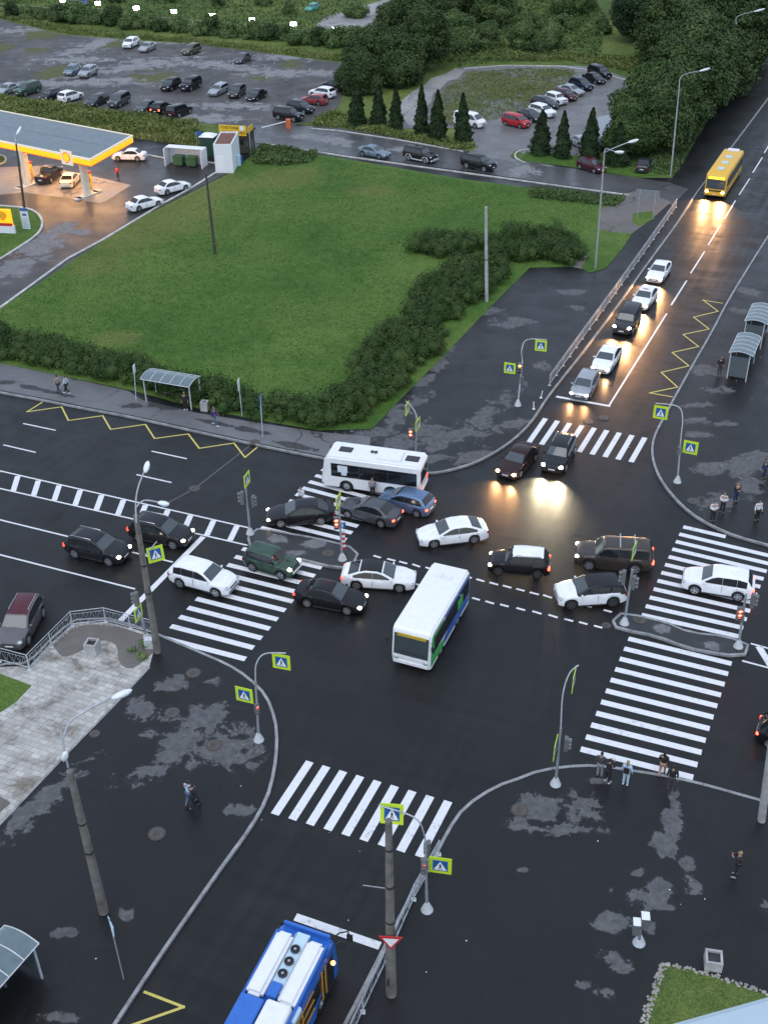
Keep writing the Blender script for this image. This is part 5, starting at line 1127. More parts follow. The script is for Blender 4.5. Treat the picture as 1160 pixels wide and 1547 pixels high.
def signal_mesh():
    mb = MB(); mb.box((0, 0, 0), (.22, .34, .95))
    for k in (-1, 0, 1):
        nn = 10; vs = []; fs = []
        for i in range(nn+1):
            a = math.pi*i/nn
            for xx in (.11, .30): vs.append((xx, math.cos(a)*.13, k*.3+math.sin(a)*.13))
        for i in range(nn): fs.append((2*i, 2*i+1, 2*i+3, 2*i+2))
        mb.add(vs, fs)
    return mb.mesh('signal_head')
SIGM = signal_mesh(); M['sighead'] = flat('signal_housing', (.13, .14, .14), .5)
M['lens'] = flat('unlit_lens', (.03, .03, .03), .2)
def signal(parent, px, py, z, yaw, inv, lit=None, two=False, s=1.0):
    c = P(px, py, z); o = link('signal_head', SIGM, parent, [M['sighead']]); o.location = inv(c); o.rotation_euler = (0, 0, yaw); o.scale = (s,)*3
    for k in (1, 0, -1):
        mb = MB(); mb.tube([(.11, 0, 0), (.135, 0, 0)], .115 if not lit or k < 1 else .125, 14); l = mb.build('lens', M['lens'] if not (lit and (k == 1 or (two and k == 0))) else M[lit], o); l.location = (0, 0, k*.3)
    return o
YA = AZ_A; YMA = AZ_A+math.pi; YB = AZ_B; YMB = AZ_B+math.pi
def post(name, label, base, top, z0=.12, arm=None, r=.07, cat='signal post', group='signal and sign posts round the junction', mat='steel'):
    b = P(*base, z0); t = empty(name, b); tag(t, label, cat, group); inv = lambda v: Vector(v)-b
    tp = P(top[0], top[1], top[2]); pts = [Vector((0, 0, 0)), inv(tp)]
    if arm: pts = [Vector((0, 0, 0)), inv(tp)*.6, inv(tp)]; a = [inv(tp)]+[inv(P(*q)) for q in arm]; tubeobj('arm', arc(a), .04, mat, t)
    tubeobj('pole', pts, [r*1.15]+[r*.9]*(len(pts)-1), mat, t, 10)
    mb = MB(); mb.tube([(0, 0, 0), (0, 0, .12), (0, 0, .5)], [.30, .26, .1], 14); mb.build('base', M['steel_pale'], t, 30)
    return t, inv
t, iv = post('signal_post', 'curved signal post with two crossing signs on the left pavement above the red countdown', (391, 1118), (386, 1030, 4.3), arm=[(387, 1004, 5.2), (400, 988, 5.7), (432, 987, 5.75)])
sign(t, 425, 1000, 5.2, YMA+.15, iv); sign(t, 369, 1050, 3.3, YMA+.1, iv); signal(t, 388, 1071, 2.4, YMA+.9, iv, 'tl_on', s=.75)
t, iv = post('signal_post', 'curved signal post with amber light on the asphalt square before the upper queue', (782, 612), (789, 545, 3.6), arm=[(788, 528, 4.5), (796, 513, 5.1), (826, 513, 5.2)])
sign(t, 817, 522, 4.8, YMA+.15, iv, .95); sign(t, 770, 556, 3.2, YMA+.1, iv, .95); signal(t, 785, 556, 3.1, YMA+.3, iv, 'sig_amber'); signal(t, 788, 574, 2.3, YMA+1.2, iv, s=.7)
t, iv = post('signal_post', 'curved signal post with two crossing signs on the right pavement', (1023, 728), (1029, 655, 3.8), arm=[(1031, 632, 4.8), (1024, 614, 5.5), (990, 609, 5.6)])
sign(t, 998, 623, 5.2, YMA+.05, iv, 1.05); sign(t, 1043, 676, 3.0, YMA, iv, 1.05); signal(t, 1025, 681, 2.8, YMA+1.6, iv, s=.7)
t, iv = post('signal_post', 'curved signal post with edge-on signs at the lower right crossing corner', (839, 1185), (847, 1100, 4.4), arm=[(850, 1050, 6.0), (860, 1018, 7.0), (874, 1005, 7.4)])
sign(t, 867, 1027, 6.7, YB+.1, iv, 1.0); sign(t, 839, 1130, 3.0, YB+.1, iv, 1.0); signal(t, 855, 1124, 3.0, YB+.2, iv, s=.9)
t, iv = post('signal_post', 'curved signal post at the lower fence with one sign over the striped crossing', (645, 1375), (643, 1285, 4.1), arm=[(640, 1258, 5.0), (625, 1235, 5.8), (572, 1217, 6.1)])
sign(t, 592, 1230, 5.6, YMA+.3, iv, 1.05, R(-15)); sign(t, 665, 1308, 3.0, YMA+.25, iv, 1.05); signal(t, 641, 1309, 3.0, YMA+.4, iv, 'tl_dim', s=1.0); signal(t, 645, 1282, 3.4, YA, iv, s=.8)
t, iv = post('signal_post', 'signal post with crossing sign on the left tip of the left island', (378, 806), (371, 735, 4.0))
sign(t, 373, 724, 4.5, YB+.1, iv, .95); signal(t, 366, 752, 3.2, YMB+.3, iv); signal(t, 383, 757, 3.0, YB, iv, s=.9)
t, iv = post('signal_post', 'red-lit signal post with striped marker board on the right end of the left island', (517, 845), (512, 765, 4.2))
sign(t, 511, 757, 4.6, YB+.1, iv, .92); signal(t, 508, 790, 3.2, YMA+.5, iv, 'sig_red', True)
mb = MB(); b = iv(P(518, 812, 1.3))
for k in range(8):
    mb.mat(k % 2).box((0, 0, -.9+k*.2), (.05, .3, .2))
mb.mat(2).box((0, 0, 1.0), (.05, .42, .42)); mb.mat(1); mb.box((.03, 0, 1.0), (.02, .08, .3)); mb.mat(0)
o = mb.build('marker_board', [M['signr'], M['signw'], M['signb']], t); o.location = b; o.rotation_euler = (0, 0, YMA+.6)
t, iv = post('signal_post', 'red-lit signal post on the pavement behind the white bus with passengers', (627, 698), (630, 640, 3.3), arm=[(628, 625, 4.0), (620, 612, 4.4), (613, 606, 4.6)])
sign(t, 615, 617, 4.4, YB+.1, iv, .9); sign(t, 631, 641, 3.2, YB, iv, .9); signal(t, 620, 655, 2.9, YMA+.4, iv, 'sig_red', True, s=.9)
t, iv = post('signal_post', 'signal post on the left tip of the right island', (943, 942), (955, 860, 4.2))
sign(t, 958, 832, 4.9, YB-.05, iv, .95); signal(t, 942, 872, 3.6, YMB+.2, iv); signal(t, 957, 880, 3.4, YB, iv)
t, iv = post('signal_post', 'red-lit signal post at the right end of the right island', (1115, 977), (1127, 897, 4.0))
signal(t, 1137, 907, 3.6, YB+.2, iv); signal(t, 1117, 927, 2.8, YMA+.3, iv, 'sig_red', True); signal(t, 1120, 934, 2.4, YMA+1.4, iv, s=.6)
t, iv = post('signal_post', 'signal post beside the leaning concrete pole at the plaza fence', (222, 966), (205, 895, 4.0))
sign(t, 209, 926, 2.6, YB+.1, iv, .9); signal(t, 206, 905, 3.6, YMB+.2, iv)
t, iv = post('signal_post', 'short post with pale-topped signal boxes above the grass corner', (965, 1425), (968, 1392, 2.2))
for px, py, z, w in [(974, 1392, 2.0, .34), (961, 1401, 1.9, .3)]:
    mb = MB(); mb.box((0, 0, 0), (.4, w, .7)); mb.mat(1).box((0, 0, .36), (.44, w+.03, .03)); o = mb.build('signal_box', [M['sighead'], M['whitem']], t); o.location = iv(P(px, py, z)); o.rotation_euler = (0, 0, YMA+.3)
# utility poles and lamps
def lamp_head(parent, a, b, name='lamp_head'):
    a, b = Vector(a), Vector(b); d = b-a; L = d.length; q = d.to_track_quat('X', 'Z').to_matrix(); mb = MB()
    mb.mat(0).sphere((a+b)/2, 1, 12, 8, (L*.5, .17, .13), q); mb.mat(1).sphere((a+b)/2+Vector((0, 0, -.05))+d*.05, 1, 12, 8, (L*.40, .15, .13), q)
    return mb.build(name, [M['whitem'], M['lampglass']], parent, 60)
def upole(label, base, top, r0, r1, mat, arms=(), z0=.12, group='utility and lamp poles', name='utility_pole', bands=0):
    b = P(*base, z0); t = empty(name, b); tag(t, label, 'pole', group); tp = P(*top)-b
    pts = [tp*k for k in (0, .33, .66, 1)]; tubeobj('pole', pts, [r0+(r1-r0)*k for k in (0, .33, .66, 1)], mat, t, 14)
    for k in range(bands):
        c = tp*(.45+.2*k); rr = r0+(r1-r0)*(.45+.2*k)+.02; tubeobj('band', [c, c+Vector((0, 0, .1))], rr, 'dark', t, 14)
    for A2 in arms:
        pts, head = A2; w = [P(*p)-b for p in pts]; tubeobj('bracket', arc(w), .045, 'steel', t)
        lamp_head(t, P(*head[0])-b, P(*head[1])-b)
    return t, b
t, b = upole('concrete lamp pole leaning in the lower left with two lamp heads', (157, 1378), (105, 1165, 9.45), .24, .15, 'concrete', [([(103, 1160, 9.6), (96, 1128, 10.6), (92, 1105, 11.2)], ((97, 1150, 9.95), (99, 1136, 10.6))), ([(95, 1118, 10.7), (105, 1092, 11.1), (130, 1074, 11.3), (168, 1054, 11.4)], ((168, 1056, 11.4), (200, 1042, 11.5)))], bands=2)
t, b = upole('leaning concrete lamp pole with a crossing sign at the plaza fence corner', (238, 985), (205, 778, 10.1), .22, .15, 'concrete', [([(206, 790, 10.0), (205, 760, 11.0), (209, 735, 11.8), (218, 712, 12.3)], ((219, 715, 12.3), (224, 696, 12.8))), ([(206, 766, 10.9), (218, 756, 11.2), (240, 759, 11.2)], ((238, 759, 11.2), (256, 762, 11.2)))], bands=2)
iv = lambda v, b=b: Vector(v)-b
sign(t, 235, 837, 6.4, YMA+.9, iv, .98, R(-12)); tubeobj('sign_arm', [iv(P(218, 840, 6.8)), iv(P(237, 818, 7.0))], .03, 'steel', t)
mb = MB(); mb.box((0, 0, .35), (.5, .4, .7)); o = mb.build('control_cabinet', M['steel_pale'], None, bevel=.02); o.location = P(226, 978, .14); tag(o, 'small grey cabinet in the weeds at the concrete pole foot', 'cabinet')
t, b = upole('weathered dark pole standing in the middle of the lawn', (325, 383), (311, 262, 8.9), .17, .11, 'wood_dark', bands=1, z0=.14)
t, b = upole('upright concrete pole beside the lower fence, without lamp', (591, 1502), (587, 1240, 11.2), .25, .14, 'concrete', bands=3)
iv = lambda v, b=b: Vector(v)-b
tubeobj('wire_stub', [iv(P(585, 1343, 7.2)), iv(P(548, 1338, 7.5))], .02, 'steel', t)
for k in range(2): mb = MB(); mb.box((0, 0, 0), (.1, .12, .4)); o = mb.build('slot', M['dark'], t); o.location = iv(P(586, 1318+k*160, 8.0-k*6.4))+Vector((-.0, -.13-.07*k, 0))
def polepoint(py):
    "height on the upright pole seen at that row"
    b0, t0_ = P(591, 1502, .12), P(588, 1240, 11.2); best = min((abs(P(589, py, z).xy.dot(Vector((0, 1)))-b0.lerp(t0_, (z-.12)/11.08).y), z) for z in np.arange(.2, 11, .05))[1]
    return b0.lerp(t0_, (best-.12)/11.08)
# give-way triangle hung on the pole
mb = MB(); mb.mat(0).add([(0, -.5, .4), (0, .5, .4), (0, 0, -.45), (-.04, -.5, .4), (-.04, .5, .4), (-.04, 0, -.45)], [(0, 2, 1), (3, 4, 5), (0, 1, 4, 3), (1, 2, 5, 4), (2, 0, 3, 5)]); mb.mat(1).add([(.01, -.34, .30), (.01, .34, .30), (.01, 0, -.27)], [(0, 2, 1)])
o = mb.build('give_way_sign', [M['signr'], M['signw']], t); o.location = iv(polepoint(1417))+Vector((0, -.32, .05)); o.rotation_euler = (0, 0, R(-95))
t, b = upole('pale concrete post without lamp at the hedge edge', (735, 455), (734, 312, 9.6), .18, .14, 'concrete_pale', bands=1)
G2 = 'street lamps along the upper road'
t, b = upole('twin-headed steel street lamp on the path verge beside the lawn', (899, 405), (913, 228, 12.3), .12, .07, 'steel', [([(913, 230, 12.2), (916, 224, 12.5), (930, 229, 12.6)], ((928, 229, 12.6), (943, 229, 12.7))), ([(913, 230, 12.2), (925, 224, 12.7), (950, 214, 13.3)], ((948, 215, 13.3), (965, 210, 13.5)))], group=G2, name='street_lamp')
t, b = upole('steel street lamp at the verge beside the big trees', (1013, 265), (1026, 130, 10.9), .12, .07, 'steel', [([(1026, 132, 10.8), (1030, 114, 11.4), (1058, 106, 11.6)], ((1056, 107, 11.6), (1073, 102, 11.8)))], group=G2, name='street_lamp')
t, b = upole('far steel street lamp among the trees at the top right', (1104, 112), (1112, 35, 10.0), .12, .07, 'steel', [([(1112, 36, 9.9), (1114, 24, 10.5), (1140, 16, 10.9)], ((1138, 17, 10.9), (1156, 12, 11.1)))], group=G2, name='street_lamp')
t, b = upole('double concrete pole cut off by the right edge of the photo', (1150, 1240), (1166, 1120, 6.5), .2, .17, 'concrete_pale')
t, b = upole('dark lamp pole with long white lamp at the filling station entry', (38, 322), (24, 215, 8.4), .16, .1, 'wood_dark', [([(24, 217, 8.3), (23, 205, 9.0), (28, 200, 9.2)], ((25, 203, 9.1), (32, 190, 9.8)))], z0=.156)
for px, py, z in [(148, 5, 2.6), (206, 12, 2.6), (263, 17, 2.6), (321, 23, 2.6), (381, 30, 2.6), (443, 36, 2.6), (506, 44, 2.6), (572, 52, 2.6), (630, 57, 2.6), (95, 0, 2.6)]:
    b = P(px, py, z); b.z = .12; t = empty('floodlight', b); tag(t, 'bright white floodlight on a post of the far fence', 'floodlight', 'floodlights along the far fence')
    tubeobj('post', [(0, 0, 0), (0, 0, 2.6)], .05, 'steel', t); mb = MB(); mb.box((0, 0, 2.6), (1.15, .25, .7)); mb.build('housing', M['steel_pale'], t, bevel=.03)
    mb = MB(); mb.box((0, -.14, 2.6), (1.05, .04, .6)); mb.build('lamp', M['flood'], t, bevel=.01)
# post at lower left with sheet of plastic
b = P(187, 1480, .12); t = empty('marker_post', b); tag(t, 'thin steel post wrapped with bluish film below the leaning lamp pole', 'post'); tubeobj('post', [Vector((0, 0, 0)), P(165, 1388, 3.8)-b], .035, 'steel', t)
mb = MB(); p0 = P(172, 1415, 2.8)-b; mb.tube([p0, p0+(P(167, 1388, 3.8)-P(172, 1415, 2.8))*.5, P(163, 1385, 3.9)-b], [.03, .06, .02], 6); mb.build('film', M['buspale'], t)

# ---- fences
def fence(label, pts, zref=.12, h=1.05, post_sp=2.5, group='metal pedestrian fences', outline=.03, lattice=True, mat='steel'):
    W = [P(x, y, zref) for x, y in pts]; o0 = W[0].copy(); t = empty('fence', o0); tag(t, label, 'fence', group)
    mbr = MB(); mbl = MB(); posts = []
    for a, b in zip(W, W[1:]):
        a = a-o0; b = b-o0; L = (b-a).length; n = max(1, round(L/post_sp))
        for z in (h, .18): mbr.tube([a+Vector((0, 0, z)), b+Vector((0, 0, z))], outline, 6)
        mbr.tube([a+Vector((0, 0, h*.82)), b+Vector((0, 0, h*.82))], outline*.5, 6)
        for i in range(n):
            p, q = a.lerp(b, i/n), a.lerp(b, (i+1)/n); posts.append(p)
            k = 4
            for j in range(k):
                u, v = p.lerp(q, j/k), p.lerp(q, (j+1)/k); m_ = (u+v)/2
                mbl.tube([u+Vector((0, 0, .18)), m_+Vector((0, 0, h*.82))], .014, 4, False); mbl.tube([m_+Vector((0, 0, h*.82)), v+Vector((0, 0, .18))], .014, 4, False)
                mbl.tube([u+Vector((0, 0, .18)), u+Vector((0, 0, h*.82))], .012, 4, False)
    posts.append(W[-1]-o0)
    mbr.build('rails', M[mat], t); mbl.build('lattice', M[mat], t)
    for p in posts:
        mb = MB(); mb.tube([(0, 0, -.02), (0, 0, h+.02)], .035, 6); mb.box((0, 0, .02), (.22, .22, .04)); o = mb.build('post', M['steel_pale'], t); o.location = p
    return t
fence('long lattice fence along the kerb of the upper road', [(830, 582), (880, 512), (930, 443), (980, 372), (1021, 313)], post_sp=2.2)
fence('lattice fence along the kerb at the lower crossing and trolleybus', [(520, 1590), (548, 1530), (590, 1440), (625, 1360), (663, 1292)], post_sp=2.2)
fence('lattice fence wrapping the plaza corner around the parked grey-brown car', [(-80, 985), (0, 1000), (45, 1012), (110, 946), (160, 940), (235, 960)], post_sp=2.4, h=1.15)
# far chain fence with posts behind the lot
t = empty('fence', P(0, 20, .13)); o0 = P(0, 20, .13); tag(t, 'grey post and wire fence behind the gravel lot', 'fence')
mb = MB(); A0, B0 = P(-60, 13, .13)-o0, P(600, 72, .13)-o0
for z in (1.9, 1.0): mb.tube([A0+Vector((0, 0, z)), B0+Vector((0, 0, z))], .02, 4)
mb.build('rails', M['steel'], t)
for i in range(34):
    mbp = MB(); mbp.tube([(0, 0, 0), (0, 0, 2.0)], .04, 5); o = mbp.build('post', M['steel_pale'], t); o.location = A0.lerp(B0, i/33)
# lattice near the kiosk
fence('thin dark wire fence behind the dumpsters and the kiosk', [(305, 222), (345, 218), (382, 226)], .15, 1.5, 1.5, mat='dark')

# ---- bus shelters
M['poly'] = flat('shelter_roof_sheet', (.12, .165, .18), .22, 0, .12, spec=.6)
M['shelterside'] = flat('shelter_glass', (.10, .12, .13), .1, 0, .1)
def shelter(label, c, yaw, L=4.4, D=1.7, H=2.35, sides=True, ribs=5, group='bus shelters'):
    t = empty('bus_shelter', c, yaw); tag(t, label, 'bus shelter', group); n = 8
    mb = MB(); vs = []; fs = []
    for i in range(n+1):
        u = i/n; y = -D/2-.25+(D+.4)*u; z = H+.38*math.sin(math.pi*(u*.75+.12))
        for x in (-L/2-.15, L/2+.15): vs += [(x, y, z), (x, y, z-.02)]
    for i in range(n): fs += [(4*i, 4*i+2, 4*i+6, 4*i+4), (4*i+1, 4*i+5, 4*i+7, 4*i+3)]
    mb.add(vs, fs); mb.build('roof', M['poly'], t, 60)
    for k in range(ribs+1):
        x = -L/2-.15+(L+.3)*k/ribs; mb = MB(); mb.tube([(x, vs[4*i][1], vs[4*i][2]+.015) for i in range(n+1)], .028, 6); mb.build('roof_rib', M['steel_pale'], t)
    mb = MB()
    for i in (0, n): mb.tube([(-L/2-.15, vs[4*i][1], vs[4*i][2]), (L/2+.15, vs[4*i][1], vs[4*i][2])], .03, 6)
    mb.build('eaves_rail', M['steel_pale'], t)
    for sx in (-1, 1):
        for sy in (-1, 1): mb = MB(); mb.box((sx*L/2, sy*(D/2), H/2+.1), (.08, .08, H+.2)); mb.build('post', M['steel_pale'], t)
        if sides:
            mb = MB(); mb.box((sx*L/2, 0, 1.25), (.03, D-.12, 1.9)); mb.build('side_panel', M['shelterside'], t)
    if sides: mb = MB(); mb.box((0, D/2, 1.25), (L-.1, .03, 1.9)); mb.build('back_panel', M['shelterside'], t)
    mb = MB(); mb.box((0, D/2-.35, .48), (L*.6, .38, .06)); mb.box((0, D/2-.15, .85), (L*.6, .04, .12))
    for sx in (-1, 1): mb.box((sx*L*.25, D/2-.35, .24), (.06, .3, .46))
    mb.build('bench', M['concrete'], t); return t
shelter('glass-roofed bus shelter before the long hedge on the left pavement', (P(222, 602, .12)+P(302, 617, .12))/2+Vector((0, .4, 0)), AZ_B+R(2), L=4.3, sides=False, H=2.1)
bc = P(1107, 580, .12)
shelter('nearer of the two bus shelters on the right pavement', P(1118, 560, .12), AZ_A+math.pi/2+math.pi/2+math.pi+R(0), L=3.9, D=1.6)
shelter('farther of the two bus shelters on the right pavement', P(1140, 512, .12), AZ_A+math.pi+math.pi, L=3.9, D=1.6)
shelter('bus shelter cut off by the lower left edge of the photo', P(-8, 1527, .12), AZ_A-math.pi/2+math.pi/2-R(3), L=4.3, D=1.6)
def bin_(label, px, py, s=.55, h=.75):
    c = P(px, py, .12); t = empty('litter_bin', c, AZ_B+.2); tag(t, label, 'litter bin', 'concrete litter bins'); mb = MB()
    for x, y, sx, sy in ((0, -s/2+.05, s, .1), (0, s/2-.05, s, .1), (-s/2+.05, 0, .1, s-.2), (s/2-.05, 0, .1, s-.2)): mb.box((x, y, h/2), (sx, sy, h), taper=1.0)
    mb.build('shell', M['concrete_pale'], t); mb = MB(); mb.box((0, 0, h*.4), (s-.2, s-.2, h*.75)); mb.build('liner', M['dark'], t)
bin_('concrete litter bin right of the shelter on the left pavement', 310, 619, .6, .8); bin_('concrete litter bin at the fence corner of the plaza', 141, 985, .75, .8); bin_('concrete litter bin alone above the grass corner', 1076, 1458, .75, .6)
def stop_sign(label, base, top, mat, w=.6, h=.9, yaw=None):
    b = P(*base, .12); t = empty('stop_sign', b); tag(t, label, 'bus stop sign', 'signs at the bus stop'); tp = P(*top)-b
    tubeobj('post', [Vector((0, 0, 0)), tp], .04, 'steel', t)
    mb = MB(); mb.box((0, 0, -h/2+.05), (.04, w, h)); mb.mat(1); mb.box((.025, 0, -h*.3), (.012, w*.7, h*.25)); mb.mat(2); mb.box((.027, 0, -h*.75), (.012, w*.75, h*.3)); o = mb.build('panel', [M[mat], M['signw'] if mat == 'signb' else M['steel'], M['signw']], t); o.location = tp; o.rotation_euler = (0, 0, yaw if yaw is not None else YMB+.3)
stop_sign('white bus stop sign left of the shelter', (206, 607), (202, 552, 2.9), 'signw', .55, .75); stop_sign('white bus stop sign right of the litter bin', (366, 629), (360, 574, 2.9), 'signw', .6, .9); stop_sign('blue bus stop sign, rightmost on the left pavement', (397, 660), (393, 598, 3.1), 'signb', .7, 1.1)
# billboard seen from the back
c = P(974, 330, .15); t = empty('billboard', c, AZ_B+R(4)); tag(t, 'grey billboard seen from behind beside the fence end', 'billboard')
for x in (-.9, .9): tubeobj('post', [(x, 0, 0), (x, 0, 3.4)], .05, 'steel', t)
for k in range(4): mb = MB(); mb.box((-1.0+k*.66, 0, 2.9), (.63, .06, 1.0)); mb.build('panel', M['signgrey'], t)
# short bollards at the square
for px, py in [(817, 601), (806, 618)]:
    mb = MB(); mb.tube([(0, 0, 0), (.0, 0, .05)], .12, 10); mb.tube([(0, 0, .05), (.1, 0, .65)], .04, 8); o = mb.build('bollard', M['whitem']); o.location = P(px, py, .12); o.rotation_euler = (0, 0, px); tag(o, 'short white bent bollard near the fence end at the upper stop line, '+('upper one' if px > 810 else 'lower one'), 'bollard')
# orange barrier
c = P(436, 193, .15); t = empty('barrier', c, 0); tag(t, 'orange and white car park barrier with raised arm at the gravel lot', 'barrier')
mb = MB(); mb.box((0, 0, .55), (.7, .6, 1.5)); mb.mat(1).box((.3, 0, -.1), (1.6, .8, .12)); mb.build('cabinet', [flat('barrier_orange', (.6, .14, .04), .5), M['whitem']], t)
mb = MB(); mb.tube([(-.2, 0, 1.0), (-3.9, -.4, .25)], .07, 6); mb.build('arm', M['whitem'], t)

# ---- rocks around the grass corner and at the plaza
rs = np.random.RandomState(3); mb = MB()
for a, b_, n in [((1000, 1456), (968, 1550), 40), ((1000, 1456), (1065, 1470), 22), ((1065, 1470), (1160, 1502), 34), ((1004, 1460), (974, 1550), 30), ((100, 938), (200, 950), 14), ((60, 985), (120, 945), 10)]:
    a, b_ = P(*a, .14), P(*b_, .14)
    for i in range(n):
        p = a.lerp(b_, (i+rs.uniform(-.3, .3))/n)+Vector((rs.uniform(-.1, .1), rs.uniform(-.1, .1), 0)); s = rs.uniform(.06, .11); mb.sphere(p, s, 7, 5, (1, rs.uniform(.7, 1), .6), Matrix.Rotation(rs.uniform(0, 3), 3, 'Z'))
o = mb.build('stones', flat('field_stones', (.30, .28, .25), .85, 0, .4, 1.5), None, 50); tag(o, kind='stuff')
# litter and small stones on the lots
mb = MB()
for i in range(70):
    px, py = rs.uniform(0, 560), 0; py = rs.uniform(62, 150); p = P(px, py, .17)
    if px > 300 and py > 130: continue
    s = rs.uniform(.06, .15); mb.box(p, (s*1.5, s, s*.6), rz=rs.uniform(0, 3))
for i in range(40):
    px, py = random.choice([(rs.uniform(440, 900), rs.uniform(1250, 1500)), (rs.uniform(560, 1000), rs.uniform(420, 680)), (rs.uniform(100, 400), rs.uniform(1000, 1450)), (rs.uniform(1040, 1150), rs.uniform(500, 760)), (rs.uniform(850, 1140), rs.uniform(1230, 1440))]); s = rs.uniform(.015, .045); mb.box(P(px, py, .14), (s*1.6, s, s*.3), rz=rs.uniform(0, 3))
o = mb.build('litter', M['whitem']); tag(o, kind='stuff')
#@@PART4

# ------------------------------------------------------------------ filling station
M['fascia_y'] = emis('canopy_fascia_yellow', (1, .36, .008), .55); M['fascia_w'] = emis('canopy_edge_white', (.8, .72, .55), .12); M['fascia_r'] = emis('canopy_edge_red', (1, .06, .01), .4)
M['canroof'] = flat('canopy_roof', (.13, .16, .18), .4, .1, .2, 1.2); M['pumpw'] = flat('pump_panel', (.75, .68, .55), .4)
M['yellowp'] = flat('station_yellow', (.8, .5, .02), .45, 0, .05)
ZC = 5.4
c0, c1, c2 = P(136, 240, ZC), P(200, 204, ZC), P(0, 212, ZC)   # near right corner, far right corner, towards the left
ux = (c2-c0).normalized(); uy = (c1-c0).normalized(); L_ = (c0-c2).length+9; Wd = (c1-c0).length
can = empty('canopy', (c0.x, c0.y, .15), math.atan2(-ux.y, -ux.x)); tag(can, 'glowing yellow-edged filling station canopy with grey roof', 'canopy')
inv = Matrix.Translation((c0.x, c0.y, .15)) @ Matrix.Rotation(math.atan2(-ux.y, -ux.x), 4, 'Z'); inv = inv.inverted()
far_ = inv @ c1; D_ = far_.y; sk = far_.x
H_ = ZC-.15
def slab(name, x0, x1, y0, y1, z0, z1, mat, par=can, mats=None):
    mb = MB(); mb.add([(x0+sk*y0/D_, y0, z0), (x1+sk*y0/D_, y0, z0), (x1+sk*y1/D_, y1, z0), (x0+sk*y1/D_, y1, z0), (x0+sk*y0/D_, y0, z1), (x1+sk*y0/D_, y0, z1), (x1+sk*y1/D_, y1, z1), (x0+sk*y1/D_, y1, z1)], [(3, 2, 1, 0), (4, 5, 6, 7), (0, 1, 5, 4), (1, 2, 6, 5), (2, 3, 7, 6), (3, 0, 4, 7)])
    return mb.build(name, M[mat], par)
slab('roof', -L_, -.15, .15, D_-.15, H_-.15, H_-.02, 'canroof')
for i in (2,): slab('roof_seam', -L_, -.3, D_*(i+1)/6, D_*(i+1)/6+.08, H_-.02, H_+.0, 'canroof')
for nm, m_, za, zb, ex in [('fascia', 'fascia_y', H_-.82, H_-.16, .02), ('fascia_edge', 'fascia_w', H_-.155, H_+.05, .06), ('fascia_trim', 'fascia_r', H_-.90, H_-.825, -.01)]:
    slab(nm, -L_, 0+ex, -ex, .12, za, zb, m_); slab(nm, -.12, ex, .122, D_-.122, za, zb, m_); slab(nm, -L_, 0+ex, D_-.12, D_+ex, za, zb, m_ if nm != 'fascia' else 'fascia_w')
slab('ceiling', -L_, -.15, .15, D_-.15, H_-.62, H_-.55, 'whitem')
for i in range(4):
    for j in range(3):
        x, y = -2.4-i*4.6, D_*(.2+.3*j); mb = MB(); mb.box((x+sk*y/D_, y, H_-.65), (.7, .7, .05)); mb.build('ceiling_lamp', emis('canopy_lamp_lit', (1, .8, .5), 6) if (i+j) == 0 else bpy.data.materials['canopy_lamp_lit'], can)
        d = bpy.data.lights.new('canopy_light', 'AREA'); d.energy = 85; d.size = .7; d.color = (1, .50, .20); o = bpy.data.objects.new('canopy_light', d); COL.objects.link(o); o.parent = can; o.location = (x+sk*y/D_, y, H_-.70)
# emblem on the fascia: a scallop on a white square
mb = MB(); mb.box((0, 0, 0), (1.9, .1, 1.75)); q = P(108, 233, ZC-.2); loc = inv @ q
o = mb.build('emblem_board', M['fascia_w'], can); o.location = (loc.x, -.12, H_-.35)
mb = MB(); pts = [(-.12, -.62), (-.3, -.55), (-.22, -.42)]+[(.66*math.cos(a)*(1+.04*math.cos(9*a)), .06+.60*math.sin(a)*(1+.04*math.cos(9*a))) for a in np.linspace(math.pi*1.17, -math.pi*.17, 20)]+[(.22, -.42), (.3, -.55), (.12, -.62)]
mb.prism(pts, 0, .03); e = mb.build('emblem', M['fascia_r'], o); e.rotation_euler = (R(90), 0, 0); e.location = (0, -.055, 0)
mb = MB(); mb.prism([(x*.82, z*.82+.01) for x, z in pts], 0, .03); e2 = mb.build('emblem', M['fascia_y'], o); e2.rotation_euler = (R(90), 0, 0); e2.location = (0, -.09, 0)
def column(bx, by, tag_):
    p = inv @ P(bx, by, .15); 
    isl = MB(); isl.box((0, .6, .08), (1.1, 3.4, .16)); isl.tube([(0, -1.1, 0), (0, -1.1, .16)], .55, 20); isl.tube([(0, 2.3, 0), (0, 2.3, .16)], .55, 20); o = isl.build('pump_island', M['kerb_white'], can); o.location = (p.x, p.y, 0)
    mb = MB(); mb.box((0, .6, H_/2-.3), (.55, .9, H_-.7)); o = mb.build('column', M['pumpw'], can, bevel=.03); o.location = (p.x, p.y, 0)
column(127, 297, 0); column(38, 281, 1)
def pump(px, py, label):
    c = P(px, py, .31); t = empty('fuel_pump', c, math.atan2(-ux.y, -ux.x)); tag(t, label, 'fuel pump', 'fuel pumps under the canopy')
    mb = MB(); mb.box((0, 0, .9), (.6, .95, 1.8)); mb.build('cabinet', M['yellowp'], t, bevel=.04); mb = MB(); mb.box((0, 0, 1.95), (.66, 1.0, .25)); mb.build('header', M['signr'], t, bevel=.03)
    mb = MB(); mb.box((0, -.48, 1.3), (.4, .03, .45)); mb.build('display', M['pumpw'], t); mb = MB(); mb.tube([(.32, -.2, 1.3), (.5, -.2, .7), (.36, -.2, .3), (.33, .1, 1.2)], .03, 6); mb.build('hose', M['black'], t)
pump(134, 283, 'yellow fuel pump at the foot of the right canopy column'); pump(45, 268, 'yellow fuel pump at the foot of the left canopy column')
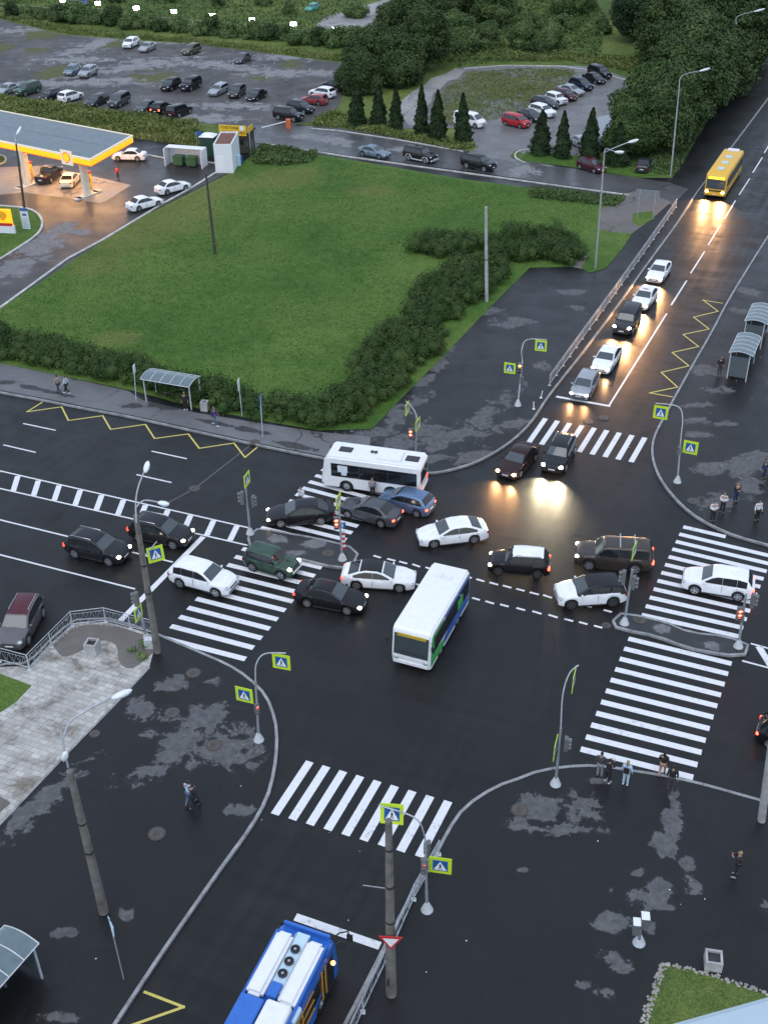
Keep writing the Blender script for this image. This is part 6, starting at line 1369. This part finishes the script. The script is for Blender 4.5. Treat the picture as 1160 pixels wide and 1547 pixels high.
# correct column feet: the right column stands above the pump
# price sign
def rot2(v, a): return v
c = P(8, 352, .16); t = empty('price_sign', c, R(-8)); tag(t, 'glowing yellow price sign at the left edge before the station', 'sign')
mb = MB(); mb.box((0, 0, .5), (2.6, .35, .9)); mb.build('plinth', M['whitem'], t, bevel=.03); mb = MB(); mb.box((0, 0, 1.9), (2.3, .3, 1.9)); mb.build('panel', M['fascia_y'], t, bevel=.03)
mb = MB(); mb.box((0, -.155, 1.1), (2.3, .02, .35)); mb.build('price_strip', M['signr'], t)
mb = MB(); mb.prism([(x*.8, z*.8) for x, z in pts], 0, .02); e = mb.build('emblem', M['fascia_r'], t); e.rotation_euler = (R(90), 0, 0); e.location = (.1, -.155, 2.1)
mb = MB(); mb.prism([(x*.62, z*.62) for x, z in pts], 0, .02); e = mb.build('emblem', M['yellowp'], t); e.rotation_euler = (R(90), 0, 0); e.location = (.1, -.178, 2.1)
# banner hung on the dark lamp pole
c = P(41, 346, .16); t = empty('banner', c, R(-10)); tag(t, 'tall pale banner with blue top beside the dark lamp pole', 'banner')
tubeobj('post', [(-.55, 0, 0), (-.55, 0, 2.6)], .03, 'steel', t); mb = MB(); mb.box((0, 0, 1.3), (.95, .04, 2.5)); mb.mat(1).box((0, -.025, 2.35), (.95, .02, .35)); mb.mat(1).box((0, -.025, 1.75), (.5, .02, .25))
for k in range(5): mb.mat(2).box((0, -.025, .3+k*.24), (.7, .015, .08))
mb.build('panel', [M['buspale'], M['signb'], M['steel']], t)
# dumpster shelter
c = P(262, 247, .15); t = empty('waste_enclosure', (P(258, 247, .15)+P(304, 256, .15))/2+Vector((0, .6, 0)), AZ_B+R(6)); tag(t, 'white three-sided enclosure for rubbish containers', 'enclosure')
W5 = 5.2; mb = MB(); mb.box((0, .9, 1.15), (W5, .08, 2.3)); mb.build('back_wall', M['whitem'], t)
for sx in (-1, 1): mb = MB(); mb.box((sx*(W5/2+.05), 0, 1.15), (.1, 1.9, 2.3)); mb.build('side_wall', M['whitem'], t)
mb = MB(); mb.box((0, .3, 2.34), (W5+.2, 1.3, .06)); mb.build('roof', M['whitem'], t)
M['bingreen'] = flat('container_green', (.05, .12, .05), .5)
base = t.matrix_basis.copy() if False else None
cc = (P(258, 247, .15)+P(304, 256, .15))/2+Vector((0, .6, 0))
for x, lb in [(-.9, 'green wheeled waste container, left one in the white enclosure'), (1.0, 'green wheeled waste container, right one in the white enclosure')]:
    p = cc+Matrix.Rotation(AZ_B+R(6), 3, 'Z') @ Vector((x, -.25, 0)); o = empty('waste_container', p, AZ_B+R(6)); tag(o, lb, 'waste container', 'waste containers')
    mb = MB(); mb.box((0, 0, .7), (1.25, .95, 1.0), taper=1.12); mb.build('tub', M['bingreen'], o, bevel=.03); mb = MB(); mb.box((0, 0, 1.28), (1.5, 1.15, .14)); mb.build('lid', M['bingreen'], o, bevel=.04)
    for sx in (-1, 1): mb = MB(); mb.tube([(sx*.45, 0, .1), (sx*.45+.05, 0, .1)], .1, 10); mb.build('wheel', M['black'], o)
# white cabin
za = .15; A1, B1, C1 = P(326, 261, za), P(353, 261, za), P(372, 250, za)
u1 = (B1-A1).normalized(); w1 = (B1-A1).length; v1 = (C1-B1).normalized(); d1 = (C1-B1).length
t = empty('cabin', (A1.x, A1.y, za), math.atan2(u1.y, u1.x)); tag(t, 'white windowless cabin with rusty roof beside the enclosure', 'cabin'); d1 = 6.0
Hc = 3.5; mb = MB(); mb.box((w1/2, d1/2, Hc/2), (w1, d1, Hc)); mb.build('walls', M['whitem'], t)
for x, y, sx, sy in ((w1/2, .06, w1, .12), (w1/2, d1-.06, w1, .12), (.06, d1/2, .12, d1-.24), (w1-.06, d1/2, .12, d1-.24)): mb = MB(); mb.box((x, y, Hc+.12), (sx+.02, sy, .24)); mb.build('parapet', M['whitem'], t)
mb = MB(); mb.box((w1/2, d1/2, Hc+.03), (w1-.26, d1-.26, .06)); mb.build('roof', flat('rusty_roof', (.17, .07, .05), .8, 0, .3), t)
mb = MB(); mb.box((w1*.35, -.02, 1.15), (1.0, .03, 2.1)); mb.build('door', M['signw'], t); mb = MB(); mb.box((w1+.25, d1*.55, .7), (.45, .6, 1.4)); mb.build('meter_box', M['buspale'], t, bevel=.02); mb = MB(); mb.box((w1+.3, d1*.72, .5), (.5, .8, .9)); mb.build('blue_box', M['signb'], t, bevel=.03)
# dark green cabin
c = P(317, 233, .15); t = empty('toilet_cabin', c, R(-12)); tag(t, 'dark green booth with white tent-like roof behind the white cabin', 'booth')
mb = MB(); mb.box((0, 0, 1.3), (1.9, 1.7, 2.6)); mb.build('walls', flat('booth_green', (.02, .06, .04), .5), t); mb = MB(); mb.box((0, 0, 2.75), (2.2, 2.0, .35), taper=.35); mb.build('roof', M['signw'], t)
mb = MB(); mb.box((-1.0, -.9, 3.1), (.8, .05, .5)); mb.build('sign_plate', M['signb'], t); tubeobj('post', [(-1.35, -.9, 0), (-1.35, -.9, 3.3)], .04, 'steel', t)
# kiosk with yellow sign
c = P(362, 226, .15); t = empty('guard_hut', c, R(-14)); tag(t, 'dark timber guard hut carrying a yellow car park sign', 'hut')
mb = MB(); mb.box((0, 0, 1.3), (3.6, 2.6, 2.6)); mb.build('walls', M['wood_dark'], t); mb = MB(); mb.box((0, 0, 2.72), (4.1, 3.1, .2)); mb.build('roof', M['dark'], t)
mb = MB(); mb.box((.7, -1.31, 1.5), (1.0, .03, .8)); mb.build('window', M['glass'], t); tubeobj('post', [(2.2, -1.6, 0), (2.2, -1.6, 3.0)], .08, 'steel', t); tubeobj('post', [(-1.9, -1.6, 0), (-1.9, -1.6, 3.0)], .06, 'steel', t)
mb = MB(); mb.box((-.15, -1.62, 3.1), (3.9, .08, 1.35)); sb = mb.build('sign_board', M['yellowp'], t); mb = MB(); mb.box((2.0, -.55, 3.1), (.08, 2.0, .9)); mb.build('sign_board', M['yellowp'], t)
def text(body, size, mat, parent, loc, rot, name='lettering', sx=1.0):
    cu = bpy.data.curves.new(name, 'FONT'); cu.body = body; cu.size = size; cu.align_x = 'CENTER'; cu.align_y = 'CENTER'; cu.extrude = .012; cu.resolution_u = 2
    tmp = bpy.data.objects.new('tmp', cu); COL.objects.link(tmp); bpy.context.view_layer.update(); me = bpy.data.meshes.new_from_object(tmp.evaluated_get(bpy.context.evaluated_depsgraph_get())); bpy.data.objects.remove(tmp)
    me.materials.clear(); me.materials.append(M[mat]); o = bpy.data.objects.new(name, me); COL.objects.link(o); o.parent = parent; o.location = loc; o.rotation_euler = rot; o.scale = (sx, 1, 1); return o
text('ПЛАТНАЯ', .55, 'signk', sb, (-.6, -1.675, 3.42), (R(90), 0, 0)); text('АВТОСТОЯНКА', .5, 'signk', sb, (-.15, -1.675, 2.8), (R(90), 0, 0), sx=.98)
mb = MB(); mb.disc((1.2, -1.665, 3.42), (0, -1, 0), .32, .02, 20); mb.build('round_mark', M['signw'], sb)
# flank lettering on the taxis is too small to read

# ------------------------------------------------------------------ people
M['skin'] = flat('skin', (.42, .25, .18), .6); M['hair_d'] = flat('hair_dark', (.02, .015, .012), .7); M['hair_b'] = flat('hair_brown', (.10, .06, .035), .7); M['hair_l'] = flat('hair_fair', (.30, .20, .10), .7)
CL = {k: flat('cloth_'+k, c, .85, 0, .15) for k, c in [('white', (.62, .65, .68)), ('black', (.015, .015, .018)), ('navy', (.025, .04, .09)), ('lblue', (.38, .52, .68)), ('grey', (.22, .23, .25)), ('beige', (.32, .28, .22)), ('purple', (.08, .05, .16)), ('red', (.50, .05, .04)), ('jeans', (.09, .13, .22)), ('dgrey', (.05, .05, .055)), ('paleblue', (.45, .55, .62))]}
CL['skin'] = M['skin']
def skin_obj(verts, edges, radii, name, sub=2, root=0):
    me = bpy.data.meshes.new(name); me.from_pydata([tuple(v) for v in verts], edges, []); o = bpy.data.objects.new('tmp', me); COL.objects.link(o)
    o.modifiers.new('s', 'SKIN'); sv = me.skin_vertices[0].data if me.skin_vertices else None
    if sv is None:
        bpy.context.view_layer.objects.active = o; bm = bmesh.new(); bm.from_mesh(me); bm.verts.layers.skin.verify(); bm.to_mesh(me); bm.free(); sv = me.skin_vertices[0].data
    for i, r in enumerate(radii): sv[i].radius = r if hasattr(r, '__len__') else (r, r)
    sv[root].use_root = True
    ss = o.modifiers.new('u', 'SUBSURF'); ss.levels = sub; ss.render_levels = sub
    bpy.context.view_layer.update(); out = bpy.data.meshes.new_from_object(o.evaluated_get(bpy.context.evaluated_depsgraph_get())); bpy.data.objects.remove(o)
    out.name = name; out.polygons.foreach_set('use_smooth', [True]*len(out.polygons)); return out
def pose_mesh(pose):
    "standing 1.76 m person facing +X; returns body, top and trousers meshes"
    V = lambda *a: Vector(a)
    pel, ch, nk, hd = V(0, 0, .95), V(.01, 0, 1.32), V(0, 0, 1.48), V(.02, 0, 1.60)
    sh = {s: V(0, s*.19, 1.43) for s in (-1, 1)}; hip = {s: V(0, s*.095, .92) for s in (-1, 1)}
    if pose == 'stand': kn = {s: V(.02, s*.10, .50) for s in (-1, 1)}; an = {s: V(-.01, s*.11, .09) for s in (-1, 1)}; el = {s: V(-.03, s*.25, 1.15) for s in (-1, 1)}; wr_ = {s: V(.08, s*.26, .90) for s in (-1, 1)}
    elif pose == 'walk': kn = {-1: V(.16, -.1, .51), 1: V(-.02, .1, .50)}; an = {-1: V(.24, -.1, .09), 1: V(-.28, .1, .16)}; el = {-1: V(-.13, -.25, 1.17), 1: V(.06, .25, 1.15)}; wr_ = {-1: V(-.12, -.25, .93), 1: V(.25, .24, .98)}
    elif pose == 'phone': kn = {-1: V(.02, -.1, .50), 1: V(.05, .12, .50)}; an = {-1: V(-.01, -.11, .09), 1: V(.05, .16, .09)}; el = {s: V(.12, s*.25, 1.22) for s in (-1, 1)}; wr_ = {-1: V(.32, -.10, 1.42), 1: V(.32, .10, 1.42)}
    elif pose == 'front': kn = {s: V(.02, s*.10, .50) for s in (-1, 1)}; an = {s: V(-.01, s*.11, .09) for s in (-1, 1)}; el = {s: V(.0, s*.26, 1.16) for s in (-1, 1)}; wr_ = {-1: V(.23, -.06, 1.12), 1: V(.23, .06, 1.16)}
    vs = [pel, ch, nk, hd]; rd = [(.13, .10), (.145, .10), .052, .06]; ed = [(0, 1), (1, 2), (2, 3)]
    def ad(p, r, par): vs.append(p); rd.append(r); ed.append((par, len(vs)-1)); return len(vs)-1
    for s in (-1, 1):
        h = ad(hip[s], .085, 0); k = ad(kn[s], .058, h); a = ad(an[s], .038, k); ad(an[s]+V(.14, 0, -.05), (.04, .03), a)
        a1 = ad(sh[s], .052, 1); e = ad(el[s], .04, a1); w = ad(wr_[s], .026, e); d = (wr_[s]-el[s]).normalized(); pm = ad(wr_[s]+d*.06, (.036, .02), w)
    body = skin_obj(vs, ed, rd, 'body', 2)
    parts = [body]
    # head with face
    mb = MB(); c = hd+V(.0, 0, .055); mb.sphere(c, 1, 16, 12, (.095, .075, .118)); mb.sphere(c+V(.03, 0, -.06), 1, 10, 8, (.06, .05, .055)); mb.sphere(c+V(.102, 0, -.01), 1, 8, 6, (.018, .013, .022))
    for s in (-1, 1): mb.sphere(c+V(0, s*.077, -.005), 1, 8, 6, (.018, .01, .03)); mb.sphere(c+V(.085, s*.03, .012), .01, 6, 4)
    mb.sphere(c+V(.09, 0, -.052), 1, 8, 4, (.012, .026, .006))
    parts.append(mb.mesh('head', 60))
    # fingers
    mb = MB()
    for s in (-1, 1):
        d = (wr_[s]-el[s]).normalized(); side = d.cross(V(0, 0, 1)); side = V(1, 0, 0) if side.length < .3 else side.normalized(); up = side.cross(d).normalized(); b = wr_[s]+d*.07
        for i, ln in enumerate((.062, .072, .067, .052)):
            o_ = side*(.024-.016*i); mb.tube([b+o_, b+o_+d*ln*.55-up*s*.0, b+o_+d*ln*.9+up*.018], [.0095, .009, .006], 6)
        mb.tube([wr_[s]+d*.025+side*.026, wr_[s]+d*.06+side*.05, wr_[s]+d*.085+side*.05+up*.012], [.011, .0095, .007], 6)
    parts.append(mb.mesh('hands', 60))
    bm = bmesh.new()
    for p_ in parts: bm.from_mesh(p_)
    bd = bpy.data.meshes.new('body'); bm.to_mesh(bd); bm.free()
    # jacket
    vs = [pel+V(0, 0, -.02), ch, nk+V(0, 0, -.015)]; rd = [(.165, .125), (.175, .125), .075]; ed = [(0, 1), (1, 2)]
    def ad(p, r, par): vs.append(p); rd.append(r); ed.append((par, len(vs)-1)); return len(vs)-1
    for s in (-1, 1): a1 = ad(sh[s], .072, 1); e = ad(el[s], .056, a1); ad(el[s].lerp(wr_[s], .9), .044, e)
    top = skin_obj(vs, ed, rd, 'top', 2)
    vs = [pel]; rd = [(.15, .115)]; ed = []
    for s in (-1, 1): h = ad(hip[s], .105, 0); k = ad(kn[s], .078, h); ad(kn[s].lerp(an[s], .93), .06, k)
    tr = skin_obj(vs, ed, rd, 'trousers', 2)
    vs = []; mb = MB()
    for s in (-1, 1): mb.sphere(an[s]+V(.06, 0, -.035), 1, 10, 6, (.145, .052, .05))
    shoe = mb.mesh('shoes', 60)
    mb = MB(); mb.sphere(hd+V(-.018, 0, .08), 1, 14, 10, (.10, .086, .108)); hair = mb.mesh('hair', 60)
    mb = MB(); mb.sphere(hd+V(-.018, 0, .08), 1, 14, 10, (.10, .088, .11)); mb.sphere(hd+V(-.07, 0, -.03), 1, 12, 8, (.05, .09, .15)); hairl = mb.mesh('hair', 60)
    return dict(body=bd, top=top, trousers=tr, shoes=shoe, hair=hair, hairl=hairl)
PM = {}
def person(px, py, pose, yaw, top, bot, hair, label, shoes='black', z=.13, s=1.0, bag=None, long=False, hold=None, group=None):
    if pose not in PM: PM[pose] = pose_mesh(pose)
    m_ = PM[pose]; c = P(px, py, z); t = empty('person', c, yaw); t.scale = (s,)*3; tag(t, label, 'person', group)
    link('body', m_['body'], t, [M['skin']]); link('top', m_['top'], t, [CL[top]]); link('trousers', m_['trousers'], t, [CL[bot]]); link('shoes', m_['shoes'], t, [CL[shoes]]); link('hair', m_['hairl' if long else 'hair'], t, [M[hair]])
    if bag:
        mb = MB(); mb.box((0, 0, 0), (.16, .30, .40) if bag[0] == 'pack' else (.30, .10, .26)); b_ = mb.build('backpack' if bag[0] == 'pack' else 'bag', CL[bag[1]], None, 40, .05)
        mt = Matrix.Translation(c) @ Matrix.Rotation(yaw, 4, 'Z') @ Matrix.Scale(s, 4); b_.matrix_world = mt @ Matrix.Translation((-.2, 0, 1.22) if bag[0] == 'pack' else (.05, .33, .70))
        if bag[0] == 'pack':
            pass
        tag(b_, ('backpack' if bag[0] == 'pack' else 'handbag')+' carried by the '+label.replace('person', 'person', 1)[:0]+bag[2], 'bag')
    if hold:
        mb = MB(); mb.box((0, 0, 0), (.015, .16, .08)); b_ = mb.build('phone', M['signk'], None); b_.matrix_world = Matrix.Translation(c) @ Matrix.Rotation(yaw, 4, 'Z') @ Matrix.Translation((.40, 0, 1.47)); tag(b_, 'dark phone held up by the person photographing in the lower right', 'phone')
    return t
cam_yaw = -math.pi/2
person(90, 594, 'walk', AZ_B+math.pi, 'beige', 'dgrey', 'hair_d', 'person in grey-brown top, left one of the couple on the left pavement')
person(102, 595, 'walk', AZ_B+math.pi+.3, 'paleblue', 'black', 'hair_b', 'person in pale top and black trousers, right one of the couple on the left pavement', shoes='white')
person(281, 619, 'stand', cam_yaw, 'black', 'black', 'hair_d', 'person in black waiting under the left bus shelter', shoes='white')
person(325, 643, 'walk', AZ_B, 'purple', 'jeans', 'hair_b', 'person in purple top and white shoes right of the litter bin', shoes='white', long=True)
person(563, 752, 'stand', cam_yaw-.3, 'grey', 'black', 'hair_d', 'person in grey top standing on the crossing at the white bus', z=.0)
person(456, 766, 'walk', YMA, 'white', 'dgrey', 'hair_b', 'person in white top mostly hidden behind the black fastback on the crossing', z=.0)
G = 'people waiting on the right pavement'
person(1075, 788, 'front', cam_yaw, 'white', 'black', 'hair_d', 'person in white shirt nearest the kerb on the right pavement', group=G)
person(1090, 775, 'front', cam_yaw-.4, 'white', 'black', 'hair_b', 'person in pale top just behind the one nearest the kerb', group=G)
person(1110, 759, 'front', cam_yaw+.3, 'black', 'navy', 'hair_b', 'person in black jacket looking down at something on the right pavement', group=G)
person(1142, 787, 'stand', cam_yaw+.2, 'white', 'black', 'hair_d', 'person in white shirt with a dark handbag on the right pavement', group=G, bag=('hand', 'black', 'person in white shirt on the right pavement'))
person(1152, 724, 'stand', cam_yaw+.5, 'navy', 'navy', 'hair_d', 'person in dark blue at the right edge of the photo', group=G)
person(1163, 722, 'stand', cam_yaw-.5, 'black', 'dgrey', 'hair_d', 'person in black cut by the right edge of the photo', group=G)
person(1086, 565, 'stand', cam_yaw, 'black', 'dgrey', 'hair_d', 'person in black standing beside the nearer right bus shelter')
G = 'people at the lower right crossing'
person(905, 1174, 'stand', YA, 'dgrey', 'grey', 'hair_d', 'person in bulky dark jacket leftmost at the lower right crossing', group=G, s=1.03)
person(917, 1183, 'phone', YA-.3, 'black', 'black', 'hair_d', 'slim person in black second from left at the lower right crossing', shoes='white', group=G)
person(944, 1186, 'stand', YA, 'lblue', 'paleblue', 'hair_l', 'person in light blue with black backpack at the lower right crossing', shoes='white', group=G, long=True, bag=('pack', 'black', 'person in light blue at the lower right crossing'))
person(999, 1172, 'walk', YA, 'black', 'skin', 'hair_d', 'person in short black dress stepping onto the lower right crossing', group=G, long=True, shoes='black', z=.02)
person(1012, 1194, 'stand', YA+.2, 'black', 'dgrey', 'hair_d', 'person in black jacket rightmost at the lower right crossing', group=G, s=1.03)
person(1111, 1324, 'phone', math.pi-.3, 'black', 'black', 'hair_l', 'person in black with pale cap photographing in the lower right', shoes='grey', hold=1)
person(288, 1216, 'walk', AZ_A, 'lblue', 'jeans', 'hair_d', 'person in light blue, left one of two walkers in the lower left')
person(295, 1221, 'walk', AZ_A, 'black', 'black', 'hair_d', 'person in black, right one of two walkers in the lower left')
person(179, 271, 'stand', cam_yaw, 'red', 'dgrey', 'hair_d', 'person in red work clothes on the filling station yard', z=.16)
person(47, 273, 'stand', 0, 'beige', 'black', 'hair_b', 'person in beige beside the black pickup at the pumps', z=.16)

# ------------------------------------------------------------------ the window ledge just below the viewpoint
def near(px, py, dist):
    x, y = px-TW/2, py-TH/2; x, y = _c*x-_s*y, _s*x+_c*y
    d = Vector((x, CF*math.cos(PIT)-y*math.sin(PIT), -CF*math.sin(PIT)-y*math.cos(PIT))).normalized(); return Vector((0, 0, CH))+d*dist
a, b_ = near(955, 1560, 1.3), near(1180, 1494, 1.36); zl = (a.z+b_.z)/2
d = Vector((b_.x-a.x, b_.y-a.y, 0)).normalized(); nn_ = Vector((d.y, -d.x, 0)); a = Vector((a.x, a.y, 0)); mb = MB()
q = [a-d*.5, a+d*2.4, a+d*2.4+nn_*.30, a-d*.5+nn_*.30]
mb.add([(p.x, p.y, zl-.03) for p in q]+[(p.x, p.y, zl) for p in q], [(3, 2, 1, 0), (4, 5, 6, 7), (0, 1, 5, 4), (1, 2, 6, 5), (2, 3, 7, 6), (3, 0, 4, 7)])
me = mb.mesh('window_ledge', None, .008, 3)
M['ledge'] = flat('ledge_metal', (.40, .50, .56), .35, 0, .05); o = link('window_ledge', me, None, [M['ledge']])
if o.data.polygons[0].normal.z > 2: pass
tag(o, 'pale blue window ledge cutting the lower right corner of the photo', 'window ledge')
